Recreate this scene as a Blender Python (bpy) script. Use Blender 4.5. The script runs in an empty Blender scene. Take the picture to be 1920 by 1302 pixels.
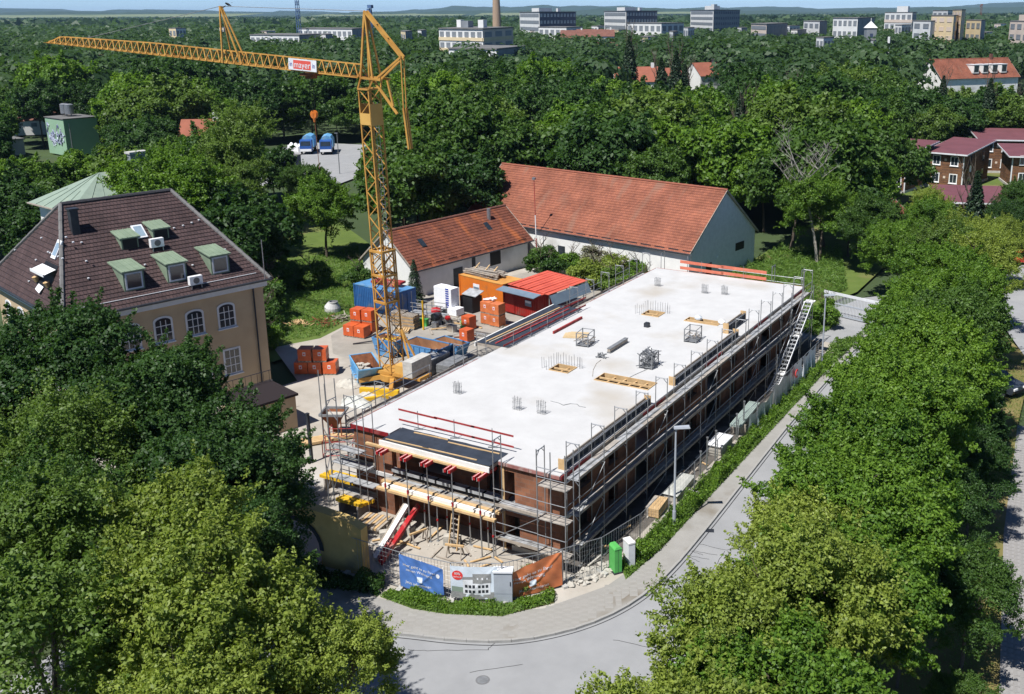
import bpy, bmesh, math, random
import numpy as np
from mathutils import Vector, Matrix
R = math.radians
# ------------------------------------------------------------------ camera, sky, sun, exposure
scene = bpy.context.scene
F, X0, CY = 1860.36, 1101.7, 536.06                 # focal length and principal point in the 1920 px wide picture
CAM = Vector((22.935, -38.205, 26.846))
RIGHT = Vector((0.8738, 0.4863, -0.0048)); FWD = Vector((-0.47006, 0.84213, -0.26432))
FWD.normalize(); RIGHT = (RIGHT - FWD * RIGHT.dot(FWD)).normalized(); UP = RIGHT.cross(FWD)
cd = bpy.data.cameras.new('camera'); cam = bpy.data.objects.new('camera', cd)
scene.collection.objects.link(cam); scene.camera = cam
mw = Matrix((RIGHT, UP, -FWD)).transposed().to_4x4(); mw.translation = CAM; cam.matrix_world = mw
cd.sensor_width = 36; cd.lens = F / 1920 * 36
cd.shift_x = (960 - X0) / 1920; cd.shift_y = (CY - 651) / 1920
cd.clip_start = .5; cd.clip_end = 40000
SUN_EL, SUN_AZ = R(59), R(191.5)
world = bpy.data.worlds.new('World'); scene.world = world; world.use_nodes = True
nt = world.node_tree; bg = nt.nodes['Background']
sky = nt.nodes.new('ShaderNodeTexSky'); sky.sky_type = 'NISHITA'; sky.sun_disc = False
sky.sun_elevation = SUN_EL; sky.sun_rotation = SUN_AZ; sky.altitude = 3000; sky.air_density = .72; sky.dust_density = 0; sky.ozone_density = 7.0
nt.links.new(sky.outputs[0], bg.inputs[0]); bg.inputs[1].default_value = 0.082
sl = bpy.data.lights.new('sun', 'SUN'); sl.energy = 4.6; sl.angle = R(.55); sl.color = (1, .975, .94)
sun = bpy.data.objects.new('sun', sl); scene.collection.objects.link(sun)
sd = Vector((math.sin(SUN_AZ) * math.cos(SUN_EL), math.cos(SUN_AZ) * math.cos(SUN_EL), math.sin(SUN_EL)))
sun.rotation_euler = sd.to_track_quat('Z', 'Y').to_euler(); sun.location = (0, 0, 60)
vs = scene.view_settings; vs.view_transform = 'Standard'; vs.look = 'None'; vs.gamma = 1; vs.exposure = .6; vs.use_curve_mapping = False
scene.cycles.use_denoising = True
scene.cycles.max_bounces = 6; scene.cycles.diffuse_bounces = 3; scene.cycles.glossy_bounces = 2
scene.cycles.transmission_bounces = 4; scene.cycles.transparent_max_bounces = 4; scene.cycles.volume_bounces = 0
scene.cycles.caustics_reflective = False; scene.cycles.caustics_refractive = False
scene.cycles.sample_clamp_indirect = 6
COL = scene.collection
rnd = random.Random(7)
HAZE = .00005

def proj(p):
    d = Vector(p) - CAM; z = d.dot(FWD)
    return X0 + F * d.dot(RIGHT) / z, CY - F * d.dot(UP) / z, z
def ray(px, py): return RIGHT * ((px - X0) / F) - UP * ((py - CY) / F) + FWD
def at(px, py, z=0.):
    d = ray(px, py); return CAM + d * ((z - CAM.z) / d.z)
def deep(px, py, depth): return CAM + ray(px, py) * depth
# ------------------------------------------------------------------ materials
MATS = {}
def mk(name, c1, c2=None, scale=2., rough=.8, metal=0., bump=0., bscale=None, c3=None, stain=None, spec=.3, uvmap=None, detail=5.):
    """principled surface, colour mottled between c1 and c2 by noise, optional larger stains of c3"""
    m = bpy.data.materials.new(name); m.use_nodes = True; t = m.node_tree; N, L = t.nodes, t.links
    b = N['Principled BSDF']; b.inputs['Roughness'].default_value = rough; b.inputs['Metallic'].default_value = metal
    b.inputs['Specular IOR Level'].default_value = spec
    tc = N.new('ShaderNodeTexCoord'); src = tc.outputs['Object']
    c2 = c2 or tuple(x * .78 for x in c1)
    n = N.new('ShaderNodeTexNoise'); n.inputs['Scale'].default_value = scale; n.inputs['Detail'].default_value = detail; n.inputs['Roughness'].default_value = .62
    L.new(src, n.inputs['Vector'])
    r = N.new('ShaderNodeValToRGB'); r.color_ramp.elements[0].position = .32; r.color_ramp.elements[1].position = .68
    r.color_ramp.elements[0].color = (*c2, 1); r.color_ramp.elements[1].color = (*c1, 1); L.new(n.outputs['Fac'], r.inputs['Fac'])
    out = r.outputs['Color']
    if c3:
        s = N.new('ShaderNodeTexNoise'); s.inputs['Scale'].default_value = stain or scale * .2; s.inputs['Detail'].default_value = 6
        L.new(src, s.inputs['Vector'])
        q = N.new('ShaderNodeValToRGB'); q.color_ramp.elements[0].position = .55; q.color_ramp.elements[1].position = .72; L.new(s.outputs['Fac'], q.inputs['Fac'])
        x = N.new('ShaderNodeMix'); x.data_type = 'RGBA'; x.inputs[7].default_value = (*c3, 1)
        L.new(q.outputs['Color'], x.inputs[0]); L.new(out, x.inputs[6]); out = x.outputs[2]
    L.new(out, b.inputs['Base Color'])
    if bump:
        bn = N.new('ShaderNodeTexNoise'); bn.inputs['Scale'].default_value = bscale or scale * 6; bn.inputs['Detail'].default_value = 4; L.new(src, bn.inputs['Vector'])
        bp = N.new('ShaderNodeBump'); bp.inputs['Strength'].default_value = bump; bp.inputs['Distance'].default_value = .03
        L.new(bn.outputs['Fac'], bp.inputs['Height']); L.new(bp.outputs['Normal'], b.inputs['Normal'])
    MATS[name] = m; return m
def mk_brick(name, c1, c2, mortar, bw, bh, msize=.02, rough=.85, off=.5, var=.5, patch=None, vary=.35, bump=.4):
    """rows of pieces on UVs in metres"""
    m = bpy.data.materials.new(name); m.use_nodes = True; t = m.node_tree; N, L = t.nodes, t.links
    b = N['Principled BSDF']; b.inputs['Roughness'].default_value = rough; b.inputs['Specular IOR Level'].default_value = .25
    tc = N.new('ShaderNodeTexCoord')
    k = N.new('ShaderNodeTexBrick'); k.inputs['Scale'].default_value = 1; k.inputs['Brick Width'].default_value = bw; k.inputs['Row Height'].default_value = bh
    k.inputs['Mortar Size'].default_value = msize; k.offset = off; k.inputs['Mortar Smooth'].default_value = .3; k.inputs['Bias'].default_value = 0
    k.inputs['Color1'].default_value = (*c1, 1); k.inputs['Color2'].default_value = (*c2, 1); k.inputs['Mortar'].default_value = (*mortar, 1)
    L.new(tc.outputs['UV'], k.inputs['Vector']); out = k.outputs['Color']
    n = N.new('ShaderNodeTexNoise'); n.inputs['Scale'].default_value = vary; n.inputs['Detail'].default_value = 7; n.inputs['Roughness'].default_value = .65; L.new(tc.outputs['UV'], n.inputs['Vector'])
    rr = N.new('ShaderNodeMapRange'); rr.inputs[1].default_value = .3; rr.inputs[2].default_value = .7; rr.inputs[3].default_value = 1 - var; rr.inputs[4].default_value = 1 + var * .6
    L.new(n.outputs['Fac'], rr.inputs[0])
    x = N.new('ShaderNodeMix'); x.data_type = 'RGBA'; x.blend_type = 'MULTIPLY'; x.inputs[0].default_value = 1
    L.new(out, x.inputs[6]); L.new(rr.outputs[0], x.inputs[7]); out = x.outputs[2]
    if patch:
        s = N.new('ShaderNodeTexNoise'); s.inputs['Scale'].default_value = .45; s.inputs['Detail'].default_value = 5
        mp = N.new('ShaderNodeMapping'); mp.inputs['Scale'].default_value = (1.2, .35, 1); L.new(tc.outputs['UV'], mp.inputs[0]); L.new(mp.outputs[0], s.inputs['Vector'])
        q = N.new('ShaderNodeValToRGB'); q.color_ramp.elements[0].position = .56; q.color_ramp.elements[1].position = .7; L.new(s.outputs['Fac'], q.inputs['Fac'])
        y = N.new('ShaderNodeMix'); y.data_type = 'RGBA'; y.inputs[7].default_value = (*patch, 1); L.new(q.outputs['Color'], y.inputs[0]); L.new(out, y.inputs[6]); out = y.outputs[2]
    L.new(out, b.inputs['Base Color'])
    bp = N.new('ShaderNodeBump'); bp.inputs['Strength'].default_value = bump; bp.inputs['Distance'].default_value = .02; bp.invert = True
    L.new(k.outputs['Fac'], bp.inputs['Height']); L.new(bp.outputs['Normal'], b.inputs['Normal'])
    MATS[name] = m; return m
def mk_leaf(name, ca, cb, trans=.38, rough=.5):
    m = bpy.data.materials.new(name); m.use_nodes = True; t = m.node_tree; N, L = t.nodes, t.links
    b = N['Principled BSDF']; o = N['Material Output']; b.inputs['Roughness'].default_value = rough; b.inputs['Specular IOR Level'].default_value = .3
    a = N.new('ShaderNodeAttribute'); a.attribute_name = 'tint'
    oi = N.new('ShaderNodeObjectInfo')
    mm = N.new('ShaderNodeMath'); mm.operation = 'MULTIPLY_ADD'; mm.inputs[1].default_value = .3; L.new(oi.outputs['Random'], mm.inputs[0])
    m2 = N.new('ShaderNodeMath'); m2.operation = 'MULTIPLY'; m2.inputs[1].default_value = .72; L.new(a.outputs['Fac'], m2.inputs[0]); L.new(m2.outputs[0], mm.inputs[2])
    r = N.new('ShaderNodeMix'); r.data_type = 'RGBA'; r.inputs[6].default_value = (*ca, 1); r.inputs[7].default_value = (*cb, 1); L.new(mm.outputs[0], r.inputs[0])
    L.new(r.outputs[2], b.inputs['Base Color'])
    tr = N.new('ShaderNodeBsdfTranslucent')
    g = N.new('ShaderNodeMix'); g.data_type = 'RGBA'; g.blend_type = 'MULTIPLY'; g.inputs[0].default_value = 1; g.inputs[7].default_value = (1.25, 1.35, .6, 1); L.new(r.outputs[2], g.inputs[6])
    L.new(g.outputs[2], tr.inputs['Color'])
    mx = N.new('ShaderNodeMixShader'); mx.inputs[0].default_value = trans; L.new(b.outputs[0], mx.inputs[1]); L.new(tr.outputs[0], mx.inputs[2]); L.new(mx.outputs[0], o.inputs['Surface'])
    MATS[name] = m; return m
def mk_glass(name, c=(.03, .04, .05), rough=.08):
    m = mk(name, c, tuple(x * .6 for x in c), scale=.6, rough=rough, spec=.8); return m

mk('concrete', (.51, .508, .5), (.45, .447, .44), scale=.6, rough=.9, bump=.12, bscale=14, c3=(.4, .372, .33), stain=.17)
mk('concrete_edge', (.5, .49, .46), (.36, .35, .33), scale=2.5, rough=.9, bump=.2)
mk('brick_inner', (.26, .12, .07), (.17, .08, .05), scale=3)
mk('steel', (.42, .43, .44), (.3, .31, .32), scale=6, rough=.45, metal=.75)
mk('steel_dull', (.3, .31, .32), (.17, .175, .18), scale=3, rough=.65, metal=.4)
mk('deck_wood', (.42, .38, .33), (.23, .21, .19), scale=2.2, rough=.9, bump=.2)
mk('deck_steel', (.46, .47, .48), (.26, .27, .28), scale=2.5, rough=.7, metal=.2, c3=(.2, .19, .18), stain=.8)
mk('timber', (.58, .4, .21), (.44, .29, .14), scale=2.5, rough=.8, bump=.1)
mk('timber_grey', (.4, .35, .29), (.25, .215, .18), scale=2.5, rough=.9)
mk('plywood', (.56, .43, .25), (.46, .34, .19), scale=1.2, rough=.7)
mk('red_paint', (.42, .018, .022), (.3, .012, .016), scale=2, rough=.55, c3=(.45, .2, .17), stain=1.5)
mk('red_board', (.38, .045, .045), (.24, .025, .025), scale=2, rough=.75, c3=(.42, .18, .14), stain=1.2)
mk('red_dark', (.24, .016, .02), (.17, .012, .015), scale=2, rough=.6, c3=(.3, .1, .09), stain=1.5)
mk('red_faded', (.34, .16, .14), (.22, .09, .08), scale=2, rough=.8, c3=(.42, .34, .3), stain=1.5)
mk('orange_board', (.62, .2, .12), (.5, .13, .08), scale=2, rough=.8)
mk('white_paint', (.78, .77, .74), (.66, .65, .62), scale=1.5, rough=.7)
mk('white_render', (.76, .75, .72), (.66, .655, .63), scale=.7, rough=.9, c3=(.5, .49, .46), stain=.25, bump=.05)
mk('tan_render', (.5, .385, .25), (.44, .33, .21), scale=.8, rough=.92, bump=.06, c3=(.36, .27, .18), stain=.2)
mk('yellow_render', (.6, .43, .17), (.5, .35, .13), scale=1.2, rough=.92, c3=(.3, .23, .12), stain=.6)
mk('pale_trim', (.68, .69, .71), (.58, .59, .61), scale=2, rough=.7)
mk('dark_sheet', (.035, .045, .065), (.02, .026, .038), scale=1.3, rough=.85, bump=.25, bscale=3)
mk('black', (.012, .012, .014), rough=.6)
mk('yellow_crane', (.55, .3, .07), (.43, .22, .05), scale=1.2, rough=.5, c3=(.34, .15, .03), stain=.7)
mk('yellow_panel', (.6, .36, .1), (.52, .3, .08), scale=.8, rough=.5)
mk('yellow_beam', (.68, .42, .02), (.55, .32, .02), scale=2, rough=.6)
mk('rust', (.24, .09, .04), (.12, .045, .022), scale=3, rough=.9, bump=.3)
mk('rust_light', (.38, .2, .1), (.26, .12, .06), scale=2, rough=.9, c3=(.2, .1, .05))
mk('blue_skip', (.1, .27, .5), (.07, .19, .38), scale=1.5, rough=.5, c3=(.2, .3, .38), stain=1)
mk('blue_skip_light', (.16, .4, .66), (.12, .32, .55), scale=1.5, rough=.5, c3=(.3, .4, .48), stain=1)
mk('blue_container', (.035, .13, .34), (.025, .09, .25), scale=1.2, rough=.5, c3=(.16, .17, .2), stain=.9)
mk('orange_container', (.62, .17, .02), (.53, .13, .015), scale=1, rough=.5, c3=(.34, .13, .05), stain=.9)
mk('orange_roof', (.58, .3, .08), (.45, .2, .05), scale=1, rough=.7)
mk('red_container', (.3, .018, .012), (.22, .012, .01), scale=1, rough=.5, c3=(.2, .05, .04), stain=.9)
mk('red_roof_sheet', (.62, .12, .075), (.5, .085, .055), scale=.7, rough=.5)
mk('slate_sheet', (.2, .27, .33), (.15, .2, .26), scale=1, rough=.5, metal=.2)
mk('brick_wrap', (.6, .12, .035), (.46, .08, .025), scale=2.4, rough=.35, bump=.35, bscale=5)
mk('brick_wrap_pale', (.62, .2, .075), (.48, .12, .04), scale=2.4, rough=.4, bump=.3, bscale=5)
mk('foam', (.82, .83, .84), (.74, .75, .77), scale=2, rough=.8)
mk('blue_print', (.03, .06, .36), rough=.6)
mk('copper_green', (.235, .295, .235), (.19, .245, .2), scale=.8, rough=.75, c3=(.42, .4, .28), stain=.4)
mk('dormer_green', (.21, .27, .19), (.15, .2, .14), scale=1.2, rough=.7)
mk('dark_metal', (.05, .055, .065), (.03, .033, .04), scale=2, rough=.5, metal=.3)
mk('grey_box', (.36, .39, .43), (.31, .335, .37), scale=2, rough=.55)
mk('green_box', (.1, .42, .1), (.08, .35, .08), scale=2, rough=.5)
mk('pvc_white', (.8, .8, .8), (.74, .74, .74), rough=.4)
mk('banner_blue', (.085, .19, .48), (.065, .15, .39), scale=2, rough=.45)
mk('banner_orange', (.58, .19, .075), (.46, .135, .05), scale=2, rough=.45)
mk('banner_sky', (.62, .68, .74), (.56, .62, .68), scale=2, rough=.5)
mk('banner_grey', (.3, .3, .29), (.2, .2, .2), scale=12, rough=.5)
mk('print_white', (.74, .75, .77), rough=.6)
mk('print_red', (.72, .05, .045), rough=.6)
mk('sign_red', (.66, .1, .075), (.6, .085, .065), rough=.6)
mk('tarp', (.52, .52, .48), (.38, .39, .36), scale=2, rough=.5, bump=.3)
mk('tarp_green', (.42, .5, .46), (.3, .37, .34), scale=2, rough=.45, bump=.3)
mk('stone', (.5, .47, .41), (.34, .32, .28), scale=3, rough=.95, bump=.5)
mk('bark', (.12, .095, .07), (.06, .05, .038), scale=4, rough=.95, bump=.5)
mk('bark_pale', (.36, .34, .3), (.22, .2, .17), scale=4, rough=.95)
mk('car_paint', (.05, .062, .078), (.045, .056, .07), scale=.5, rough=.25, metal=.35, spec=.6)
mk('car_red', (.5, .02, .02), (.45, .015, .015), rough=.25, spec=.6)
mk('truck_blue', (.03, .1, .34), (.025, .08, .28), rough=.35)
mk('rubber', (.02, .02, .022), rough=.85)
mk_glass('glass'); mk_glass('glass_sky', (.3, .4, .48), .15)
mk('chimney_tan', (.4, .29, .2), (.34, .24, .165), scale=.3, rough=.9)
mk('far_white', (.72, .72, .7), (.62, .62, .6), scale=.2, rough=.8)
mk('far_cream', (.68, .56, .36), (.6, .49, .31), scale=.2, rough=.8)
mk('far_pink', (.66, .55, .46), (.58, .48, .4), scale=.2, rough=.8)
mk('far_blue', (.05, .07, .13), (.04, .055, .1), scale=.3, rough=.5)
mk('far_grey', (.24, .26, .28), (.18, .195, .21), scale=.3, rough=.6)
mk('far_green', (.27, .42, .29), (.23, .37, .25), scale=.3, rough=.8, c3=(.2, .3, .2))
mk('graffiti', (.55, .6, .66), (.06, .07, .2), scale=1.1, rough=.7, detail=2)
mk('far_roof', (.19, .085, .062), (.135, .06, .046), scale=.6, rough=.9)
mk('far_roof_orange', (.3, .105, .066), (.23, .082, .052), scale=.5, rough=.9)
mk('burgundy', (.165, .062, .072), (.13, .05, .058), scale=.5, rough=.6)
mk('flat_roof', (.17, .165, .16), (.11, .11, .108), scale=.3, rough=.9)
mk('dark_roof', (.05, .05, .058), (.035, .035, .04), scale=.4, rough=.8)
mk_brick('clay_block', (.27, .115, .062), (.185, .08, .048), (.2, .13, .095), .5, .25, .012, var=.45, vary=.5)
mk_brick('tile_brown', (.082, .052, .05), (.06, .039, .039), (.025, .018, .019), .24, .34, .02, var=.35, off=.5, vary=.5)
mk_brick('tile_red', (.3, .108, .062), (.235, .084, .052), (.14, .052, .036), .22, .36, .018, var=.4, off=.5, vary=.3, patch=(.22, .11, .075))
mk_brick('tile_old', (.235, .08, .045), (.17, .058, .037), (.1, .038, .025), .22, .36, .018, var=.45, off=.5, vary=.4, patch=(.38, .115, .04))
mk_brick('wood_clad', (.26, .125, .06), (.15, .08, .05), (.04, .025, .018), 2.4, .17, .02, var=.5, off=.37, vary=.7)
mk_leaf('leaf_dark', (.02, .058, .014), (.07, .14, .032))
mk_leaf('leaf_mid', (.028, .074, .014), (.11, .195, .036))
mk_leaf('leaf_bright', (.042, .112, .014), (.185, .305, .034))
mk_leaf('leaf_lime', (.085, .14, .02), (.32, .385, .07))
mk_leaf('leaf_olive', (.048, .098, .017), (.165, .25, .048))
mk_leaf('leaf_far', (.02, .052, .018), (.066, .118, .042))
mk_leaf('leaf_conifer', (.018, .042, .02), (.036, .068, .028), trans=.15)
mk_leaf('leaf_grass', (.07, .15, .022), (.19, .3, .06))
mk_leaf('leaf_blossom', (.2, .2, .14), (.36, .35, .27))

# ------------------------------------------------------------------ mesh builder
class MB:
    def __init__(s): s.v = []; s.f = []; s.uv = []
    def poly(s, pts, uv=None):
        i = len(s.v); s.v += [tuple(p) for p in pts]; s.f.append(tuple(range(i, i + len(pts)))); s.uv.append(uv)
        return s
    def uvquad(s, a, b, c, d, u0=0., v0=0.):
        a, b, c, d = map(Vector, (a, b, c, d)); ux = (b - a); L = ux.length or 1; ux = ux / L
        n = ux.cross(d - a); 
        vy = n.cross(ux); vy.normalize()
        f = lambda p: (u0 + (p - a).dot(ux), v0 + (p - a).dot(vy))
        return s.poly((a, b, c, d), [f(a), f(b), f(c), f(d)])
    def box(s, x0, y0, z0, x1, y1, z1, uv=False):
        p = [Vector(q) for q in ((x0, y0, z0), (x1, y0, z0), (x1, y1, z0), (x0, y1, z0), (x0, y0, z1), (x1, y0, z1), (x1, y1, z1), (x0, y1, z1))]
        return s._hex(p, uv)
    def _hex(s, p, uv=False):
        for q, uvd in (((0, 3, 2, 1), 0), ((4, 5, 6, 7), 0), ((0, 1, 5, 4), 1), ((1, 2, 6, 5), 1), ((2, 3, 7, 6), 1), ((3, 0, 4, 7), 1)):
            if uv and uvd:
                a, b = p[q[0]], p[q[1]]; off = (a.x + a.y) % 50
                s.poly([p[k] for k in q], [(off, a.z), (off + (b - a).length, b.z), (off + (b - a).length, p[q[2]].z), (off, p[q[3]].z)])
            else: s.poly([p[k] for k in q], [(0, 0)] * 4 if uv else None)
        return s
    def obox(s, c, hx, hy, hz, rz=0., uv=False):
        c = Vector(c); cs, sn = math.cos(rz), math.sin(rz); ux = Vector((cs, sn, 0)) * hx; uy = Vector((-sn, cs, 0)) * hy; uz = Vector((0, 0, hz))
        return s._hex([c - ux - uy - uz, c + ux - uy - uz, c + ux + uy - uz, c - ux + uy - uz, c - ux - uy + uz, c + ux - uy + uz, c + ux + uy + uz, c - ux + uy + uz], uv)
    def bar(s, p, q, w, h=None, up=(0, 0, 1)):
        p, q = Vector(p), Vector(q); h = h or w; d = (q - p)
        if d.length < 1e-6: return s
        d.normalize(); up = Vector(up)
        if abs(d.dot(up)) > .98: up = Vector((1, 0, 0))
        a = d.cross(up).normalized() * (w / 2); b = a.cross(d).normalized() * (h / 2)
        return s._hex([p - a - b, p + a - b, q + a - b, q - a - b, p - a + b, p + a + b, q + a + b, q - a + b])
    def tube(s, p, q, r, n=6, r2=None, cap=True):
        p, q = Vector(p), Vector(q); r2 = r if r2 is None else r2; d = (q - p)
        if d.length < 1e-6: return s
        d.normalize(); up = Vector((0, 0, 1)) if abs(d.z) < .95 else Vector((1, 0, 0))
        a = d.cross(up).normalized(); b = a.cross(d); i = len(s.v)
        for k in range(n):
            t = 2 * math.pi * k / n; o = a * math.cos(t) + b * math.sin(t); s.v += [tuple(p + o * r), tuple(q + o * r2)]
        for k in range(n):
            j = (k + 1) % n; s.f.append((i + 2 * k, i + 2 * j, i + 2 * j + 1, i + 2 * k + 1)); s.uv.append(None)
        if cap:
            s.f.append(tuple(i + 2 * k + 1 for k in range(n))); s.uv.append(None); s.f.append(tuple(i + 2 * k for k in reversed(range(n)))); s.uv.append(None)
        return s
    def prism(s, xy, z0, z1):
        n = len(xy); s.poly([(x, y, z1) for x, y in xy]); s.poly([(x, y, z0) for x, y in reversed(xy)])
        for k in range(n):
            a, b = xy[k], xy[(k + 1) % n]; s.poly([(*a, z0), (*b, z0), (*b, z1), (*a, z1)])
        return s
    def extr(s, prof, o, ux, uz, depth):
        """profile (u, w) in plane ux/uz at o, pushed along depth vector"""
        o, ux, uz, dp = map(Vector, (o, ux, uz, depth)); a = [o + ux * u + uz * w for u, w in prof]; b = [p + dp for p in a]; n = len(a)
        s.poly(a); s.poly(list(reversed(b)))
        for k in range(n): s.poly([a[(k + 1) % n], a[k], b[k], b[(k + 1) % n]])
        return s
    def build(s, name, mat, parent=None, smooth=False, loc=None):
        me = bpy.data.meshes.new(name); me.from_pydata(s.v, [], s.f)
        if any(u for u in s.uv):
            ul = me.uv_layers.new(name='UVMap'); k = 0; flat = []
            for f, u in zip(s.f, s.uv): flat += (u if u else [(0, 0)] * len(f))
            ul.data.foreach_set('uv', np.array(flat, dtype=np.float32).ravel())
        if isinstance(mat, str): mat = MATS[mat]
        me.materials.append(mat)
        if smooth: me.polygons.foreach_set('use_smooth', [True] * len(me.polygons))
        o = bpy.data.objects.new(name, me); COL.objects.link(o)
        if parent: o.parent = parent
        if loc: o.location = loc
        return o
def tag(o, label=None, cat=None, group=None, kind=None):
    if label: o['label'] = label
    if cat: o['category'] = cat
    if group: o['group'] = group
    if kind: o['kind'] = kind
    return o
def thing(name, label, cat, loc=(0, 0, 0), rz=0., group=None):
    o = bpy.data.objects.new(name, None); COL.objects.link(o); o.location = loc; o.rotation_euler = (0, 0, rz); o.empty_display_size = .3
    return tag(o, label, cat, group)
def inst(name, mesh, parent, loc=(0, 0, 0), rot=(0, 0, 0), scale=(1, 1, 1), mat=None):
    o = bpy.data.objects.new(name, mesh); COL.objects.link(o); o.parent = parent; o.location = loc; o.rotation_euler = rot; o.scale = scale
    if mat:
        o.material_slots[0].link = 'OBJECT'; o.material_slots[0].material = MATS[mat]
    return o
def copy_tree(o, parent=None):
    c = o.copy(); COL.objects.link(c); c.parent = parent
    for ch in list(o.children): copy_tree(ch, c)
    return c
def struct(name, mb, mat, kind='structure', label=None):
    o = mb.build(name, mat); o['kind'] = kind
    if label: o['label'] = label
    return o
def proto(mb, name, mat):
    me = bpy.data.meshes.new(name); me.from_pydata(mb.v, [], mb.f); me.materials.append(MATS[mat] if isinstance(mat, str) else mat); return me
def lettering(text, parent, loc, rot, size, mat, name='lettering', sx=1.):
    cu = bpy.data.curves.new(name, 'FONT'); cu.body = text; cu.size = size; cu.align_x = 'CENTER'; cu.align_y = 'CENTER'; cu.extrude = .002; cu.materials.append(MATS[mat])
    tmp = bpy.data.objects.new('tmp', cu); COL.objects.link(tmp); dg = bpy.context.evaluated_depsgraph_get(); me = bpy.data.meshes.new_from_object(tmp.evaluated_get(dg)); bpy.data.objects.remove(tmp)
    o = bpy.data.objects.new(name, me); COL.objects.link(o); o.parent = parent; o.location = loc; o.rotation_euler = rot; o.scale = (sx, 1, 1); return o
def wall_boxes(mb, axis, p0, p1, off0, off1, z0, z1, ops):
    """wall along axis ('x' or 'y') from p0 to p1, thickness off0..off1 on the other axis, with openings (a, b, zb, zt)"""
    def bx(a, b, za, zb):
        if b - a < 1e-3 or zb - za < 1e-3: return
        if axis == 'x': mb.box(a, off0, za, b, off1, zb, uv=True)
        else: mb.box(off0, a, za, off1, b, zb, uv=True)
    cur = p0
    for a, b, zb, zt in sorted(ops):
        bx(cur, a, z0, z1); bx(a, b, z0, zb); bx(a, b, zt, z1); cur = b
    bx(cur, p1, z0, z1)
# ------------------------------------------------------------------ the setting: terrain, site ground, road, pavement, hills
mk('terrain', (.055, .085, .03), (.035, .055, .022), scale=.05, rough=1, c3=(.09, .09, .045), stain=.02)
mk('site_sand', (.4, .365, .315), (.32, .288, .245), scale=.5, rough=1, bump=.4, bscale=6, c3=(.47, .45, .41), stain=.13)
mk('yard_dirt', (.33, .305, .265), (.25, .23, .2), scale=.7, rough=1, bump=.4, bscale=5, c3=(.25, .225, .19), stain=.2)
mk('shade_dark_soil', (.13, .115, .1), (.07, .062, .055), scale=1.2, rough=1, bump=.8, bscale=4, c3=(.26, .24, .21), stain=.7)  # dark soil, darkened further for the shade beside the right wall
mk('asphalt', (.29, .293, .297), (.245, .248, .252), scale=.5, rough=.92, bump=.1, bscale=40, c3=(.315, .313, .308), stain=.16)
mk('pavement', (.3, .29, .27), (.255, .245, .226), scale=.8, rough=.95, bump=.3, bscale=9, c3=(.17, .145, .11), stain=.35)
mk('kerbstone', (.34, .33, .31), (.26, .255, .24), scale=3, rough=.9)
mk('tar', (.03, .03, .032), rough=.8)
mk('lawn', (.105, .15, .03), (.075, .115, .022), scale=.35, rough=1, bump=.5, bscale=8, c3=(.2, .16, .07), stain=.12)
mk('dry_lawn', (.2, .155, .06), (.13, .13, .035), scale=.4, rough=1, bump=.4, bscale=8, c3=(.25, .19, .1), stain=.3)
mk('far_field', (.2, .22, .1), (.1, .14, .05), scale=.004, rough=1)
mk('hill_wood', (.032, .06, .024), (.02, .042, .018), scale=.02, rough=1, bump=1, bscale=.05)
def sheet(name, pts, z, mat, kind='structure'):
    mb = MB(); mb.poly([(x, y, z) for x, y in pts]); return struct(name, mb, mat, kind)
mb = MB(); S = 14000; mb.poly([(-S, -600, -.3), (S * .7, -600, -.3), (S * .7, S, -.3), (-S, S, -.3)]); struct('ground', mb, 'terrain')
sheet('site_ground', [(-34, -3.2), (-12, -7.6), (-9, -7.4), (-5.5, -6.9), (-2.6, -6.3), (1.5, -3.8), (3.2, -.4), (3.75, 6), (3.75, 36), (2.5, 41), (-14, 43), (-16, 50), (-34, 52), (-38.5, 34), (-37.5, 26), (-36.8, 21.5), (-38.5, 17.8), (-31, 13)], 0, 'site_sand')
sheet('yard_ground', [(-37.6, 27), (-36.5, 22.5), (-33, 19), (-16, 16), (-15.2, 42), (-20, 50), (-33, 50), (-38, 33.5)], .006, 'yard_dirt')
sheet('dark_soil_strip', [(.05, -.4), (1.3, -.6), (2.1, 2), (2.2, 34), (1.6, 41), (.05, 41)], .008, 'shade_dark_soil')  # flat strip of dark soil, shade under the scaffold put into its colour
# road with its kerb curve
kerb = [(4.4, 60), (4.35, 40), (4.4, 25.5), (4.75, 15), (5.05, 6.5), (5.1, 1.5), (4.6, -1.6), (3.4, -4.2), (1.4, -6.4), (-1, -7.6), (-3.3, -8.3), (-5.8, -9.3), (-9, -10.3), (-16, -12)]
def smooth(pts, n=3):
    for _ in range(n):
        q = [pts[0]]
        for a, b in zip(pts, pts[1:]): q += [(a[0] * .75 + b[0] * .25, a[1] * .75 + b[1] * .25), (a[0] * .25 + b[0] * .75, a[1] * .25 + b[1] * .75)]
        pts = q + [pts[-1]]
    return pts
kerb = smooth(kerb)
road = sheet('road', kerb + [(-16, -34), (30, -40), (14, -22), (11.2, -10), (10.6, 20), (10.4, 60)], -.1, 'asphalt')
road.location.z = 0
def offset(pts, d):
    out = []
    for i, p in enumerate(pts):
        a = Vector(pts[max(0, i - 1)]); b = Vector(pts[min(len(pts) - 1, i + 1)]); t = (b - a).normalized(); n = Vector((t.y, -t.x)); out.append((p[0] + n.x * d, p[1] + n.y * d))
    return out
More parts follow.
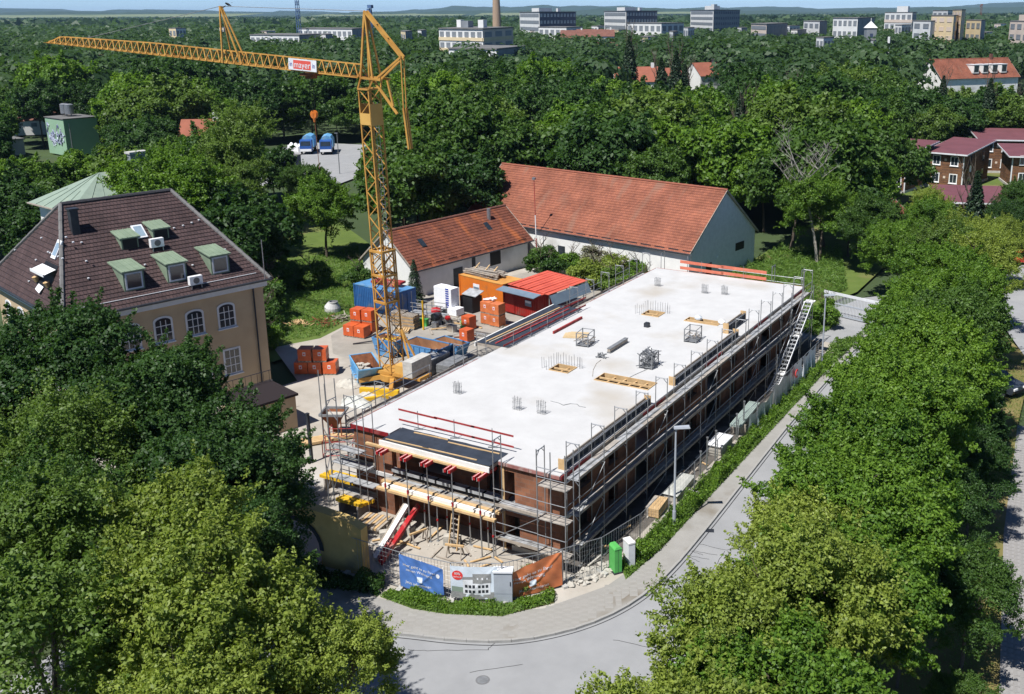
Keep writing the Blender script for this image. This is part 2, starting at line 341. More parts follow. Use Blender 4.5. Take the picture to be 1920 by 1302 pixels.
# pavement between the kerb and the fence, kerb stones as single stones
inner = [(3.6, 60), (3.55, 40), (3.5, 20), (3.6, 8), (3.5, 3), (2.9, -.5), (1.2, -3.6), (-1, -5.2), (-3.3, -6.2), (-5.8, -6.6), (-9, -7), (-16, -8)]
kin = offset(kerb, .13)
mb = MB(); pts = kin + list(reversed(inner)); mb.poly([(x, y, .012) for x, y in pts]); pav = struct('pavement', mb, 'pavement')
ks = MB().box(-.5, -.065, -.1, .49, .065, .02); kme = proto(ks, 'kerb_stone', 'kerbstone')
kb = thing('kerb', None, None); kb['kind'] = 'structure'
acc = 0; last = None; kmid = offset(kerb, .065); nk = 0
for a, b in zip(kmid, kmid[1:]):
    a, b = Vector(a), Vector(b); L = (b - a).length; t = 0
    while acc + (L - t) >= 1.0:
        t += 1.0 - acc; acc = 0; p = a + (b - a) * (t / L); nk += 1
        inst('kerb_stone', kme, kb, (p.x, p.y, rnd.uniform(-.006, .006)), (0, 0, math.atan2(b.y - a.y, b.x - a.x)))
    acc += L - t
# pavers on the near part of the pavement (large enough to tell apart)
mk('paver', (.3, .29, .27), (.25, .24, .22), scale=1.2, rough=.95, c3=(.2, .165, .12), stain=.4)
pme = proto(MB().box(-.194, -.194, -.02, .194, .194, .02), 'paver', 'paver'); npv = 0
def inside(x, y, poly):
    c = False; n = len(poly)
    for i in range(n):
        x1, y1 = poly[i]; x2, y2 = poly[i - 1]
        if (y1 > y) != (y2 > y) and x < (x2 - x1) * (y - y1) / (y2 - y1) + x1: c = not c
    return c
band = offset(kerb, .35) + list(reversed(offset(inner, -.1)))
cand = []
for i in range(-30, 30):
    for j in range(-40, 30):
        u, v = i * .4, j * .4 + (i % 2) * .2; x = 1 + u * .87 - v * .48; y = -3.5 + u * .48 + v * .87
        if inside(x, y, band) and y < 2.5 and x > -7: cand.append((x, y))
cand.sort(key=lambda p: (Vector((p[0], p[1], 0)) - CAM).length)
for x, y in cand[:290]:
    inst('paver', pme, pav, (x, y, -.0066 + rnd.uniform(-.002, .002)), (rnd.uniform(-.008, .008), rnd.uniform(-.008, .008), .503 + rnd.uniform(-.02, .02)))
# tar seams and cracks in the road
def seam(pts, w=.035, z=-.096):
    m = MB()
    for a, b in zip(pts, pts[1:]):
        a, b = Vector(a), Vector(b); d = (b - a).normalized(); n = Vector((-d.y, d.x)) * w / 2
        m.poly([(a.x - n.x, a.y - n.y, z), (b.x - n.x, b.y - n.y, z), (b.x + n.x, b.y + n.y, z), (a.x + n.x, a.y + n.y, z)])
    o = m.build('tar_seam', 'tar', road); return o
def wob(pxs, n=6, amp=.04):
    P = [at(x, y, -.1) for x, y in pxs]; out = []
    for a, b in zip(P, P[1:]):
        for k in range(n): q = a.lerp(b, k / n); out.append((q.x + rnd.uniform(-amp, amp), q.y + rnd.uniform(-amp, amp)))
    out.append((P[-1].x, P[-1].y)); return out
seam(offset(kerb, -.16), .05)
for pl in ([(765, 1219), (800, 1220), (915, 1219), (918, 1214), (962, 1180)], [(1285, 1088), (1340, 1104)], [(1310, 1020), (1362, 1032), (1385, 1026)], [(1360, 1034), (1330, 1078)],
           [(1297, 1033), (1345, 1041)], [(1287, 1041), (1330, 1049)], [(1297, 1034), (1318, 1041)], [(1148, 1200), (1215, 1214)], [(1288, 1042), (1312, 1054)], [(880, 1262), (980, 1246)], [(1400, 870), (1435, 838)]):
    seam(wob(pl), .028)
mk('asphalt_patch', (.17, .171, .174), (.15, .151, .154), scale=1.5, rough=.9)
for px, py, rr in ((1385, 905, .3), (905, 1275, .3)):
    p = at(px, py, -.09); m = MB(); m.tube(p - Vector((0, 0, .03)), p, rr, 20); c_ = m.build('manhole_cover', 'asphalt_patch', road); MB().tube(p + Vector((0, 0, .0005)), p + Vector((0, 0, .004)), rr * .78, 16).build('cover_plate', 'steel_dull', c_)
for px, py in ((1032, 1171), (1330, 995)): p = at(px, py, -.09); MB().obox(p - Vector((0, 0, .01)), .25, .18, .012, .4).build('drain_grate', 'dark_metal', road)
# lawn and parking strips to the right of the avenue
sheet('verge', [(10.8, -20), (12, -40), (27, -40), (20.9, -2), (19.1, 14), (18.0, 30), (17.5, 44), (10.4, 60)], -.02, 'dry_lawn')
mk('paving_setts', (.3, .29, .28), (.22, .21, .2), scale=3, rough=.95)
setts = sheet('parking_strip', [(20.9, -2), (22.2, -2), (20.4, 14), (19.3, 30), (18, 30), (19.1, 14)], -.015, 'paving_setts')
sme = proto(MB().box(-.16, -.11, -.03, .16, .11, .03), 'sett', 'paving_setts')
for j in range(0, 75):
    for i in range(4):
        y = -1.5 + j * .38; x = 20.85 - (y + 2) * .1125 + .05 + (i + .5) * .27 if y < 14 else 19.1 - (y - 14) * .069 + .05 + (i + .5) * .27
        inst('sett', sme, setts, (x, y, -.028 + rnd.uniform(0, .01)), (0, 0, 1.66 + rnd.uniform(-.04, .04)))
sheet('car_park', [(17.2, 44), (22, 44), (40, 120), (20, 120), (12.2, 72), (12.6, 58)], -.01, 'asphalt')
sheet('side_road', [(-1.6, 47), (-1, 41.5), (4.4, 40), (4.4, 60), (1, 56)], -.006, 'asphalt')
sheet('barn_meadow', [(-13.5, 50), (-2, 50), (0, 58), (0, 90), (-14, 90)], -.012, 'lawn')
sheet('wood_house_lawn', [(-14, 100), (14, 86), (30, 150), (10, 190), (-12, 150)], -.012, 'lawn')
sheet('lot', [(-104, 74), (-92, 84), (-106, 128), (-138, 122), (-126, 88)], -.012, 'asphalt')
sheet('yard_meadow', [(-60, 30), (-44, 20), (-36, 15), (-34, 24), (-40, 38), (-58, 52), (-70, 60), (-84, 66)], -.014, 'lawn')
sheet('weed_strip', [(2.5, 1.6), (3.45, .4), (3.75, 4), (3.72, 36.5), (2.6, 36.5)], .02, 'lawn')
sheet('banner_verge', [(-6.2, -6.55), (-5.9, -5.8), (-3.2, -5.5), (-1.0, -4.5), (.9, -2.3), (1.4, -3.0), (-.2, -5.1), (-2.6, -6.2), (-4.2, -6.6)], .02, 'lawn')
# site curb and concrete strip far right of the building
# hills on the horizon, one mass each
def hill(pxs, ys, D, depth, name, mat):
    P = []
    for px, py in zip(pxs, ys): P.append(deep(px, py, D))
    n = len(P); m = MB(); back = [p + Vector((FWD.x, FWD.y, 0)).normalized() * depth for p in P]; base = [Vector((p.x, p.y, -5)) - Vector((FWD.x, FWD.y, 0)).normalized() * depth * .7 for p in P]
    for k in range(n - 1):
        m.poly([base[k], base[k + 1], P[k + 1], P[k]]); m.poly([P[k], P[k + 1], back[k + 1] + Vector((0, 0, -3)), back[k] + Vector((0, 0, -3))])
    return struct(name, m, mat)
def skyline(x0, x1, step, base, amp, seed):
    r = random.Random(seed); xs = np.arange(x0, x1, step); ph = [r.uniform(0, 6.28) for _ in range(6)]
    ys = [base(x) - sum(amp / (k + 1) * math.sin(x * .006 * (1.9 ** k) + ph[k]) for k in range(5)) - (r.uniform(0, amp * .5)) for x in xs]
    return xs, ys
hz = lambda x: 31 - x * .0068
hill(*skyline(-400, 2400, 12, lambda x: hz(x) - 7, 4.2, 3), 9000, 1500, 'hills', 'hill_wood')
hill(*skyline(-400, 2400, 10, lambda x: hz(x) - 2., 3.4, 8), 6200, 800, 'hills', 'hill_wood')
for fx0, fx1, fy, D in ((-200, 420, 33, 5200), (560, 860, 29.5, 5600), (1150, 1330, 24, 5600), (880, 1010, 28, 5200)):
    m = MB(); a, b = deep(fx0, fy, D), deep(fx1, fy - (fx1 - fx0) * .0068, D); h = Vector((0, 0, 9)); 
    m.poly([a - h, b - h, b + Vector((FWD.x, FWD.y, 0)) * 700 + h, a + Vector((FWD.x, FWD.y, 0)) * 700 + h]); struct('field', m, 'far_field')
# ------------------------------------------------------------------ the shell of the new building
H = 4.95; W = -13.5; LN = 39.7; ST = 2.48
bld = thing('building_shell', 'unfinished two-storey clay block building with a bright bare concrete slab on top', 'building')
holes = [(-8.3, 12.6, -6.9, 13.85), (-8.4, 26.2, -7.0, 27.5), (-4.9, 12.4, -1.2, 13.75), (-4.95, 26.3, -2.3, 27.3)]
notch_f = (-10.75, 0, -3.65, .95); notch_l = (W, 15, -13.0, 25.4)
def slab(z0, z1, holes, name):
    xs = sorted({W, 0, *[h[0] for h in holes], *[h[2] for h in holes]}); ys = sorted({0, LN, *[h[1] for h in holes], *[h[3] for h in holes]})
    solid = lambda i, j: 0 <= i < len(xs) - 1 and 0 <= j < len(ys) - 1 and not any(h[0] - 1e-4 <= (xs[i] + xs[i + 1]) / 2 <= h[2] and h[1] <= (ys[j] + ys[j + 1]) / 2 <= h[3] for h in holes)
    m = MB()
    for i in range(len(xs) - 1):
        for j in range(len(ys) - 1):
            if not solid(i, j): continue
            a, b, c, d = xs[i], ys[j], xs[i + 1], ys[j + 1]
            m.poly([(a, b, z1), (c, b, z1), (c, d, z1), (a, d, z1)]); m.poly([(a, d, z0), (c, d, z0), (c, b, z0), (a, b, z0)])
            if not solid(i - 1, j): m.poly([(a, d, z0), (a, b, z0), (a, b, z1), (a, d, z1)])
            if not solid(i + 1, j): m.poly([(c, b, z0), (c, d, z0), (c, d, z1), (c, b, z1)])
            if not solid(i, j - 1): m.poly([(a, b, z0), (c, b, z0), (c, b, z1), (a, b, z1)])
            if not solid(i, j + 1): m.poly([(c, d, z0), (a, d, z0), (a, d, z1), (c, d, z1)])
    return m.build(name, 'concrete', bld)
slab(H - .22, H, holes + [notch_f, notch_l], 'roof_slab')
slab(2.26, 2.47, [notch_f], 'floor_slab')
t = .3
def storey(z0, z1, k):
    # right facade: doors and windows between block piers
    ops = []
    y = 1.9
    widths = [1.5, 1.1, 2.2, 1.1, 1.6, 2.2, 1.2, 1.1, 2.2, 1.2, 1.6]
    gaps = [1.9, 2.1, 1.8, 2.3, 1.7, 2.0, 2.2, 1.8, 2.0, 2.1]
    for i, w in enumerate(widths):
        tall = w > 2
        ops.append((y, y + w, z0 + (.06 if tall else .75), z1 - .3)); y += w + (gaps[i] if i < len(gaps) else 0)
    m = MB(); wall_boxes(m, 'y', .1, LN - .1, -.1 - t, -.1, z0, z1, [o for o in ops if o[1] < LN - .4]); m.build('wall', 'clay_block', bld)
    m = MB(); wall_boxes(m, 'y', .1, LN - .1, W + .1, W + .1 + t, z0, z1, [(3, 4.3, z0 + .7, z1 - .3), (8, 9.2, z0 + .7, z1 - .3), (16, 19, z0 + .05, z1 - .3), (21, 24, z0 + .05, z1 - .3), (30, 31.3, z0 + .7, z1 - .3), (35, 36.4, z0 + .7, z1 - .3)]); m.build('wall', 'clay_block', bld)
    m = MB(); wall_boxes(m, 'x', W + .1 + t, -.1 - t, LN - .1 - t, LN - .1, z0, z1, [(-10, -8.6, z0 + .7, z1 - .3), (-4, -2.6, z0 + .7, z1 - .3)]); m.build('wall', 'clay_block', bld)
    # front: two block piers, the bay between them set back behind the balcony
    m = MB(); wall_boxes(m, 'x', W + .1 + t, -10.75, .1, .1 + t, z0, z1, []); m.build('wall', 'clay_block', bld); m = MB(); wall_boxes(m, 'x', -3.6, -.1 - t, .1, .1 + t, z0, z1, [(-3.35, -2.75, z0 + .1, z1 - .3)] if k else [(-3.4, -2.5, z0 + .1, z1 - .3)]); m.build('wall', 'clay_block', bld)
    m = MB(); wall_boxes(m, 'x', -10.75, -3.6, 1.0, 1.0 + t, z0, z1, [(-9.4, -7.5, z0 + .05, z1 - .28), (-7.05, -5.6, z0 + .9, z1 - .28), (-5.1, -3.9, z0 + .05, z1 - .28)] if k else [(-6.2, -4.6, z0 + .8, z1 - .3)])
    m.box(-10.75, .4, z0, -10.45, 1.0, z1, uv=True); m.box(-3.9, .4, z0, -3.6, 1.0, z1, uv=True); m.build('wall', 'clay_block', bld)
    m = MB(); m.box(-7.1, 1.4, z0, -6.9, LN - .5, z1, uv=True)
    for yy in (6, 12, 19, 25.5, 32): m.box(W + .5, yy, z0, -7.15, yy + .2, z1, uv=True); m.box(-6.85, yy + 1, z0, -.5, yy + 1.2, z1, uv=True)
    m.build('partition', 'clay_block', bld)
    for a, b, zb, zt in ops:
        if b < LN - .4:
            MB().box(-.38, a - .15, zt, -.085, b + .15, zt + .16).build('lintel', 'concrete_edge', bld)
storey(0, 2.26, 0); storey(2.47, H - .22, 1)
# white trial stripes of mortar-smoothed joints on the near corner
MB().box(-3.5, .068, 0.0, -3.36, .09, 4.7).build('batten', 'timber', bld)
MB().box(-3.0, .06, .02, -.5, .09, .32).build('plinth_band', 'concrete_edge', bld)
# edge formwork boards round the slab (red-brown), each side in boards
for y in range(13):
    y0 = .05 + y * 3.05
    if y0 + 3 < 15 or y0 > 25.4: MB().box(W - .05, y0, H - .26, W - .012, min(y0 + 3.02, LN), H + .012).build('edge_board', 'red_board', bld)
    MB().box(.012, y0, H - .27, .05, min(y0 + 3.02, LN), H - .06).build('edge_board', 'timber_grey' if y % 3 else 'red_board', bld)
for a, b in ((W, -12.2), (-12.18, -10.8)): MB().box(a, -.06, H - .2, b, -.014, H + .03).build('edge_board', 'red_dark', bld)
for a, b in ((-3.6, -1.8), (-1.78, 0)): MB().box(a, -.06, H - .2, b, -.014, H - .03).build('edge_board', 'red_faded', bld)
for a in (W, W + 3.4, W + 6.8, W + 10.2): MB().box(a, LN + .012, H - .26, min(a + 3.38, 0), LN + .05, H + .01).build('edge_board', 'red_board', bld)
# upstand formwork along the right edge: dark panels with light rims, timber end boards
def upstand(y0, y1, x=-.28, h=.42):
    n = max(1, round((y1 - y0) / 2.6)); d = (y1 - y0) / n
    for k in range(n):
        a, b = y0 + k * d + .01, y0 + (k + 1) * d - .01
        p = MB().box(x + .1, a, H + .002, x + .16, b, H + h).build('form_panel', 'dark_sheet', bld)
        m = MB(); m.box(x + .162, a, H + h - .06, x + .2, b, H + h); m.box(x + .162, a, H + .004, x + .2, b, H + .06)
        for j in range(5): yy = a + (b - a - .05) * j / 4; m.box(x + .162, yy, H + .062, x + .195, yy + .05, H + h - .062)
        m.build('rib', 'steel_dull', p)
        MB().box(x - .16, a, H + .002, x - .1, b, H + h - .02).build('form_panel', 'timber_grey', bld)
        MB().box(x - .1, a, H + .003, x + .1, b, H + h - .16).build('upstand_core', 'concrete', bld)
    for yy in (y0 - .06, y1 + .01): MB().box(x - .2, yy, H + .002, x + .22, yy + .05, H + h + .14).build('end_board', 'timber', bld)
upstand(.7, 10.4); upstand(13.9, 24.6); upstand(25.0, 28.4, -1.15, .62)
# formwork of the balconies: deck with a dark sheet, pale fascia, timber edge
def balcony(x0, y0, x1, y1, z, side):
    MB().box(x0, y0, z - .2, x1, y1, z - .02).build('balcony_form', 'timber_grey', bld)
    m = MB(); n = 18; r = random.Random(int(x0 * 7))
    for i in range(n):
        for j in range(5):
            f = lambda a, b: (x0 + (x1 - x0) * a / n, y0 + (y1 - y0) * b / 5, z + .02 + .014 * math.sin(a * 1.7 + b) * math.sin(b * 2.2 + a * .6))
            m.poly([f(i, j), f(i + 1, j), f(i + 1, j + 1), f(i, j + 1)])
    return m.build('sheet_cover', 'dark_sheet', bld, smooth=True)
balcony(-10.6, -.8, -3.65, .94, H, 'f')
MB().box(-10.72, -.9, H - .3, -3.6, -.82, H - .02).build('fascia', 'white_paint', bld)
MB().box(-11.6, -1.0, H - .42, -3.9, -.84, H - .31).build('edge_beam', 'timber', bld)
for a, b, yy in ((-10.4, -7.6, -.7), (-8, -4.6, -.62), (-7.2, -4.0, .55), (-9.6, -7.4, .7)): MB().bar((a, yy, H + .035), (b, yy + .1, H + .035), .07, .05).build('batten', 'timber', bld)
balcony(-15.6, 15, -13.02, 25.4, H, 'l')
MB().box(-15.72, 14.9, H - .28, -15.62, 25.5, H + .02).build('fascia', 'white_paint', bld)
for x, m_ in ((-15.0, 'timber'), (-14.2, 'red_board'), (-14.7, 'timber_grey')): MB().bar((x, 15.3, H + .05), (x + .3, 24.8, H + .05), .12, .06).build('batten', m_, bld)
# lower balcony of the front: timber boards, white wrapped edge beams tied with dark straps
z2 = 2.45
for k, (yy, mt, zz) in enumerate(((-1.05, 'timber', z2 - .2), (-.86, 'white_paint', z2 - .02), (-.62, 'timber', z2 + .02), (-.38, 'timber_grey', z2), (-.14, 'deck_steel', z2))):
    MB().box(-10.9 + (.25 if k == 1 else 0), yy - .11, zz - (.26 if k == 1 else .12), -3.2 - (.2 if k == 1 else 0), yy + .11, zz).build('edge_beam', mt, bld)
for x in (-10.2, -8.9, -7.4, -6.0, -4.6, -3.6):
    m = MB(); pts = [(-1.0, z2 - .3), (-1.0, z2 + .0), (-.74, z2 + .02), (-.72, z2 + .06), (-.4, z2 + .07)]
    for a, b in zip(pts, pts[1:]): m.bar((x, a[0], a[1]), (x + .12, b[0], b[1]), .05, .02)
    m.build('strap', 'black', bld)
MB().box(-10.7, .1, 2.2, -3.65, .98, 2.44).build('balcony_form', 'timber_grey', bld)
# white insulation blocks along the upper bay sill
for k in range(7):
    a = -10.7 + k * 1.02; MB().box(a, -.05, 2.72, a + .96, .22, 2.9).build('sill_block', 'deck_steel', bld)
    if k: MB().box(a - .1, -.08, 2.7, a - .02, .25, 2.92).build('strap', 'black', bld)
# timber frames in the slab openings
for n, (a, b, c, d) in enumerate(holes):
    for q in ((a, b, c, b + .05), (a, d - .05, c, d), (a, b + .052, a + .05, d - .052), (c - .05, b + .052, c, d - .052)):
        MB().box(q[0], q[1], H - .24, q[2], q[3], H + .06).build('opening_frame', 'timber', bld)
    m_ = 'plywood'
    MB().box(a + .05, (b + d) / 2 - .06, H - .1, c - .05, (b + d) / 2 + .06, H).build('brace', 'timber', bld)
    k = max(1, int((c - a) / .9))
    for i in range(1, k + 1):
        x = a + (c - a) * i / (k + 1); MB().bar((x - .1, b + .05, H - .14), (x + .1, d - .05, H - .14), .1, .08).build('brace', 'timber', bld)
# starter bars
rme = proto(MB().tube((0, 0, -.05), (0, 0, .75), .013, 5), 'rebar', 'steel_dull')
def rebars(pts):
    for x, y in pts: inst('rebar', rme, bld, (x, y, H), (rnd.uniform(-.03, .03), rnd.uniform(-.03, .03), 0), (1, 1, rnd.uniform(.85, 1.1)))
for (a, b, c, d) in holes[:2]:
    rebars([(a - .12 + (c - a + .24) * i / 8, d + .14) for i in range(9)] + [(a - .16, b + (d - b) * i / 4) for i in range(5)] + [(a - .55, b + .1), (a - .5, b + .3), (c + .22, d - .1), (c + .35, d)])
for cx, cy in ((-11.0, 6.55), (-6.5, 6.15), (-4.95, 6.3), (-10.8, 34.2), (-6.5, 34.0), (-4.95, 34.4)):
    rebars([(cx - .22 + .11 * i, cy + .18 * (j - .5)) for i in range(5) for j in range(2)])
    m = MB()
    for zz in (.12, .45, .68):
        q = [(cx - .26, cy - .12), (cx + .26, cy - .12), (cx + .26, cy + .12), (cx - .26, cy + .12)]
        for i in range(4): m.tube((*q[i], H + zz), (*q[(i + 1) % 4], H + zz), .008, 4)
    m.build('stirrup', 'steel_dull', bld)
# slack cables lying on the slab are separate things
def cable(name, label, pxs, r=.018, z=H + .02, mat='black'):
    P = [at(x, y, z) for x, y in pxs]; m = MB()
    for a, b in zip(P, P[1:]): m.tube(a, b, r, 5)
    return tag(m.build(name, mat), label, 'cable')
cable('power_cable', 'grey cable snaking on the slab near the right formwork', [(1032, 752), (1048, 756), (1056, 760), (1070, 757), (1082, 758), (1086, 762), (1098, 764)], mat='steel_dull')
cable('power_cable', 'thin hose curving over the slab from the clamps to the long opening', [(1127, 675), (1118, 682), (1112, 694), (1111, 706)], .015, mat='timber_grey')
cable('power_cable', 'thin cable laid from the long opening to the right edge', [(1180, 708), (1192, 702), (1215, 692)], .015, mat='steel_dull')

# ------------------------------------------------------------------ scaffolding
pole_me = proto(MB().tube((0, 0, 0), (0, 0, 1), .028, 6), 'pole', 'steel')
deck_me = proto(MB().box(0, -.15, -.06, 2.55, .15, 0), 'deck_plank', 'deck_steel')
deckw_me = proto(MB().box(0, -.15, -.05, 2.55, .15, 0), 'deck_plank', 'deck_wood')
rail_me = proto(MB().tube((0, 0, 0), (2.57, 0, 0), .022, 6), 'guard_rail', 'steel')
toe_me = proto(MB().box(0, -.015, 0, 2.55, .015, .15), 'toe_board', 'timber_grey')
hd = MB(); hd.tube((0, 0, 0), (0, .73, 0), .026, 6); hd.bar((0, .02, -.25), (0, .25, -.02), .03); hd.bar((0, .71, -.25), (0, .48, -.02), .03); head_me = proto(hd, 'frame_head', 'steel')
def scaffold(name, label, p0, ang, bays, decks, top, rails=True, skip_top=(), diag=True, out=1):
    """local x runs along the wall, local y away from it"""
    s = thing(name, label, 'scaffold', (p0[0], p0[1], 0), ang, 'scaffolds round the new building'); B = 2.57
    for i in range(bays + 1):
        zt = top if i not in skip_top else decks[-1] + 1.05
        for y in (.06, .79):
            inst('pole', pole_me, s, (i * B, y * out, 0), (0, 0, 0), (1, 1, zt if y > .5 or i not in skip_top else decks[-1] + .1))
            MB().box(i * B - .07, y * out - .07, .0, i * B + .07, y * out + .07, .03).build('base_plate', 'steel_dull', s)
        for z in decks: inst('ledger', head_me, s, (i * B, .06 if out > 0 else -.79, z - .07))
        if i not in skip_top: inst('frame_head', head_me, s, (i * B, .06 if out > 0 else -.79, top - .05))
    for i in range(bays):
        for z in decks:
            for k, y in enumerate((.23, .57)):
                o = inst('deck_plank', deck_me if rnd.random() < .72 else deckw_me, s, (i * B + .01, y * out, z + rnd.uniform(-.008, .012)))
            if rails:
                inst('toe_board', toe_me, s, (i * B + .01, .77 * out, z + .004))
                if z < decks[-1] or rnd.random() < .75:
                    for dz in (.5, 1.0): inst('guard_rail', rail_me, s, (i * B, .83 * out, z + dz))
        if diag and i % 3 == 0:
            for a, b in zip([0] + decks, decks): MB().tube((i * B, .85 * out, a + .1), ((i + 1) * B, .85 * out, b - .05), .02, 6).build('diagonal', 'steel', s)
    return s
scaffold('scaffold', 'long scaffold with three decks along the shaded right wall of the shell', (.05, .45), R(90), 15, [.85, 2.8, 4.72], 6.65, out=-1)
scaffold('scaffold', 'short scaffold at the near right corner in front of the red block pier', (-3.35, -.1), 0, 1, [1.05, 2.9], 6.5, out=-1)
scaffold('scaffold', 'scaffold tower at the near left corner of the shell beside the yellow beams', (-14.5, -.75), 0, 1, [.95, 2.75], 6.4, out=1)
scaffold('scaffold', 'scaffold along the near half of the left wall beside the crane', (-13.65, .6), R(90), 5, [2.7, 4.6], 6.3, out=1, skip_top=(2, 3))
scaffold('scaffold', 'scaffold along the far half of the left wall behind the left balcony', (-13.65, 25.9), R(90), 5, [2.7, 4.6], 6.5, out=1)
scaffold('scaffold', 'scaffold across the far end wall of the shell facing the barn', (-13.2, 39.95), 0, 5, [2.7, 4.3], 6.3, out=1, skip_top=(2, 3))
s = thing('scaffold', 'tall bare scaffold poles rising above the near left corner', 'scaffold', (0, 0, 0), 0, 'scaffolds round the new building')
for x, y, h in ((-14.75, -.85, 8.2), (-15.5, .35, 7.4), (-13.6, -.85, 7.9), (-12.3, -.9, 6.6), (-16.4, 1.2, 6.4), (-15.4, 2.4, 6.8)):
    inst('pole', pole_me, s, (x, y, 0), (rnd.uniform(-.01, .01), rnd.uniform(-.01, .01), 0), (1, 1, h))
for a, b in (((-14.75, -.85, .2), (-13.6, -.85, 2.7)), ((-13.6, -.85, 2.8), (-14.75, -.85, 4.8)), ((-15.5, .35, .2), (-14.75, -.85, 2.6)), ((-16.4, 1.2, 1.0), (-14.75, -.85, 1.0)), ((-16.4, 1.2, 2.0), (-14.75, -.85, 2.0)), ((-15.5, .35, 5.4), (-13.6, -.85, 5.4)), ((-14.75, -.85, 3.4), (-12.3, -.9, 3.4)), ((-14.75, -.85, 4.4), (-12.3, -.9, 4.4))): MB().tube(a, b, .024).build('diagonal', 'steel', s)
for z, x0, x1 in ((1.9, -14.6, -11.4), (3.75, -14.4, -12.2)):
    for y in (-.7, -.42): MB().box(x0, y - .13, z - .05, x1, y + .13, z).build('deck_plank', 'deck_steel', s)
# corner return of the near right corner, wrapping the two decks round
s = thing('scaffold', 'corner bay of scaffold wrapping the near right building corner', 'scaffold', (-.75, -.95, 0), 0, 'scaffolds round the new building')
for x, y in ((0, 0), (.78, 0), (1.6, 0), (1.6, .8)): inst('pole', pole_me, s, (x, y, 0), (0, 0, 0), (1, 1, 6.6 if x < 1.7 else 5))
for z in (1.05, 2.9, 4.7):
    for y in (.2, .53): o = inst('deck_plank', deckw_me, s, (-.05, y, z), (0, 0, 0), (.66, 1, 1))
    for dz in (.5, 1.0): inst('guard_rail', rail_me, s, (0, -.03, z + dz), (0, 0, 0), (.63, 1, 1)); inst('guard_rail', rail_me, s, (1.63, 0, z + dz), (0, 0, R(90)), (.55, 1, 1))
# stair tower on the right side, far end
s = thing('scaffold_stair', 'steel scaffold stair tower with white treads at the far right side', 'scaffold', (1.0, 30.0, 0)); 
flights = [((.15, 0, .85), (.15, 3.1, 2.8)), ((.15, 3.2, 2.8), (.15, 6.2, 4.72)), ((.15, -2.2, 0), (.15, 0, .85))]
for a, b in flights:
    a, b = Vector(a), Vector(b); n = 9
    for x in (0, .6): MB().bar(a + Vector((x, 0, 0)), b + Vector((x, 0, 0)), .05, .14).build('stringer', 'pale_trim', s)
    for x in (0, .6): MB().tube(a + Vector((x, 0, 1)), b + Vector((x, 0, 1)), .022).build('handrail', 'steel', s)
    for k in range(1, n + 1): p = a.lerp(b, k / n); MB().box(p.x + .03, p.y - .12, p.z - .03, p.x + .57, p.y + .12, p.z).build('tread', 'deck_steel', s)
for y, z in ((-.5, .85), (3.0, 2.8), (6.1, 4.72)): MB().box(.05, y, z - .06, .8, y + .9, z - .005).build('landing', 'white_paint', s)
for x in (.0, .8):
    for y in (-2.2, 0, 3.1, 6.2): inst('pole', pole_me, s, (x, y, 0), (0, 0, 0), (1, 1, 6.2 if y > 0 else 3))
# ------------------------------------------------------------------ guard rails on the slab
def slab_rail(label, p0, p1, n, mat, z0=.55, z1=1.0, ext=.3, sag=.0, w=.16):
    g = thing('slab_guard_rail', label, 'guard rail', (0, 0, H)); p0, p1 = Vector((*p0, 0)), Vector((*p1, 0))
    for k in range(n):
        p = p0.lerp(p1, (k + .5) / n); MB().tube(p, p + Vector((0, 0, 1.1)), .022).build('post', 'steel', g); MB().bar(p + Vector((-.22, -.1, .03)), p + Vector((.22, .1, .03)), .06).build('post_foot', 'steel_dull', g)
    d = (p1 - p0).normalized()
    for z in (z0, z1):
        for k in range(n):
            a, b = p0.lerp(p1, k / n), p0.lerp(p1, (k + 1) / n); MB().bar(a - d * .1 + Vector((0, 0, z + .01 * (k % 2))), b + d * .1 + Vector((0, 0, z - .02 + .01 * (k % 2))), .03, w).build('board', mat, g)
    return g
slab_rail('red double guard rail on posts behind the front balcony sheet', (-10.9, 1.15), (-3.55, 1.15), 3, 'red_board', .35, .95, w=.1)
slab_rail('red double guard rail along the left balcony formwork', (-13.0, 14.6), (-12.9, 25.6), 5, 'red_board', .3, .9, w=.12)
slab_rail('orange double guard boards at the far end of the slab before the barn', (-11.2, 39.9), (-3.4, 39.75), 2, 'orange_board', .25, .8, w=.26)
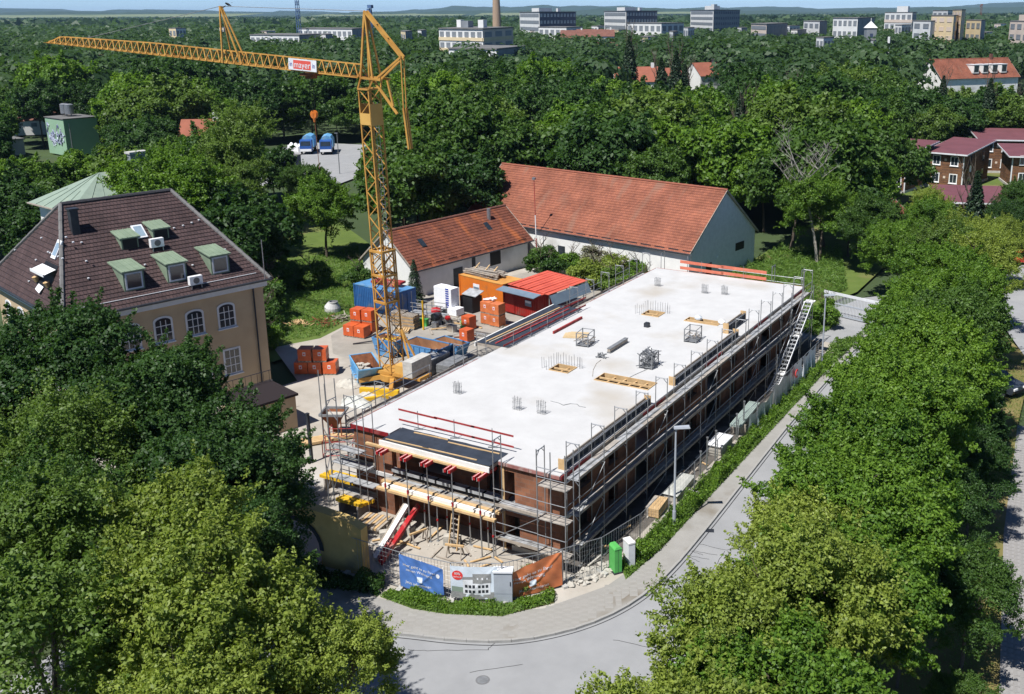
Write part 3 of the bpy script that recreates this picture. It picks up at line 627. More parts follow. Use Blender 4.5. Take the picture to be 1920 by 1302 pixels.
# ------------------------------------------------------------------ things lying on the slab
def crate(label, x, y, rz, fill, w=.85, l=1.2, h=.95):
    c = thing('mesh_crate', label, 'crate', (x, y, H), rz, 'steel crates on the slab')
    for a in (-1, 1):
        for b in (-1, 1): MB().box(a * w / 2 - .03, b * l / 2 - .03, 0, a * w / 2 + .03, b * l / 2 + .03, h).build('post', 'steel_dull', c)
    m = MB(); m.box(-w / 2 + .03, -l / 2 + .03, .08, w / 2 - .03, l / 2 - .03, .12); m.build('floor', 'steel_dull', c)
    for z in (.1, .45, h - .03):
        for a in (-1, 1): MB().bar((a * w / 2, -l / 2 + .03, z), (a * w / 2, l / 2 - .03, z), .035).build('rail', 'steel_dull', c); MB().bar((-w / 2 + .03, a * l / 2, z), (w / 2 - .03, a * l / 2, z), .035).build('rail', 'steel_dull', c)
    m = MB()
    for k in range(9):
        for a in (-1, 1): m.tube((a * w / 2, -l / 2 + l * (k + .5) / 9, .1), (a * w / 2, -l / 2 + l * (k + .5) / 9, .45), .006, 4)
    m.build('wire_mesh', 'steel', c)
    r = random.Random(int(x * 99)); m = MB()
    for k in range(fill):
        p = Vector((r.uniform(-w / 2 + .1, w / 2 - .1), r.uniform(-l / 2 + .1, l / 2 - .1), .14 + r.random() * (.85 if fill > 60 else .3))); q = p + Vector((r.uniform(-.3, .3), r.uniform(-.4, .4), r.uniform(-.1, .35 if fill > 60 else .12)))
        m.bar(p, q, .035, .05)
    tag(m.build('clamp_pile' if fill > 60 else 'timber_scrap', 'steel' if fill > 60 else 'timber_grey'), ('tangled pile of steel clamps heaped in the full crate by the right formwork' if fill > 60 else ('scrap timber in the crate beside the plywood' if y < 20 else 'scrap timber in the crate before the far timber opening')), 'scrap', 'scrap heaped in crates').location = (x, y, H)
    return c
crate('open steel mesh crate beside the plywood sheets on the slab', -8.75, 18.2, R(8), 26)
crate('steel crate overfilled with clamps near the long opening', -3.0, 16.3, R(5), 160)
crate('low mesh crate before the far timber-framed opening', -2.6, 22.5, R(5), 24)
tag(MB().bar((-11.85, 19.1, H + .1), (-11.85, 23.2, H + .1), .12, .18).build('formwork_beam', 'red_board'), 'long red formwork beam lying alone on the slab', 'beam')
b = thing('plywood_stack', 'few pale plywood sheets lying next to the mesh crate', 'plywood', (-10.3, 19.4, H), R(20))
for k in range(3): MB().box(-.75 + k * .2, -.55 + k * .12, .01 + k * .03, .55 + k * .2, .6 + k * .05, .035 + k * .03).build('board', 'plywood', b)
b = thing('aluminium_beam', 'grey beam with brackets lying on the middle of the slab', 'beam', (-6.45, 17.3, H))
MB().box(-.1, 0, .08, .1, 2.6, .3).build('web', 'timber_grey', b); MB().box(-.14, -.02, .302, .14, 2.62, .34).build('flange', 'steel_dull', b); MB().box(-.14, -.02, .02, .14, 2.62, .078).build('flange', 'steel_dull', b)
b = thing('clamp_heap', 'small heap of grey clamps at the end of the beam', 'clamps', (-6.45, 16.35, H))
for k in range(9): MB().bar((rnd.uniform(-.4, .4), rnd.uniform(-.35, .35), .06), (rnd.uniform(-.4, .4), rnd.uniform(-.35, .35), .3), .06).build('clamp', 'steel_dull', b)
tag(MB().box(-6.9, 23.55, H + .01, -6.55, 23.9, H + .3).box(-6.86, 23.59, H + .302, -6.59, 23.86, H + .34).build('junction_box', 'dark_metal'), 'small dark box standing alone on the far half of the slab', 'box')
for k, (x, y, l) in enumerate(((-2.2, 26.9, 'white sack lying in the far timber-framed opening'), (-4.1, 27.0, 'pale blue sack at the rim of the far timber-framed opening'))):
    m = MB(); n = 8
    for i in range(n):
        for j in range(5):
            f = lambda a, b: (x + .32 * math.cos(2 * math.pi * a / n) * math.sin(math.pi * (b + .15) / 5.3), y + .24 * math.sin(2 * math.pi * a / n) * math.sin(math.pi * (b + .15) / 5.3), H - .05 + .22 - .22 * math.cos(math.pi * (b + .15) / 5.3) + .02 * math.sin(a * 3))
            m.poly([f(i, j), f(i + 1, j), f(i + 1, j + 1), f(i, j + 1)])
    tag(m.build('sack', 'pvc_white' if k == 0 else 'banner_sky', smooth=True), l, 'sack')
# ------------------------------------------------------------------ front: shoring of the balcony
def red_beam(x, label):
    b = thing('shoring_beam', label, 'beam', (x, 0, 4.52), 0, 'red shoring beams under the front balcony')
    for dx in (-.14, .14):
        MB().box(dx - .07, -1.55, -.08, dx + .07, .0, .08).build('web', 'red_paint', b)
        MB().box(dx - .075, -1.56, .082, dx + .075, 0, .1).build('flange', 'red_paint', b)
        MB().box(dx - .075, -1.575, -.1, dx - .06, -1.552, .1).build('end_cap', 'white_paint', b); MB().box(dx - .012, -1.56, .1005, dx + .012, -.1, .106).build('white_edge', 'white_paint', b)
for k, x in enumerate((-10.2, -8.6, -7.25, -5.75, -3.95)):
    red_beam(x, ['red double beam poking out at the left end of the front balcony', 'second red double beam from the left under the front balcony', 'red double beam under the middle of the front balcony', 'fourth red double beam from the left under the front balcony', 'red double beam at the right end of the front balcony'][k])
prop_n = 0
def prop(x, y, h, label, lean=0.):
    p = thing('steel_prop', label, 'prop', (x, y, 0), 0, 'adjustable steel props carrying the balcony'); 
    MB().tube((0, 0, .02), (lean * .55, 0, h * .58), .038, 8).build('outer_tube', 'steel', p); MB().tube((lean * .55, 0, h * .56), (lean, 0, h - .01), .028, 8).build('inner_tube', 'steel', p)
    MB().box(-.08, -.08, 0, .08, .08, .018).build('base_plate', 'steel_dull', p); MB().tube((lean * .55, 0, h * .55), (lean * .55, 0, h * .6), .055, 8).build('collar', 'red_paint', p)
    return p
pl = 'steel prop standing between the balcony and the sandy ground'
for x, y, h in ((-10.2, -1.2, 4.4), (-8.6, -1.25, 4.4), (-7.25, -1.25, 4.4), (-5.75, -1.2, 4.4), (-3.95, -1.25, 4.4), (-9.6, -.55, 2.15), (-8.2, -.5, 2.15), (-6.7, -.5, 2.15), (-5.2, -.5, 2.15), (-4.1, -.45, 2.15), (-6.95, -1.0, 2.15), (-3.4, -1.0, 2.15)):
    prop(x, y, h, pl, rnd.uniform(-.05, .05))
# wooden ladder and saw horses under the balcony
l = thing('wooden_ladder', 'pale wooden ladder leaning under the front balcony', 'ladder', (-5.75, -1.35, 0))
for x in (-.22, .22): MB().bar((x * 1.2, 0, 0), (x, .5, 2.3), .05, .09).build('rail', 'timber', l)
for k in range(8): z = .25 + k * .27; MB().bar((-.24, .5 * z / 2.3, z), (.24, .5 * z / 2.3, z), .08, .035).build('rung', 'timber_grey', l)
def horse(x, y, rz, label):
    h = thing('saw_horse', label, 'saw horse', (x, y, 0), rz); MB().box(-.5, -.05, .62, .5, .05, .72).build('top_beam', 'timber', h)
    for a in (-.4, .4):
        for b in (-1, 1): MB().bar((a, b * .28, 0), (a * .9, b * .04, .64), .06).build('leg', 'timber_grey', h)
horse(-5.2, -1.9, .3, 'dark timber saw horse beside the ladder foot'); horse(-7.7, -1.7, 1.2, 'timber saw horse left of the ladder under the balcony')
r = random.Random(5)
for k in range(14):
    x, y = r.uniform(-9.5, -2.6), r.uniform(-2.6, -.4); a = r.uniform(0, 3.14); L = r.uniform(.5, 1.8); lay = .05 + .07 * k
    tag(MB().bar((x - L / 2 * math.cos(a), y - L / 2 * math.sin(a), .05 + (k % 3) * .02), (x + L / 2 * math.cos(a), y + L / 2 * math.sin(a), .06 + (k % 3) * .03), .1, .05).build('loose_plank', 'timber' if k % 3 else 'timber_grey'), 'loose timber offcut lying on the sand before the front wall', 'plank', 'loose offcuts before the front wall')
# red and white beam stack leaning by the blue banner
s = thing('beam_stack', 'red and white formwork beams leaning in a slanted stack by the blue banner', 'beam stack', (-8.1, -4.35, .05))
for k, mt in enumerate(('red_paint', 'red_paint', 'white_paint', 'white_paint', 'timber_grey')):
    a = Vector((-.12 * k + (.1 if k < 2 else -.15), .0 + .08 * k, .05 + .02 * k)); MB().bar(a, a + Vector((-.6, 3.9 - (.5 if k > 1 else 0), 1.25)), .16, .2).build('beam', mt, s)
MB().bar((-.1, .2, .2), (-.35, 1.4, .62), .17, .21).build('paint_band', 'red_paint', s)
# stack of timber and pallets left of the props
s = thing('timber_pile', 'pile of short timbers stacked on bearers left of the props', 'timber pile', (-10.9, -1.6, 0), .15)
for k in range(3): MB().box(-.9, -.5 + k * .5, 0, .9, -.4 + k * .5, .3).build('bearer', 'timber_grey', s)
for k in range(9): MB().box(-.85 + k * .19, -.7, .302, -.7 + k * .19, .8, .42).build('timber', 'timber' if k % 2 else 'timber_grey', s)
for k, (x, y) in enumerate(((-8.9, -1.2), (-6.1, -.9), (-9.4, -2.1))):
    s = thing('cinder_block_pile', ['few pale blocks piled behind the slanted beam stack', 'pale blocks lying near the ladder foot', 'pale blocks on the sand left of the slanted beams'][k], 'blocks', (x, y, 0), .4 * k)
    for j in range(4): MB().box(-.45 + (j % 2) * .47, -.2, (j // 2) * .26, -.02 + (j % 2) * .47, .2, (j // 2) * .26 + .24).build('block', 'stone', s)
# ------------------------------------------------------------------ tower crane
CB = Vector((-23.97, 15.8, 0)); lean = (RIGHT * Vector((1, 1, 0))).normalized() * -.45
cr = thing('tower_crane', 'yellow self-erecting tower crane with lattice mast and long jib', 'crane', CB)
MT = Vector((lean.x, lean.y, 22.3)); ma = R(-9)
def mcorner(z, s, k): c = MT * (z / 22.3); a = ma + R(45 + 90 * k); return Vector((c.x + s * .7071 * math.cos(a), c.y + s * .7071 * math.sin(a), z))
def lattice_mast(z0, z1, s, pitch, name, w=.09):
    for k in range(4): MB().bar(mcorner(z0, s, k), mcorner(z1, s, k), w).build('chord', 'yellow_crane', cr)
    n = round((z1 - z0) / pitch)
    for f in range(4):
        m = MB()
        for i in range(n):
            za, zb = z0 + (z1 - z0) * i / n, z0 + (z1 - z0) * (i + 1) / n; k, j = (f, (f + 1) % 4) if i % 2 else ((f + 1) % 4, f)
            m.bar(mcorner(za, s, k), mcorner(zb, s, j), w * .6)
        m.bar(mcorner(z0, s, f), mcorner(z0, s, (f + 1) % 4), w); m.bar(mcorner(z1, s, f), mcorner(z1, s, (f + 1) % 4), w)
        m.build('bracing', 'yellow_crane', cr)
lattice_mast(1.2, 10.4, 1.24, .95, 'lower'); lattice_mast(6.6, 21.9, 1.04, .9, 'upper')
m = MB()
for z in (6.6, 8.6, 10.4):
    for f in range(4): m.bar(mcorner(z, 1.26, f), mcorner(z, 1.26, (f + 1) % 4), .16)
m.build('collar_frame', 'yellow_crane', cr)
m = MB()                                                   # ladder inside the mast
for dx in (-.15, .15): m.tube(mcorner(1.5, .5, 0) + Vector((dx, 0, 0)), mcorner(21, .5, 0) + Vector((dx, 0, 0)), .02, 5)
for k in range(60): z = 1.6 + k * .32; m.tube(mcorner(z, .5, 0) + Vector((-.15, 0, 0)), mcorner(z, .5, 0) + Vector((.15, 0, 0)), .012, 4)
m.build('ladder', 'steel', cr)
def mpanel(z0, z1, f, mat, off=.03):
    a, b, c, d = mcorner(z0, 1.1, f), mcorner(z0, 1.1, (f + 1) % 4), mcorner(z1, 1.1, (f + 1) % 4), mcorner(z1, 1.1, f); n = (b - a).cross(d - a).normalized() * off
    mm = MB(); mm._hex([a, b, b + n, a + n, d, c, c + n, d + n]); mm.build('mast_panel', mat, cr)
mpanel(19.45, 20.25, 2, 'yellow_panel'); mpanel(19.4, 20.9, 3, 'yellow_panel'); mpanel(19.45, 20.25, 0, 'yellow_panel'); mpanel(19.4, 20.9, 1, 'yellow_panel')
# jib: triangular lattice rising gently to the tip
J = MT + Vector((0, 0, .35)); tip = deep(92, 80, 84) - CB; jd = (tip - J); JL = jd.length; jd.normalize(); js = Vector((-jd.y, jd.x, 0)).normalized(); ju = jd.cross(js).normalized()
if ju.z < 0: ju = -ju
if js.dot(CAM - CB) < 0: js = -js
def jp(s, side, up):                                        # a point of the jib
    h = .86 if s < JL * .62 else .86 - .3 * (s - JL * .62) / (JL * .38); h = h * min(1, max(.12, (JL - s) / 1.6)) if up else 0
    return J + jd * s + js * (side * .5) + ju * h
s0 = .5; n = 46
for sd_ in (-1, 1): MB().bar(jp(s0, sd_, 0), jp(JL, sd_ * .4, 0), .085).build('jib_chord', 'yellow_crane', cr)
mm = MB()
for i in range(n): mm.bar(jp(s0 + (JL - s0) * i / n, 0, 1), jp(s0 + (JL - s0) * (i + 1) / n, 0, 1), .085)
mm.build('jib_chord', 'yellow_crane', cr)
for sd_ in (-1, 1):
    mm = MB()
    for i in range(n):
        a, b = s0 + (JL - s0) * i / n, s0 + (JL - s0) * (i + 1) / n
        mm.bar(jp(a, sd_, 0), jp(a, 0, 1), .05); mm.bar(jp(a, sd_, 0), jp(b, 0, 1), .045)
    mm.build('jib_bracing', 'yellow_crane', cr)
mm = MB()
for i in range(n):
    a, b = s0 + (JL - s0) * i / n, s0 + (JL - s0) * (i + 1) / n; mm.bar(jp(a, -1, 0), jp(b, 1, 0), .04); mm.bar(jp(a, -1, 0), jp(a, 1, 0), .04)
mm.build('jib_bracing', 'yellow_crane', cr)
# tower head: A-frame, rear struts, guys
apex = J + Vector((0, 0, 4.45)) - Vector((jd.x, jd.y, 0)) * .1
for sd_ in (-.45, .45):
    MB().bar(J + jd * .3 + js * sd_, apex + js * sd_ * .25, .13).build('head_leg', 'yellow_crane', cr); MB().bar(J - jd * .75 + js * sd_, apex + js * sd_ * .25, .12).build('head_leg', 'yellow_crane', cr)
back = J - Vector((jd.x, jd.y, 0)).normalized() * 3.05 + Vector((0, 0, 1.45))
for sd_ in (-.16, .16):
    MB().bar(apex + js * sd_, back + js * sd_, .13).build('rear_strut', 'yellow_crane', cr)
    MB().bar(J - jd * .9 + js * sd_ * 2, back + js * sd_, .13).build('rear_strut', 'yellow_crane', cr)
    MB().bar(back + js * sd_, back + js * sd_ + Vector((0, 0, -3.4)), .07).build('rear_guy', 'yellow_crane', cr)
    MB().bar(back + js * sd_ + Vector((0, 0, -3.4)), back + js * sd_ + Vector((lean.x * -.5, lean.y * -.5, -6.2)), .13).build('rear_guy', 'yellow_crane', cr)
for t_ in (.3, .6): p = apex.lerp(back, t_); MB().bar(p - js * .2, p + js * .2, .1).build('spacer', 'yellow_crane', cr)
lv = J - jd * .7 + Vector((0, 0, -.1)); MB().bar(lv + js * .3, lv - Vector((jd.x, jd.y, 0)) * 1.9 + Vector((0, 0, -2.2)) + js * .3, .14).build('erection_lever', 'yellow_crane', cr)
MB().bar(lv - jd * 1.2 + js * .3 + Vector((0, 0, .1)), lv - jd * 1.6 + Vector((0, 0, -1.6)) + js * .3, .12).build('erection_lever', 'yellow_crane', cr)
m = MB()
for f in range(4): m.bar(mcorner(21.9, 1.1, f), J + jd * (.3 if f in (1, 2) else -.8) + js * (.45 if f in (2, 3) else -.45), .1); m.bar(mcorner(21.9, 1.1, f), mcorner(21.9, 1.1, (f + 1) % 4), .12)
m.bar(J + jd * .3 + js * .5, J - jd * 1.5 + js * .5, .14); m.bar(J + jd * .3 - js * .5, J - jd * 1.5 - js * .5, .14); m.build('head_frame', 'yellow_crane', cr)
# pendant post on the jib and the lines
sp = min(range(1, 400), key=lambda k: abs(proj(jp(JL * k / 400, 0, 0) + CB)[0] - 426)) * JL / 400
ptop = jp(sp, 0, 0) + Vector((0, 0, 4.05)) + jd * .15
for sd_ in (-1, 1): MB().bar(jp(sp - .05, sd_, 0), ptop + js * sd_ * .08, .1).build('pendant_post', 'yellow_crane', cr); MB().bar(jp(sp - 1.75, sd_ * .6, 0), ptop + js * sd_ * .08, .09).build('pendant_post', 'yellow_crane', cr)
m = MB(); m.tube(ptop, apex, .022, 5); m.build('pendant_line', 'steel_dull', cr)
m = MB(); m.tube(ptop, jp(JL * .86, 0, 1), .022, 5); m.build('pendant_line', 'steel_dull', cr)
# trolley, hoist rope and hook
st = min(range(1, 400), key=lambda k: abs(proj(jp(JL * k / 400, 0, 0) + CB)[0] - 583)) * JL / 400; tp = jp(st, 0, 0)
MB().obox(tp + Vector((0, 0, -.2)), .65, .45, .09, math.atan2(jd.y, jd.x)).obox(tp + Vector((0, 0, -.4)), .3, .3, .1, math.atan2(jd.y, jd.x)).build('trolley', 'rust', cr)
hk = tp + Vector((0, 0, -3.05)); m = MB(); m.tube(tp + js * .12 + Vector((0, 0, -.4)), hk + js * .12 + Vector((0, 0, .2)), .02, 4); m.tube(tp - js * .12 + Vector((0, 0, -.4)), hk - js * .12 + Vector((0, 0, .2)), .02, 4); m.build('hoist_rope', 'black', cr)
m = MB(); m.tube(hk + js * -.1, hk + js * .1, .3, 12); m.tube(hk + Vector((0, 0, .1)), hk + Vector((0, 0, -.55)), .16, 8, .08); m.build('hook_block', 'orange_container', cr)
m = MB(); pr = hk + Vector((0, 0, -.55))
for k in range(9): a, b = 3.4 * k / 9, 3.4 * (k + 1) / 9; m.tube(pr + Vector((lean.x * -.1 * k / 3, 0, -a)), pr + Vector((lean.x * -.1 * (k + 1) / 3, 0, -b)), .028, 4)
m.build('hook_chain', 'rust', cr)
# sign board on the jib with its lettering
ss = min(range(1, 400), key=lambda k: abs(proj(jp(JL * k / 400, 0, 0) + CB)[0] - 580)) * JL / 400
sc = jp(ss, 0, 0) + js * .62 + ju * .46; rx = -jd; 
if rx.dot(RIGHT) < 0: rx = -rx
sign = MB(); 
def srect(u0, v0, u1, v1, off): return [sc + rx * u + ju * v + js * off for u, v in ((u0, v0), (u1, v0), (u1, v1), (u0, v1))]
q = srect(-1.32, -.4, 1.32, .4, 0); q2 = srect(-1.32, -.4, 1.32, .4, .03); sign._hex([q[0], q[1], q2[1], q2[0], q[3], q[2], q2[2], q2[3]]); so = sign.build('sign_board', 'print_white', cr)
MB().poly(srect(-.85, -.31, .8, .31, .036)).build('sign_field', 'sign_red', so)
mrot = Matrix((rx, ju, js)).transposed().to_euler()
lettering('mayer', so, sc + js * .045 + rx * -.02 + ju * -.02, mrot, .62, 'print_white', sx=1.0)
for u in (-1.08, 1.06): lettering('in', so, sc + js * .04 + rx * u, mrot, .5, 'blue_print', sx=.75)
# undercarriage, ballast, winch
bx = thing('x', None, None); bpy.data.objects.remove(bx)
for k in range(4):
    a = ma + R(45 + 90 * k); d = Vector((math.cos(a), math.sin(a), 0)); MB().bar(d * .4 + Vector((0, 0, .75)), d * 2.5 + Vector((0, 0, .5)), .28, .34).build('outrigger', 'yellow_crane', cr)
    MB().tube(d * 2.45 + Vector((0, 0, .05)), d * 2.45 + Vector((0, 0, .55)), .08, 8).build('jack', 'steel', cr); MB().obox(d * 2.45 + Vector((0, 0, .03)), .35, .35, .03, a).build('foot_pad', 'timber_grey', cr)
MB().tube((0, 0, .55), (0, 0, 1.0), .95, 20).build('slew_ring', 'yellow_crane', cr)
fw = Vector((jd.x, jd.y, 0)).normalized(); ra = math.atan2(fw.y, fw.x)
MB().obox(Vector((0, 0, 1.15)) - fw * 1.0, 2.1, .7, .12, ra).build('slew_platform', 'yellow_crane', cr)
for k in range(4): MB().obox(Vector((0, 0, 1.5 + k * .3)) - fw * 2.35, .42, 1.15, .145, ra).build('ballast_block', 'concrete_edge', cr)
MB().obox(Vector((0, 0, 1.6)) - fw * 1.2 + js * .3, .45, .35, .32, ra).build('winch_box', 'yellow_panel', cr)
MB().tube(Vector((0, 0, 1.5)) - fw * 1.2 - js * .5, Vector((0, 0, 1.5)) - fw * 1.2 - js * .05, .3, 12).build('rope_drum', 'steel_dull', cr)
for sd_ in (-.55, .55): MB().bar(Vector((0, 0, 1.27)) - fw * 2.4 + js * sd_, mcorner(4.4, 1.24, 0) * 1 + js * 0, .12).build('back_stay', 'yellow_crane', cr)
MB().bar(Vector((0, 0, 1.3)) + fw * .9 + js * .4, Vector((0, 0, .35)) + fw * 2.6 + js * 1.2, .16).build('tow_arm', 'yellow_crane', cr)
MB().bar(Vector((0, 0, 1.3)) + fw * .9 - js * .4, Vector((0, 0, .35)) + fw * 2.4 - js * .8, .16).build('tow_arm', 'yellow_crane', cr)
# crow on the pendant line
bp_ = ptop.lerp(apex, .06) + CB; b = thing('crow', 'black crow perched on the pendant line near the jib post', 'bird', bp_ + Vector((0, 0, .04)))
m = MB(); prof = [(-.22, .0), (-.12, .05), (.0, .085), (.1, .08), (.17, .06), (.21, .05)]; ax_ = RIGHT
for i in range(len(prof) - 1): m.tube(-ax_ * -prof[i][0] * -1 + Vector((0, 0, .1 - prof[i][0] * -.5)), -ax_ * -prof[i + 1][0] * -1 + Vector((0, 0, .1 + prof[i + 1][0] * .5)), max(.012, prof[i][1]), 8, max(.02, prof[i + 1][1]))
m.build('body', 'black', b, smooth=True); MB().tube(ax_ * .25 + Vector((0, 0, .24)), ax_ * .33 + Vector((0, 0, .22)), .02, 6, .004).build('beak', 'dark_metal', b); MB().tube(ax_ * -.2 + Vector((0, 0, .0)), ax_ * -.42 + Vector((0, 0, -.1)), .03, 4, .05).build('tail', 'black', b)
for y in (-.03, .03): MB().tube(Vector((0, y, -.02)), Vector((0, y, .06)), .008, 4).build('leg', 'dark_metal', b)
# ------------------------------------------------------------------ pitched roofs with stepped tile rows
def tile_rows(mb, e0, e1, r1, r0, row=.36, lift=.035):
    """eave e0-e1, ridge r0-r1 (same sides); rows overlap like tiles"""
    e0, e1, r0, r1 = map(Vector, (e0, e1, r0, r1)); n_ = (e1 - e0).cross(r0 - e0).normalized()
    if n_.z < 0: n_ = -n_
    ln = ((r0 + r1) / 2 - (e0 + e1) / 2).length; k = max(1, round(ln / row)); L = (e1 - e0).length; ux = (e1 - e0) / L
    for i in range(k):
        ta, tb = i / k, (i + 1) / k; a, b = e0.lerp(r0, ta), e1.lerp(r1, ta); c, d = e1.lerp(r1, min(1, tb + .12 / k)), e0.lerp(r0, min(1, tb + .12 / k))
        up = n_ * lift; v = i * row; f = lambda p, vv: ((p - e0).dot(ux), vv)
        mb.poly([a + up, b + up, c, d], [f(a, v), f(b, v), f(c, v + row), f(d, v + row)]); mb.poly([a, b, b + up, a + up], [f(a, v), f(b, v), f(b, v + .02), f(a, v + .02)])
def ridge_caps(parent, a, b, mat, r=.12, step=.38, name='ridge_tile'):
    a, b = Vector(a), Vector(b); n = max(1, int((b - a).length / step)); m = MB(); d = (b - a) / n
    for k in range(n): m.tube(a + d * k, a + d * (k + 1.06), r * (1.1 if k % 2 else 1), 7)
    return m.build(name, mat, parent)
def window(parent, c, n, w, h, arch=False, frame='pale_trim', cols=3, rows=3, glass='glass', reveal=.06, sill=True):
    """framed window on a wall: c centre on the wall face, n outward unit normal"""
    c, n = Vector(c), Vector(n); ux = Vector((-n.y, n.x, 0)); uz = Vector((0, 0, 1))
    def pr(pts, d0, d1, name, mat, par):
        m = MB(); m.extr(pts, c + n * d0, ux, uz, n * (d1 - d0)); return m.build(name, mat, par)
    def outline(w, h, bot):
        if not arch: return [(-w / 2, bot), (w / 2, bot), (w / 2, h / 2), (-w / 2, h / 2)]
        top = [(w / 2 * math.cos(math.pi * k / 8), h / 2 - .16 * h + .16 * h * math.sin(math.pi * k / 8)) for k in range(9)]
        return [(-w / 2, bot), (w / 2, bot)] + top
    wn = pr(outline(w + .28, h + .26, -h / 2 - .12), .002, .035, 'window', frame, parent)
    pr(outline(w, h, -h / 2), .037, .045, 'pane', glass, wn)
    for k in range(1, cols): x = -w / 2 + w * k / cols; pr([(x - .025, -h / 2), (x + .025, -h / 2), (x + .025, h / 2 - (.1 * h if arch else 0)), (x - .025, h / 2 - (.1 * h if arch else 0))], .047, .062, 'muntin', frame, wn)
    for k in range(1, rows): z = -h / 2 + h * k / rows; pr([(-w / 2, z - .025), (w / 2, z - .025), (w / 2, z + .025), (-w / 2, z + .025)], .047, .066, 'muntin', frame, wn)
    if sill: pr([(-w / 2 - .2, -h / 2 - .2), (w / 2 + .2, -h / 2 - .2), (w / 2 + .2, -h / 2 - .125), (-w / 2 - .2, -h / 2 - .125)], .002, .14, 'sill', frame, wn)
    return wn
def gable_house(name, label, cat, x, y, ang, L, Wd, e, rg, wall, tile, ov=.35, gutter=True):
    h = thing(name, label, cat, (x, y, 0), ang); m = MB()
    m.box(0, 0, -.1, L, Wd, e)
    for xx in (0, L): m.poly([(xx, 0, e), (xx, Wd, e), (xx, Wd / 2, rg - .12)])
    m.build('wall', wall, h)
    sl = (rg - e) / (Wd / 2); ez = e - ov * sl
    for sgn in (0, 1):
        m = MB(); y0 = -ov if sgn == 0 else Wd + ov
        if sgn == 0: tile_rows(m, (-ov, y0, ez), (L + ov, y0, ez), (L + ov, Wd / 2, rg), (-ov, Wd / 2, rg))
        else: tile_rows(m, (L + ov, y0, ez), (-ov, y0, ez), (-ov, Wd / 2, rg), (L + ov, Wd / 2, rg))
        m.build('roof', tile, h)
        MB().poly([(-ov, y0, ez - .05), (L + ov, y0, ez - .05), (L + ov, Wd / 2, rg - .07), (-ov, Wd / 2, rg - .07)]).build('soffit', 'timber_grey', h)
        if gutter: MB().tube((-ov, y0 - (.06 if sgn == 0 else -.06), ez - .03), (L + ov, y0 - (.06 if sgn == 0 else -.06), ez - .03), .075, 8).build('gutter', 'dark_metal', h)
    ridge_caps(h, (-ov, Wd / 2, rg + .03), (L + ov, Wd / 2, rg + .03), tile if isinstance(tile, str) and False else 'far_roof_orange' if tile == 'tile_red' else 'far_roof')
    for xx in (-ov, L + ov): 
        for y0, s_ in ((-ov, 1), (Wd + ov, -1)): MB().bar((xx, y0, ez - .02), (xx, Wd / 2, rg - .02), .06, .14).build('verge', 'timber_grey', h)
    return h
barn = gable_house('barn', 'long white barn with a bright red tiled roof and grey gable behind the slab', 'barn', -45.59, 55.4, -.16, 30.99, 13.26, 4.06, 9.29, 'white_render', 'tile_red', .3)
MB().box(31.0, 0, 0, 31.03, 13.26, 4.05).poly([(31.03, 0, 4.05), (31.03, 13.26, 4.05), (31.03, 6.63, 9.15)]).build('gable_render', 'pale_trim', barn)
MB().box(31.031, 3.2, .0, 31.06, 4.3, 2.1).build('door', 'black', barn); MB().box(31.031, 9.1, 2.35, 31.06, 10.9, 3.2).build('window', 'black', barn); MB().box(31.031, 5.2, 2.3, 31.12, 5.5, 2.55).build('lamp', 'pvc_white', barn)
for xx in (14, 19, 24): MB().box(xx, -.03, 1.3, xx + 1, -.002, 2.3).build('window', 'glass', barn)
MB().tube((7.1, -.25, 0), (7.1, -.25, 3.6), .07, 8).build('downpipe', 'dark_metal', barn)
for k in range(14): MB().bar((8.2 + k * 1.7, -.1, 4.05), (9.4 + k * 1.7, -.1, 4.05), .03, .12).build('snow_guard', 'dark_metal', barn)
low = gable_house('annex_house', 'low white outbuilding with a weathered red tiled roof left of the site cabins', 'house', -37.45, 35.35, 1.41, 16.95, 7.7, 3.0, 6.19, 'white_render', 'tile_old', .3)
for u, v in ((3.0, .52), (12.6, .55)):
    yy = 3.85 * v; zz = 3.0 + (6.19 - 3.0) * v; sl = (6.19 - 3) / 3.85
    MB()._hex([Vector((u + a, yy + b, zz + b * sl + c)) for c in (.03, .12) for a, b in ((-.3, -.4), (.3, -.4), (.3, .4), (-.3, .4))]).build('skylight', 'glass', low)
MB().tube((13.6, 2.9, 5.2), (13.6, 2.9, 6.5), .22, 12).build('flue', 'steel', low)
MB().box(5.2, -.04, .0, 6.5, -.003, 1.9).build('door', 'dark_metal', low); MB().box(10.6, -.04, 1.1, 12.2, -.003, 2.8).build('window', 'black', low); MB().box(7.9, -.12, 0, 8.3, -.003, 2.95).build('pillar', 'dark_metal', low)
MB().box(16.6, -.06, 0, 16.98, -.003, 2.9).build('pillar', 'dark_metal', low)
for k in range(9): MB().bar((1 + k * 1.75, -.12, 3.12), (2.2 + k * 1.75, -.12, 3.12), .03, .1).build('snow_guard', 'far_roof', low)
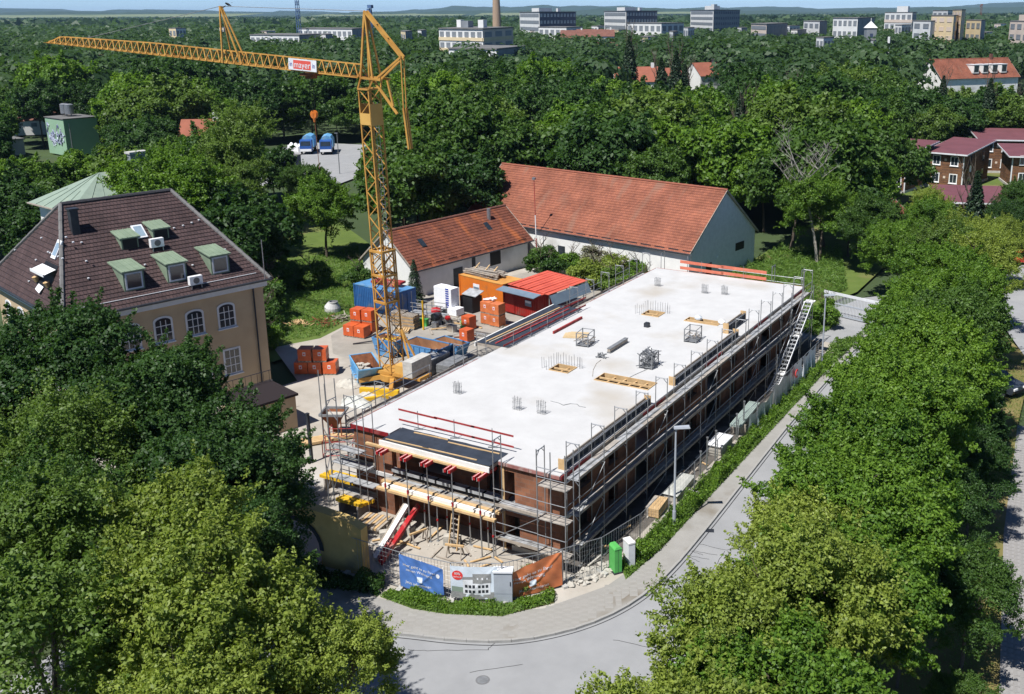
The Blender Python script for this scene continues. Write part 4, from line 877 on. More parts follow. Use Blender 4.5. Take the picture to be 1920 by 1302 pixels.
# ------------------------------------------------------------------ tan house with the hipped brown roof
hx, hy, ha, HL, HW, he, hr, hin = -34.61, -2.44, 1.31, 14.18, 15.23, 8.45, 14.43, 3.27
tan = thing('villa', 'large tan house with a steep brown hipped roof and green dormers', 'house', (hx, hy, 0), ha)
MB().box(.45, .45, 0, HL - .45, HW - .45, he - .02).build('wall', 'tan_render', tan)
MB().box(.4, .4, 0, HL - .4, HW - .4, .7).build('plinth', 'stone', tan)
m = MB(); m.box(.2, .2, he - .5, HL - .2, HW - .2, he - .12); m.box(.05, .05, he - .118, HL - .05, HW - .05, he - .03); m.build('cornice', 'pale_trim', tan)
r0, r1 = Vector((hin, HW / 2, hr)), Vector((HL - hin, HW / 2, hr)); E = [Vector(p) for p in ((0, 0, he), (HL, 0, he), (HL, HW, he), (0, HW, he))]
for a, b, c, d in ((E[0], E[1], r1, r0), (E[1], E[2], r1, r1), (E[2], E[3], r0, r1), (E[3], E[0], r0, r0)):
    m = MB(); tile_rows(m, a, b, c, d, .34, .04); m.build('roof', 'tile_brown', tan)
for a, b in ((r0, r1), (E[0], r0), (E[1], r1), (E[2], r1), (E[3], r0)): ridge_caps(tan, a + Vector((0, 0, .04)), b + Vector((0, 0, .04)), 'dark_roof' if b is r1 and a is r0 else 'flat_roof', .14, .4)
for a, b in ((E[0], E[1]), (E[1], E[2]), (E[3], E[0])):
    d = (b - a).normalized(); o = Vector((d.y, -d.x, 0)) * .1; MB().tube(a + o, b + o, .09, 8).build('gutter', 'dark_metal', tan)
    m = MB(); nrm = Vector((-d.y, d.x, 0)) * .55 + Vector((0, 0, .5)); m.tube(a + nrm + d * .8, b + nrm - d * .8, .025, 5)
    for k in range(int((b - a).length / 1.1)): p = a + d * (.9 + k * 1.1) + nrm; m.bar(p, p + Vector((0, 0, -.16)), .04); 
    m.build('snow_guard', 'pale_trim', tan)
slf = (hr - he) / (HW / 2)                                       # slope of the front (local y=0) roof
def on_front(u, t): return Vector((u, HW / 2 * t, he + (hr - he) * t))
def dormer(u, t0, w, hgt, run, big=True):
    p = on_front(u, t0); y0 = p.y; zt = p.z + hgt; back = (zt + .15 - he) / slf
    d = MB(); y1 = y0 + run
    d.poly([(u - w / 2, y0, p.z), (u + w / 2, y0, p.z), (u + w / 2, y0, zt), (u - w / 2, y0, zt)])
    zb = zt + .28; yb = (zb - he) / slf
    for s in (-1, 1): d.poly([(u + s * w / 2, y0, p.z), (u + s * w / 2, y0, zt), (u + s * w / 2, yb, zb)])
    dm = d.build('dormer', 'dormer_green', tan)
    r = MB(); ow = w / 2 + .12
    r._hex([Vector(q) for q in ((u - ow, y0 - .18, zt - .03), (u + ow, y0 - .18, zt - .03), (u + ow, yb + .1, zb), (u - ow, yb + .1, zb), (u - ow, y0 - .18, zt + .06), (u + ow, y0 - .18, zt + .06), (u + ow, yb + .1, zb + .09), (u - ow, yb + .1, zb + .09))]); r.build('dormer_roof', 'dormer_green', dm)
    for k in range(4): x = u - ow + 2 * ow * (k + .5) / 4; MB().bar((x, y0 - .18, zt + .075), (x, yb + .1, zb + .105), .03, .03).build('seam', 'dormer_green', dm)
    if big:
        for q, nm, mt, dd in (((-.42, .08, .42, .92), 'window_frame', 'pale_trim', .03), ((-.34, .16, .34, .84), 'pane', 'glass', .045)):
            MB().box(u + q[0] * w, y0 - dd, p.z + q[1] * hgt, u + q[2] * w, y0 - .002, p.z + q[3] * hgt).build(nm, mt, dm)
    else: MB().box(u - w * .42, y0 - .02, p.z + .06, u + w * .42, y0 - .002, zt - .08).build('opening', 'black', dm)
for u in (5.0, 7.9, 11.0): dormer(u, .135, 1.35, 1.35, 2.2)
dormer(6.1, .50, 1.15, .8, 1.2, False); dormer(8.4, .54, 1.1, .8, 1.2, False)
def rooflight(u, t, w, l, glass, face='f'):
    if face == 'f': P = lambda a, b, c: on_front(u + a, t) + Vector((0, b, b * slf)) + Vector((0, -slf, 1)).normalized() * c
    else:
        sl2 = (hr - he) / hin; P = lambda a, b, c: Vector((hin * t + b, HW / 2 + u + a, he + (hr - he) * t + b * sl2)) + Vector((-sl2, 0, 1)).normalized() * c
    k = MB(); k._hex([P(a, b, c) for c in (.04, .13) for a, b in ((-w / 2, -l / 2), (w / 2, -l / 2), (w / 2, l / 2), (-w / 2, l / 2))]); o = k.build('roof_window', 'pale_trim', tan)
    MB().poly([P(a, b, .14) for a, b in ((-w / 2 + .1, -l / 2 + .1), (w / 2 - .1, -l / 2 + .1), (w / 2 - .1, l / 2 - .1), (-w / 2 + .1, l / 2 - .1))]).build('pane', glass, o)
rooflight(7.2, .64, .75, .95, 'glass_sky'); rooflight(-2.6, .58, .8, .62, 'glass_sky', 's')
# loggia cut with a white awning in the lit side of the roof
sl2 = (hr - he) / hin
def side(v, t, c=0.): return Vector((hin * t, v, he + (hr - he) * t)) + Vector((-sl2, 0, 1)).normalized() * c
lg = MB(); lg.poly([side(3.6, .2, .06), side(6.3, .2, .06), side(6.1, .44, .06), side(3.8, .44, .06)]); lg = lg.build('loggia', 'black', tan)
MB().poly([side(3.7, .4, .16), side(6.2, .4, .16), side(6.2, .31, .75), side(3.7, .31, .75)]).build('awning', 'pvc_white', lg); MB().bar(side(3.7, .31, .72), side(6.2, .31, .72), .05, .2).build('awning_edge', 'pvc_white', lg)
MB().poly([side(4.6, .2, .12), side(5.6, .21, .12), side(5.6, .15, .2), side(4.7, .13, .2)]).build('towel', 'pvc_white', lg)
for v, zt in ((3.9, 'leaf_lime'), (6.0, 'leaf_olive')): MB().tube(side(v, .22, .1), side(v, .26, .35), .15, 7, .22).build('flower_box', 'timber', lg)
m = MB(); m.box(3.05, HW * .5 - 2.3, 11.6, 3.55, HW * .5 - 1.75, 14.35); m.build('chimney', 'dark_metal', tan); MB().box(2.98, HW * .5 - 2.36, 14.352, 3.62, HW * .5 - 1.69, 14.45).build('chimney_cap', 'dark_metal', tan)
def ac(u, t):
    p = on_front(u, t); a = MB().box(u - .45, p.y - .3, p.z + .12, u + .45, p.y + .05, p.z + .72).build('air_conditioner', 'pvc_white', tan)
    MB().tube((u, p.y - .31, p.z + .42), (u, p.y - .33, p.z + .42), .22, 14).build('fan_grille', 'flat_roof', a)
    for s in (-.35, .35): MB().bar((u + s, p.y - .28, p.z - .15), (u + s, p.y - .28, p.z + .12), .05).build('bracket', 'steel', a)
ac(7.75, .47); ac(8.85, .075)
for u, arch in ((6.3, 1), (8.5, 1), (10.8, 1), (4.1, 1), (1.9, 1)): window(tan, (u, .45, 6.35), (0, -1, 0), 1.05, 1.6, True)
for u in (2.0, 4.2, 6.5, 8.7, 10.9): window(tan, (u, .45, 2.9), (0, -1, 0), 1.05, 1.7)
for v in (2.2, 4.8, 7.4, 10.0, 12.6): window(tan, (.45, v, 6.35), (-1, 0, 0), 1.0, 1.6, True); window(tan, (.45, v, 2.9), (-1, 0, 0), 1.0, 1.7)
MB().tube((HL - 1.25, .33, .2), (HL - 1.25, .33, he - .5), .06, 8).build('downpipe', 'dark_metal', tan)
MB().tube((HL - .5, -.1, he - .1), (HL - .5, -.1, he + 3.0), .03, 6).build('lightning_rod', 'steel', tan)
# snow hooks dotted over the roof
hk_me = proto(MB().box(-.05, -.08, 0, .05, .08, .07), 'snow_hook', 'pale_trim')
for k in range(8): inst('snow_hook', hk_me, tan, side(3.6 + k * .38, .52, .06))
for u, t in ((9.6, .62), (10.3, .63), (11.0, .645), (11.6, .66), (2.6, .3), (3.3, .62), (9.4, .25), (6.4, .33), (12.2, .34), (3.0, .45), (8.9, .6)): inst('snow_hook', hk_me, tan, on_front(u, t) + Vector((0, -.05, .06)))
for v, t in ((2.0, .15), (2.6, .33), (7.4, .18), (7.7, .4), (8.3, .62), (3.0, .7), (4.4, .72), (12, .4)): inst('snow_hook', hk_me, tan, side(v, t, .06))
# low porch wing of the villa with its dark lean-to roof and railing
pw = thing('porch', 'small tan porch with a dark flat roof and thin railing at the villa foot', 'porch', at(556, 800, 0) + Vector((0, 0, 0)), ha)
MB().box(-3.6, -.2, 0, 0, 3.2, 2.3).build('wall', 'tan_render', pw); MB().box(-3.8, -.35, 2.302, .15, 3.3, 2.46).build('roof', 'tile_brown', pw)
for k in range(9): MB().tube((-3.6 + k * .44, 3.0, 2.46), (-3.6 + k * .44, 3.0, 3.3), .015, 5).build('baluster', 'dark_metal', pw)
MB().tube((-3.7, 3.0, 3.3), (.1, 3.0, 3.3), .025, 6).build('handrail', 'dark_metal', pw)
# ------------------------------------------------------------------ copper-green hipped house behind
gx, gy, ga, GL, GW, ge, gr_ = -71.76, 18.96, -.18, 9, 15.73, 9.3, 12.0
g = thing('copper_roof_house', 'pale house with a hipped copper-green metal roof behind the villa', 'house', (gx, gy, 0), ga)
MB().box(.7, .7, 0, GL - .7, GW - .7, ge).build('wall', 'white_render', g); rr0, rr1 = Vector((GL / 2, 5.2, gr_)), Vector((GL / 2, GW - 5.2, gr_)); EE = [Vector(p) for p in ((0, 0, ge), (GL, 0, ge), (GL, GW, ge), (0, GW, ge))]
for pts in ((EE[0], EE[1], rr0), (EE[1], EE[2], rr1, rr0), (EE[2], EE[3], rr1), (EE[3], EE[0], rr0, rr1)):
    m = MB(); m.poly(pts); m.build('roof', 'copper_green', g); a, b = pts[0], pts[1]; nn = max(2, int((b - a).length / 1.6))
    for k in range(1, nn):
        p = a.lerp(b, k / nn)
        top = (rr0 if pts[2] is rr0 and len(pts) == 3 else (rr1 if len(pts) == 3 else pts[3].lerp(pts[2], min(1, max(0, (k / nn - .33) * 3)))))
        lim = min(1, 2 * min(k / nn, 1 - k / nn) * 1.3) if len(pts) == 3 else 1
        MB().bar(p + Vector((0, 0, .03)), p.lerp(top, lim * .97) + Vector((0, 0, .03)), .03, .05).build('standing_seam', 'copper_green', g)
MB()._hex([Vector((x, y, z)) for z in (-.12, -.01) for x, y in ((-.1, -.1), (GL + .1, -.1), (GL + .1, GW + .1), (-.1, GW + .1))]).build('eaves', 'timber_grey', g).location.z = ge
MB().box(3.4, 8.6, 11.2, 4.3, 10.4, 13.4).build('chimney', 'far_grey', g); MB().box(3.3, 8.5, 13.402, 4.4, 10.5, 13.6).build('chimney_cap', 'concrete_edge', g)
MB().box(1.7, 4.2, 10.35, 2.6, 5.3, 10.7).build('roof_hatch', 'dark_metal', g)
for x in (2.6, 5.6): window(g, (x, .7, 6.6), (0, -1, 0), .9, 1.5, cols=2, rows=2); window(g, (x, .7, 3.2), (0, -1, 0), .9, 1.5, cols=2, rows=2)
for x in (3, 6.5, 10, 13): window(g, (GL - .7, x, 6.6), (1, 0, 0), .9, 1.5, cols=2, rows=2)
# green block with graffiti and two steel tanks; grey flat hall beside it
bx_ = thing('workshop_block', 'green flat-roofed block with blue and white graffiti on its sunlit side', 'building', (-171.7, 85.4, 0), -.18)
MB().box(0, 0, 0, 8.3, 6.6, 7.2).build('wall', 'far_green', bx_); MB().box(-.15, -.15, 7.202, 8.45, 6.75, 7.35).build('roof', 'flat_roof', bx_)
m = MB(); rg_ = random.Random(3)
for k in range(26):
    x0 = .3 + rg_.random() * 7.2; z0 = 2.6 + rg_.random() * 1.8; pts = [(x0, z0)]
    for j in range(3): pts.append((pts[-1][0] + rg_.uniform(-.9, .9), pts[-1][1] + rg_.uniform(-1, 1)))
    for a, b in zip(pts, pts[1:]): m.bar((min(8.2, max(.1, a[0])), -.02, a[1]), (min(8.2, max(.1, b[0])), -.02, b[1]), .03, .26, up=(0, 1, 0)) if False else m.tube((min(8.2, max(.1, a[0])), -.03 - .002 * k, a[1]), (min(8.2, max(.1, b[0])), -.03 - .002 * k, b[1]), .14, 5)
m.build('graffiti', 'graffiti', bx_)
MB().tube((8.36, 1.0, 0), (8.36, 1.0, 6.4), .08, 8).build('downpipe', 'steel', bx_)
for k, yy in enumerate((2.1, 3.9)):
    tk = thing('steel_tank', ['left one of two round steel tanks on the green block roof', 'right one of two round steel tanks on the green block roof'][k], 'tank', bx_.matrix_world @ Vector((0, 0, 0)) if False else Vector((-171.7 + (2.2 + k * 2.0) * math.cos(-.18) - 3.2 * math.sin(-.18), 85.4 + (2.2 + k * 2.0) * math.sin(-.18) + 3.2 * math.cos(-.18), 7.36)), 0, 'tanks on the green block')
    MB().tube((0, 0, .5), (0, 0, 2.3), .85, 18).build('drum', 'steel', tk); MB().tube((0, 0, 2.3), (0, 0, 2.5), .9, 18, .5).build('lid', 'steel', tk)
    for a in range(3): MB().tube((.6 * math.cos(a * 2.1), .6 * math.sin(a * 2.1), 0), (.6 * math.cos(a * 2.1), .6 * math.sin(a * 2.1), .5), .06).build('leg', 'steel_dull', tk)
fh = thing('flat_hall', 'low hall with a wide dark flat roof and white rooflights by the green block', 'hall', (-200, 70, 0), -.18)
MB().box(-30, -8, 0, 24, 16, 3.0).build('wall', 'far_grey', fh); m = MB(); m.box(-30.2, -8.2, 3.002, 24.2, 16.2, 3.3); m.build('roof', 'flat_roof', fh)
for x, y in ((4, 10), (13, 12), (18, 11)): MB().tube((x - 1.4, y, 3.3), (x + 1.4, y, 3.3), .7, 10).build('rooflight', 'pvc_white', fh)
for k in range(11): MB().box(-30, -7.6 + k * 2.1, 3.302, 24, -7.5 + k * 2.1, 3.36).build('roof_seam', 'flat_roof', fh)
# ------------------------------------------------------------------ timber-clad houses on the right
def wood_house(label, x, y, ang, L, Wd, e, tilt=.9, vis='lit', dish=False, floors=2):
    h = thing('timber_house', label, 'house', (x, y, 0), ang, 'timber-clad houses with burgundy roofs')
    m = MB(); m.box(0, 0, 0, L, Wd, e, uv=True); m.build('wall', 'wood_clad', h)
    r = MB(); o = .7; r._hex([Vector(p) for p in ((-o, -o, e - .1), (L + o, -o, e - .1), (L + o, Wd + o, e + tilt), (-o, Wd + o, e + tilt), (-o, -o, e + .05), (L + o, -o, e + .05), (L + o, Wd + o, e + tilt + .15), (-o, Wd + o, e + tilt + .15))]); r.build('roof', 'burgundy', h)
    m = MB(); m.bar((-o, -o - .03, e - .02), (L + o, -o - .03, e - .02), .05, .22); m.bar((L + o + .03, -o, e - .02), (L + o + .03, Wd + o, e + tilt), .05, .2); m.bar((-o - .03, -o, e - .02), (-o - .03, Wd + o, e + tilt), .05, .2); m.build('fascia', 'pale_trim', h)
    MB().extr([(0, 0), (Wd, 0), (Wd, tilt)], (0.002, 0, e), (0, 1, 0), (0, 0, 1), (L - .004, 0, 0)).build('attic_wall', 'wood_clad', h)
    for xx in (-.02, L + .02): MB().box(xx - .09, -.06, 0, xx + .09, .06, e - .12).build('corner_board', 'pale_trim', h)
    MB().box(-.15, -.15, -.05, L + .15, Wd + .15, .35).build('plinth', 'concrete_edge', h)
    nx = max(2, int(L / 2.6))
    for fl in range(floors):
        for k in range(nx):
            xx = L * (k + .5) / nx; window(h, (xx, 0, 1.65 + fl * 2.75), (0, -1, 0), 1.0, 1.25, frame='pvc_white', cols=2, rows=1)
            if k: MB().box(L * k / nx - .18, -.03, 1.6 + fl * 2.75, L * k / nx + .18, -.003, 1.95 + fl * 2.75).build('sign_plate', 'far_pink', h)
        for k in range(2): window(h, (L, Wd * (k + .5) / 2, 1.65 + fl * 2.75), (1, 0, 0), .9, 1.2, frame='dark_metal', cols=2, rows=1)
    if dish:
        m = MB()
        for k in range(14):
            a, b = 2 * math.pi * k / 14, 2 * math.pi * (k + 1) / 14; c = Vector((L + .35, 1.9, 3.2)); f = lambda t, rr: c + Vector((.12 * (rr / .5) ** 2 * .5 + .1, rr * math.cos(t), rr * math.sin(t)))
            m.poly([c + Vector((.05, 0, 0)), f(a, .28), f(b, .28)]); m.poly([f(a, .28), f(a, .55), f(b, .55), f(b, .28)])
        m.build('satellite_dish', 'pvc_white', h); MB().tube((L, 1.9, 2.9), (L + .4, 1.9, 3.2), .03).build('dish_arm', 'steel', h)
    return h
wood_house('two-storey timber house with a satellite dish on its shaded side', -6.33, 125.1, -.17, 5.6, 12.4, 5.55, .9, dish=True)
wood_house('timber house furthest back at the right edge with an open loggia', -1.1, 144.2, .32, 16, 9, 5.7, .8)
wood_house('timber house at the right edge behind the dark garden trees', 5.6, 130, .32, 10, 8, 5.0, .8)
wood_house('low timber house half hidden behind the lime-green tree', 1.2, 96.5, .32, 13, 8.5, 2.9, .6, floors=1)
wood_house('shaded timber house behind the tall trees left of the dish house', -12.6, 118, -.17, 4.6, 11, 6.0, .8)
gs = gable_house('garden_shed', 'small shed with a dark red gable roof below the timber houses', 'shed', -3.6, 86.2, 1.35, 5, 3.4, 2.3, 3.6, 'timber_grey', 'tile_old', .3, False)
gable_house('orange_roof_house', 'white apartment house with a large orange tiled roof and boxy white dormers', 'house', -36.4, 304.7, .86, 31.4, 12.4, 6.2, 11.8, 'white_render', 'tile_red', .5)
oh = bpy.data.objects['orange_roof_house']
for k in range(4):
    u = 13 + k * 3.8; MB().box(u, .5, 7.3, u + 2.2, 4.6, 10.0).build('dormer', 'white_render', oh); MB().box(u - .15, .3, 10.002, u + 2.35, 4.9, 10.15).build('dormer_roof', 'pale_trim', oh); MB().box(u + .2, .46, 7.7, u + 2.0, .498, 9.7).build('pane', 'glass', oh); MB().box(u + 2.201, 1.0, 7.7, u + 2.22, 3.9, 9.7).build('pane', 'glass', oh)
MB().box(24, 5.6, 11, 24.8, 6.4, 13.2).build('chimney', 'far_roof', oh)
gable_house('dark_roof_house', 'white house with a dark pitched roof left of the orange-roofed one', 'house', -58, 318, .86, 12, 9, 6.5, 11, 'far_white', 'tile_brown', .4)
# ------------------------------------------------------------------ containers and cabins
def container(label, x, y, rz, L, Wd, h, wall, roof, name='shipping_container', ribs=True, door=True):
    c = thing(name, label, 'container', (x, y, 0), rz)
    MB().box(0, 0, .12, L, Wd, h).build('body', wall, c); MB().box(-.03, -.03, h + .002, L + .03, Wd + .03, h + .08).build('roof', roof, c)
    for a in (0, L):
        for b in (0, Wd): MB().box(a - .06, b - .06, 0, a + .06, b + .06, h + .1).build('corner_post', wall, c)
    if ribs:
        m = MB(); k = int(L / .24)
        for i in range(k): x0 = .12 + i * .24; m.box(x0, -.035, .2, x0 + .11, -.002, h - .12); m.box(x0, Wd + .002, .2, x0 + .11, Wd + .035, h - .12)
        k = int(Wd / .24)
        for i in range(k): y0 = .12 + i * .24; m.box(L + .002, y0, .2, L + .035, y0 + .11, h - .12)
        m.build('corrugation', wall, c)
    if door:
        for i in (.0, .5):
            d = MB().box(L + .036, Wd * i + .1, .2, L + .06, Wd * (i + .5) - .05, h - .15).build('door', wall, c); MB().tube((L + .08, Wd * (i + .25), .2), (L + .08, Wd * (i + .25), h - .15), .02).build('lock_bar', 'steel', d)
    return c
container('blue corrugated shipping container behind the crane mast', -40.3, 29.9, -.11, 5.7, 2.3, 2.35, 'blue_container', 'blue_skip')
for k in range(2): tag(MB().obox((-37.4 + k * .5, 31.0, 2.6 + k * .22), 1.5, .45, .1, -.1 + k * .2).build('timber_bundle', 'red_board'), ['lower red timber bundle lying on the blue container roof', 'upper red timber bundle lying on the blue container roof'][k], 'timber', 'timber bundles on the blue container')
oc = container('orange site cabin with grey timber piled on its roof', -33.1, 36.8, -.2, 5.9, 2.6, 2.55, 'orange_container', 'orange_roof', 'site_cabin', False, False)
MB().box(1.9, -.03, 1.5, 2.75, -.003, 2.05).build('sign_plate', 'print_white', oc); MB().box(1.95, -.036, 1.52, 2.7, -.031, 1.76).build('sign_print', 'slate_sheet', oc)
MB().box(5.902, .5, .2, 5.93, 1.4, 2.1).build('door', 'orange_roof', oc)
r = random.Random(11)
tp_ = thing('timber_heap', 'heap of weathered grey planks piled on the orange cabin', 'timber heap', (-33.0, 37.2, 2.64), -.2)
for k in range(22):
    z = .06 + (k // 5) * .11; x0 = r.uniform(0, .6); MB().bar((x0, .15 + (k % 5) * .42 + r.uniform(-.08, .08), z), (x0 + r.uniform(3.4, 4.4), .15 + (k % 5) * .42 + r.uniform(-.25, .25), z + r.uniform(0, .12)), .2, .07).build('plank', 'timber_grey', tp_)
for x0 in (1.1, 2.5, 3.6): MB().bar((x0, .0, .15), (x0 - .7, 1.9, .75), .1, .06).build('plank', 'timber', tp_)
rc = container('dark red tool container with a slate-grey canopy edge', -27.0, 35.4, -.2, 4.3, 2.4, 2.3, 'red_container', 'red_roof_sheet', 'tool_container', True, False)
MB().box(2.7, -.06, 1.2, 3.5, -.037, 1.75).build('sign_plate', 'slate_sheet', rc); MB().box(2.75, -.066, 1.5, 3.45, -.062, 1.7).build('sign_print', 'print_white', rc); MB().box(.2, -.07, .2, 1.3, -.037, 2.1).build('door', 'red_container', rc)
MB()._hex([Vector(p) for p in ((-.2, -.9, 2.35), (4.6, -.9, 2.35), (4.6, .1, 2.5), (-.2, .1, 2.5), (-.2, -.9, 2.4), (4.6, -.9, 2.4), (4.6, .1, 2.55), (-.2, .1, 2.55))]).build('canopy', 'slate_sheet', rc)
can = thing('canopy_roof', 'red corrugated sheet roof on posts beside the dark red container', 'canopy', (-26.9, 36.2, 0), -.13)
for k in range(5):
    x0 = k * .98; MB()._hex([Vector((x, y, z + dz)) for dz in (0, .05) for x, y, z in ((x0, -.3, 2.62 - k * .05), (x0 + .94, -.3, 2.57 - k * .05), (x0 + .94, 5.6, 2.62 - k * .05), (x0, 5.6, 2.67 - k * .05))]).build('roof_sheet', 'red_roof_sheet', can)
    MB().box(x0 + .42, -.3, 2.66 - k * .05, x0 + .5, 5.6, 2.72 - k * .05).build('sheet_rib', 'red_roof_sheet', can)
for x, y in ((4.7, 0), (4.7, 2.6), (4.7, 5.2), (.1, 5.2)): MB().tube((x, y, 0), (x, y, 2.36 if x > 1 else 2.64), .05).build('post', 'steel', can)
MB().poly([(4.9, -.2, 2.3), (4.9, 5.6, 2.3), (5.3, 5.6, 1.4), (5.3, -.2, 1.4)]).build('side_sheet', 'slate_sheet', can)
bk = thing('black_bin', 'open black bin with a grey lid beside the white foam stack', 'bin', (-31.0, 33.9, 0), -.15)
MB().box(0, 0, 0, 1.6, .06, 1.5).box(0, .06, 0, .06, 1.3, 1.5).box(1.54, .06, 0, 1.6, 1.3, 1.5).box(0, 1.24, 0, 1.6, 1.3, 1.5).box(.06, .06, .1, 1.54, 1.24, .3).build('body', 'black', bk); MB()._hex([Vector(p) for p in ((-.1, .35, 1.52), (1.7, .35, 1.52), (1.7, 1.5, 1.85), (-.1, 1.5, 1.85), (-.1, .35, 1.58), (1.7, .35, 1.58), (1.7, 1.5, 1.91), (-.1, 1.5, 1.91))]).build('lid', 'deck_steel', bk)
# foam boards: two towers of boards, each board a piece
fs = thing('foam_stack', 'tall stack of white insulation boards printed in blue', 'insulation stack', (-33.1, 32.6, 0), -.1)
for t_, (ox, oy, n) in enumerate(((0, .1, 11), (1.15, 0, 11), (2.0, -.3, 3))):
    for k in range(n): MB().box(ox + rnd.uniform(-.02, .02), oy, .1 + k * .215, ox + 1.1, oy + 1.05, .1 + k * .215 + .205).build('board', 'foam', fs)
    MB().box(ox, oy, 0, ox + 1.1, oy + 1.05, .09).build('pallet', 'timber_grey', fs)
for k in range(9): MB().box(1.55, -.012, .62 + k * .215, 1.95, -.003, .76 + k * .215).build('print', 'blue_print', fs)
# brick pallets under orange wrap
def brick_pallet(label, x, y, z, rz, w=1.05, l=1.0, h=1.05, mat='brick_wrap', grp=None):
    p = thing('brick_pallet', label, 'brick pallet', (x, y, z), rz, grp or 'wrapped brick pallets in the yard'); m = MB(); n = 4
    for k in range(n): m.box(-w / 2 + .01 * (k % 2), -l / 2, .12 + (h - .12) * k / n + .004, w / 2 - .01 * (k % 2), l / 2, .12 + (h - .12) * (k + 1) / n - .004)
    m.build('bricks', mat, p)
    m = MB()
    for a in (-.42, 0, .42): m.box(-w / 2, a * l - .05, 0, w / 2, a * l + .05, .07)
    for a in (-.42, -.14, .14, .42): m.box(a * w - .06, -l / 2, .072, a * w + .06, l / 2, .115)
    m.build('pallet', 'timber_grey', p)
    f = MB().box(-.12, -l / 2 - .008, h * .5, .1, -l / 2 - .002, h * .78).build('label_sheet', 'print_white', p); MB().box(-.07, -l / 2 - .012, h * .56, .05, -l / 2 - .009, h * .7).build('label_print', 'print_red', f)
    return p
hb = at(590, 704)
for k, (dx, z, l) in enumerate(((-1.0, 0, 'left brick pallet in the bottom row beside the tan house'), (.06, 0, 'middle brick pallet in the bottom row beside the tan house'), (1.2, 0, 'right brick pallet in the bottom row beside the tan house'), (-.65, 1.06, 'upper left brick pallet of the pile beside the tan house'), (.5, 1.06, 'upper right brick pallet of the pile beside the tan house'))):
    d = Vector((.87, .49, 0)); brick_pallet(l, hb.x + d.x * dx - .25, hb.y + d.y * dx + .4, z, .5 + (.05 if k == 4 else 0), 1.02, 1.0, 1.05)
for x, y, z, l in ((-35.2, 24.7, 0, 'rear left brick pallet of the group left of the crane, lower one'), (-35.2, 24.7, 1.06, 'rear left brick pallet of the group left of the crane, upper one'), (-34.1, 24.9, 0, 'rear right brick pallet of the group left of the crane, lower one'), (-34.1, 24.9, 1.06, 'rear right brick pallet of the group left of the crane, upper one'), (-34.9, 23.4, 0, 'front left single brick pallet left of the crane'), (-33.8, 23.5, 0, 'front right single brick pallet left of the crane')):
    brick_pallet(l, x, y, z, .1)
for x, y, z, l in ((-26.4, 31.9, 0, 'lower left pallet of the large pale brick block before the red container'), (-26.4, 31.9, 1.06, 'upper left pallet of the large pale brick block before the red container'), (-25.3, 31.7, 0, 'lower right pallet of the large pale brick block before the red container'), (-25.3, 31.7, 1.06, 'upper right pallet of the large pale brick block before the red container')):
    brick_pallet(l, x, y, z, -.05, mat='brick_wrap_pale')
brick_pallet('single tall brick pallet behind the left scaffold', -27.0, 29.7, 0, -.1, .95, .9, 1.25); brick_pallet('low brick pallet right behind the left scaffold rails', -25.2, 26.9, 0, -.1, .9, .9, 1.1)
m = MB(); r = random.Random(4)
for k in range(14): p = Vector((-26.3 + r.uniform(-.4, .4), 32.2 + r.uniform(-.3, .3), 2.14 + r.random() * .16)); m.tube(p, p + Vector((r.uniform(-.4, .4), r.uniform(-.3, .3), r.uniform(0, .15))), .08, 6)
tag(m.build('plastic_wrap', 'foam'), 'crumpled clear plastic wrap on top of the large brick block', 'plastic')
# ------------------------------------------------------------------ skips
def skip(label, a, b, wd, h=1.45, mat='blue_skip', inner='rust_light', fill=None):
    a, b = Vector((*a, 0)), Vector((*b, 0)); L = (b - a).length; c = thing('skip', label, 'skip', a, math.atan2((b - a).y, (b - a).x), 'blue skips in the yard'); ins = L * .2
    prof_o = [(0, h), (L, h), (L - ins, .1), (ins, .1)]
    m = MB()
    for s in (0, 1):
        y = wd * s; pts = [(x, y, z) for x, z in prof_o]; m.poly(pts if s else list(reversed(pts)))
    m.poly([(0, 0, h), (0, wd, h), (ins, wd, .1), (ins, 0, .1)]); m.poly([(L, wd, h), (L, 0, h), (L - ins, 0, .1), (L - ins, wd, .1)]); m.poly([(ins, 0, .1), (ins, wd, .1), (L - ins, wd, .1), (L - ins, 0, .1)])
    m.build('body', mat, c); t = .05; m = MB()
    pi = [(t, h), (L - t, h), (L - ins - t, .16), (ins + t, .16)]
    for y in (t, wd - t): m.poly([(x, y, z) for x, z in pi])
    m.poly([(t, t, h), (t, wd - t, h), (ins + t, wd - t, .16), (ins + t, t, .16)]); m.poly([(L - t, t, h), (L - t, wd - t, h), (L - ins - t, wd - t, .16), (L - ins - t, t, .16)]); m.poly([(ins + t, t, .16), (ins + t, wd - t, .16), (L - ins - t, wd - t, .16), (L - ins - t, t, .16)])
    m.build('lining', inner, c)
    m = MB(); m.bar((0, .02, h), (L, .02, h), .08); m.bar((0, wd - .02, h), (L, wd - .02, h), .08); m.bar((.02, 0, h), (.02, wd, h), .08); m.bar((L - .02, 0, h), (L - .02, wd, h), .08); m.build('rim', mat, c)
    for s in (-.03, wd + .03):
        for f in (.3, .5, .7): x = ins * .6 + (L - ins * 1.2) * f; MB().bar((x, s, h * .42), (x, s, h - .05), .08, .06).build('rib', mat, c)
        MB().bar((ins * .65, s, h * .42), (L - ins * .65, s, h * .42), .07, .07).build('rib', mat, c)
        for f in (.22, .78): MB().tube((L * f, s, h * .62), (L * f, s * 1.0 + (.16 if s > 0 else -.16), h * .62), .05, 8).build('lifting_pin', 'steel_dull', c)
    return c
skip('light blue skip standing alone left of the crane base', (-28.6, 16.2), (-25.6, 13.9), 1.75, mat='blue_skip_light', inner='rust')
skip('large blue skip with a rusty empty inside behind the grey panels', (-27.0, 20.5), (-23.2, 20.3), 1.9)
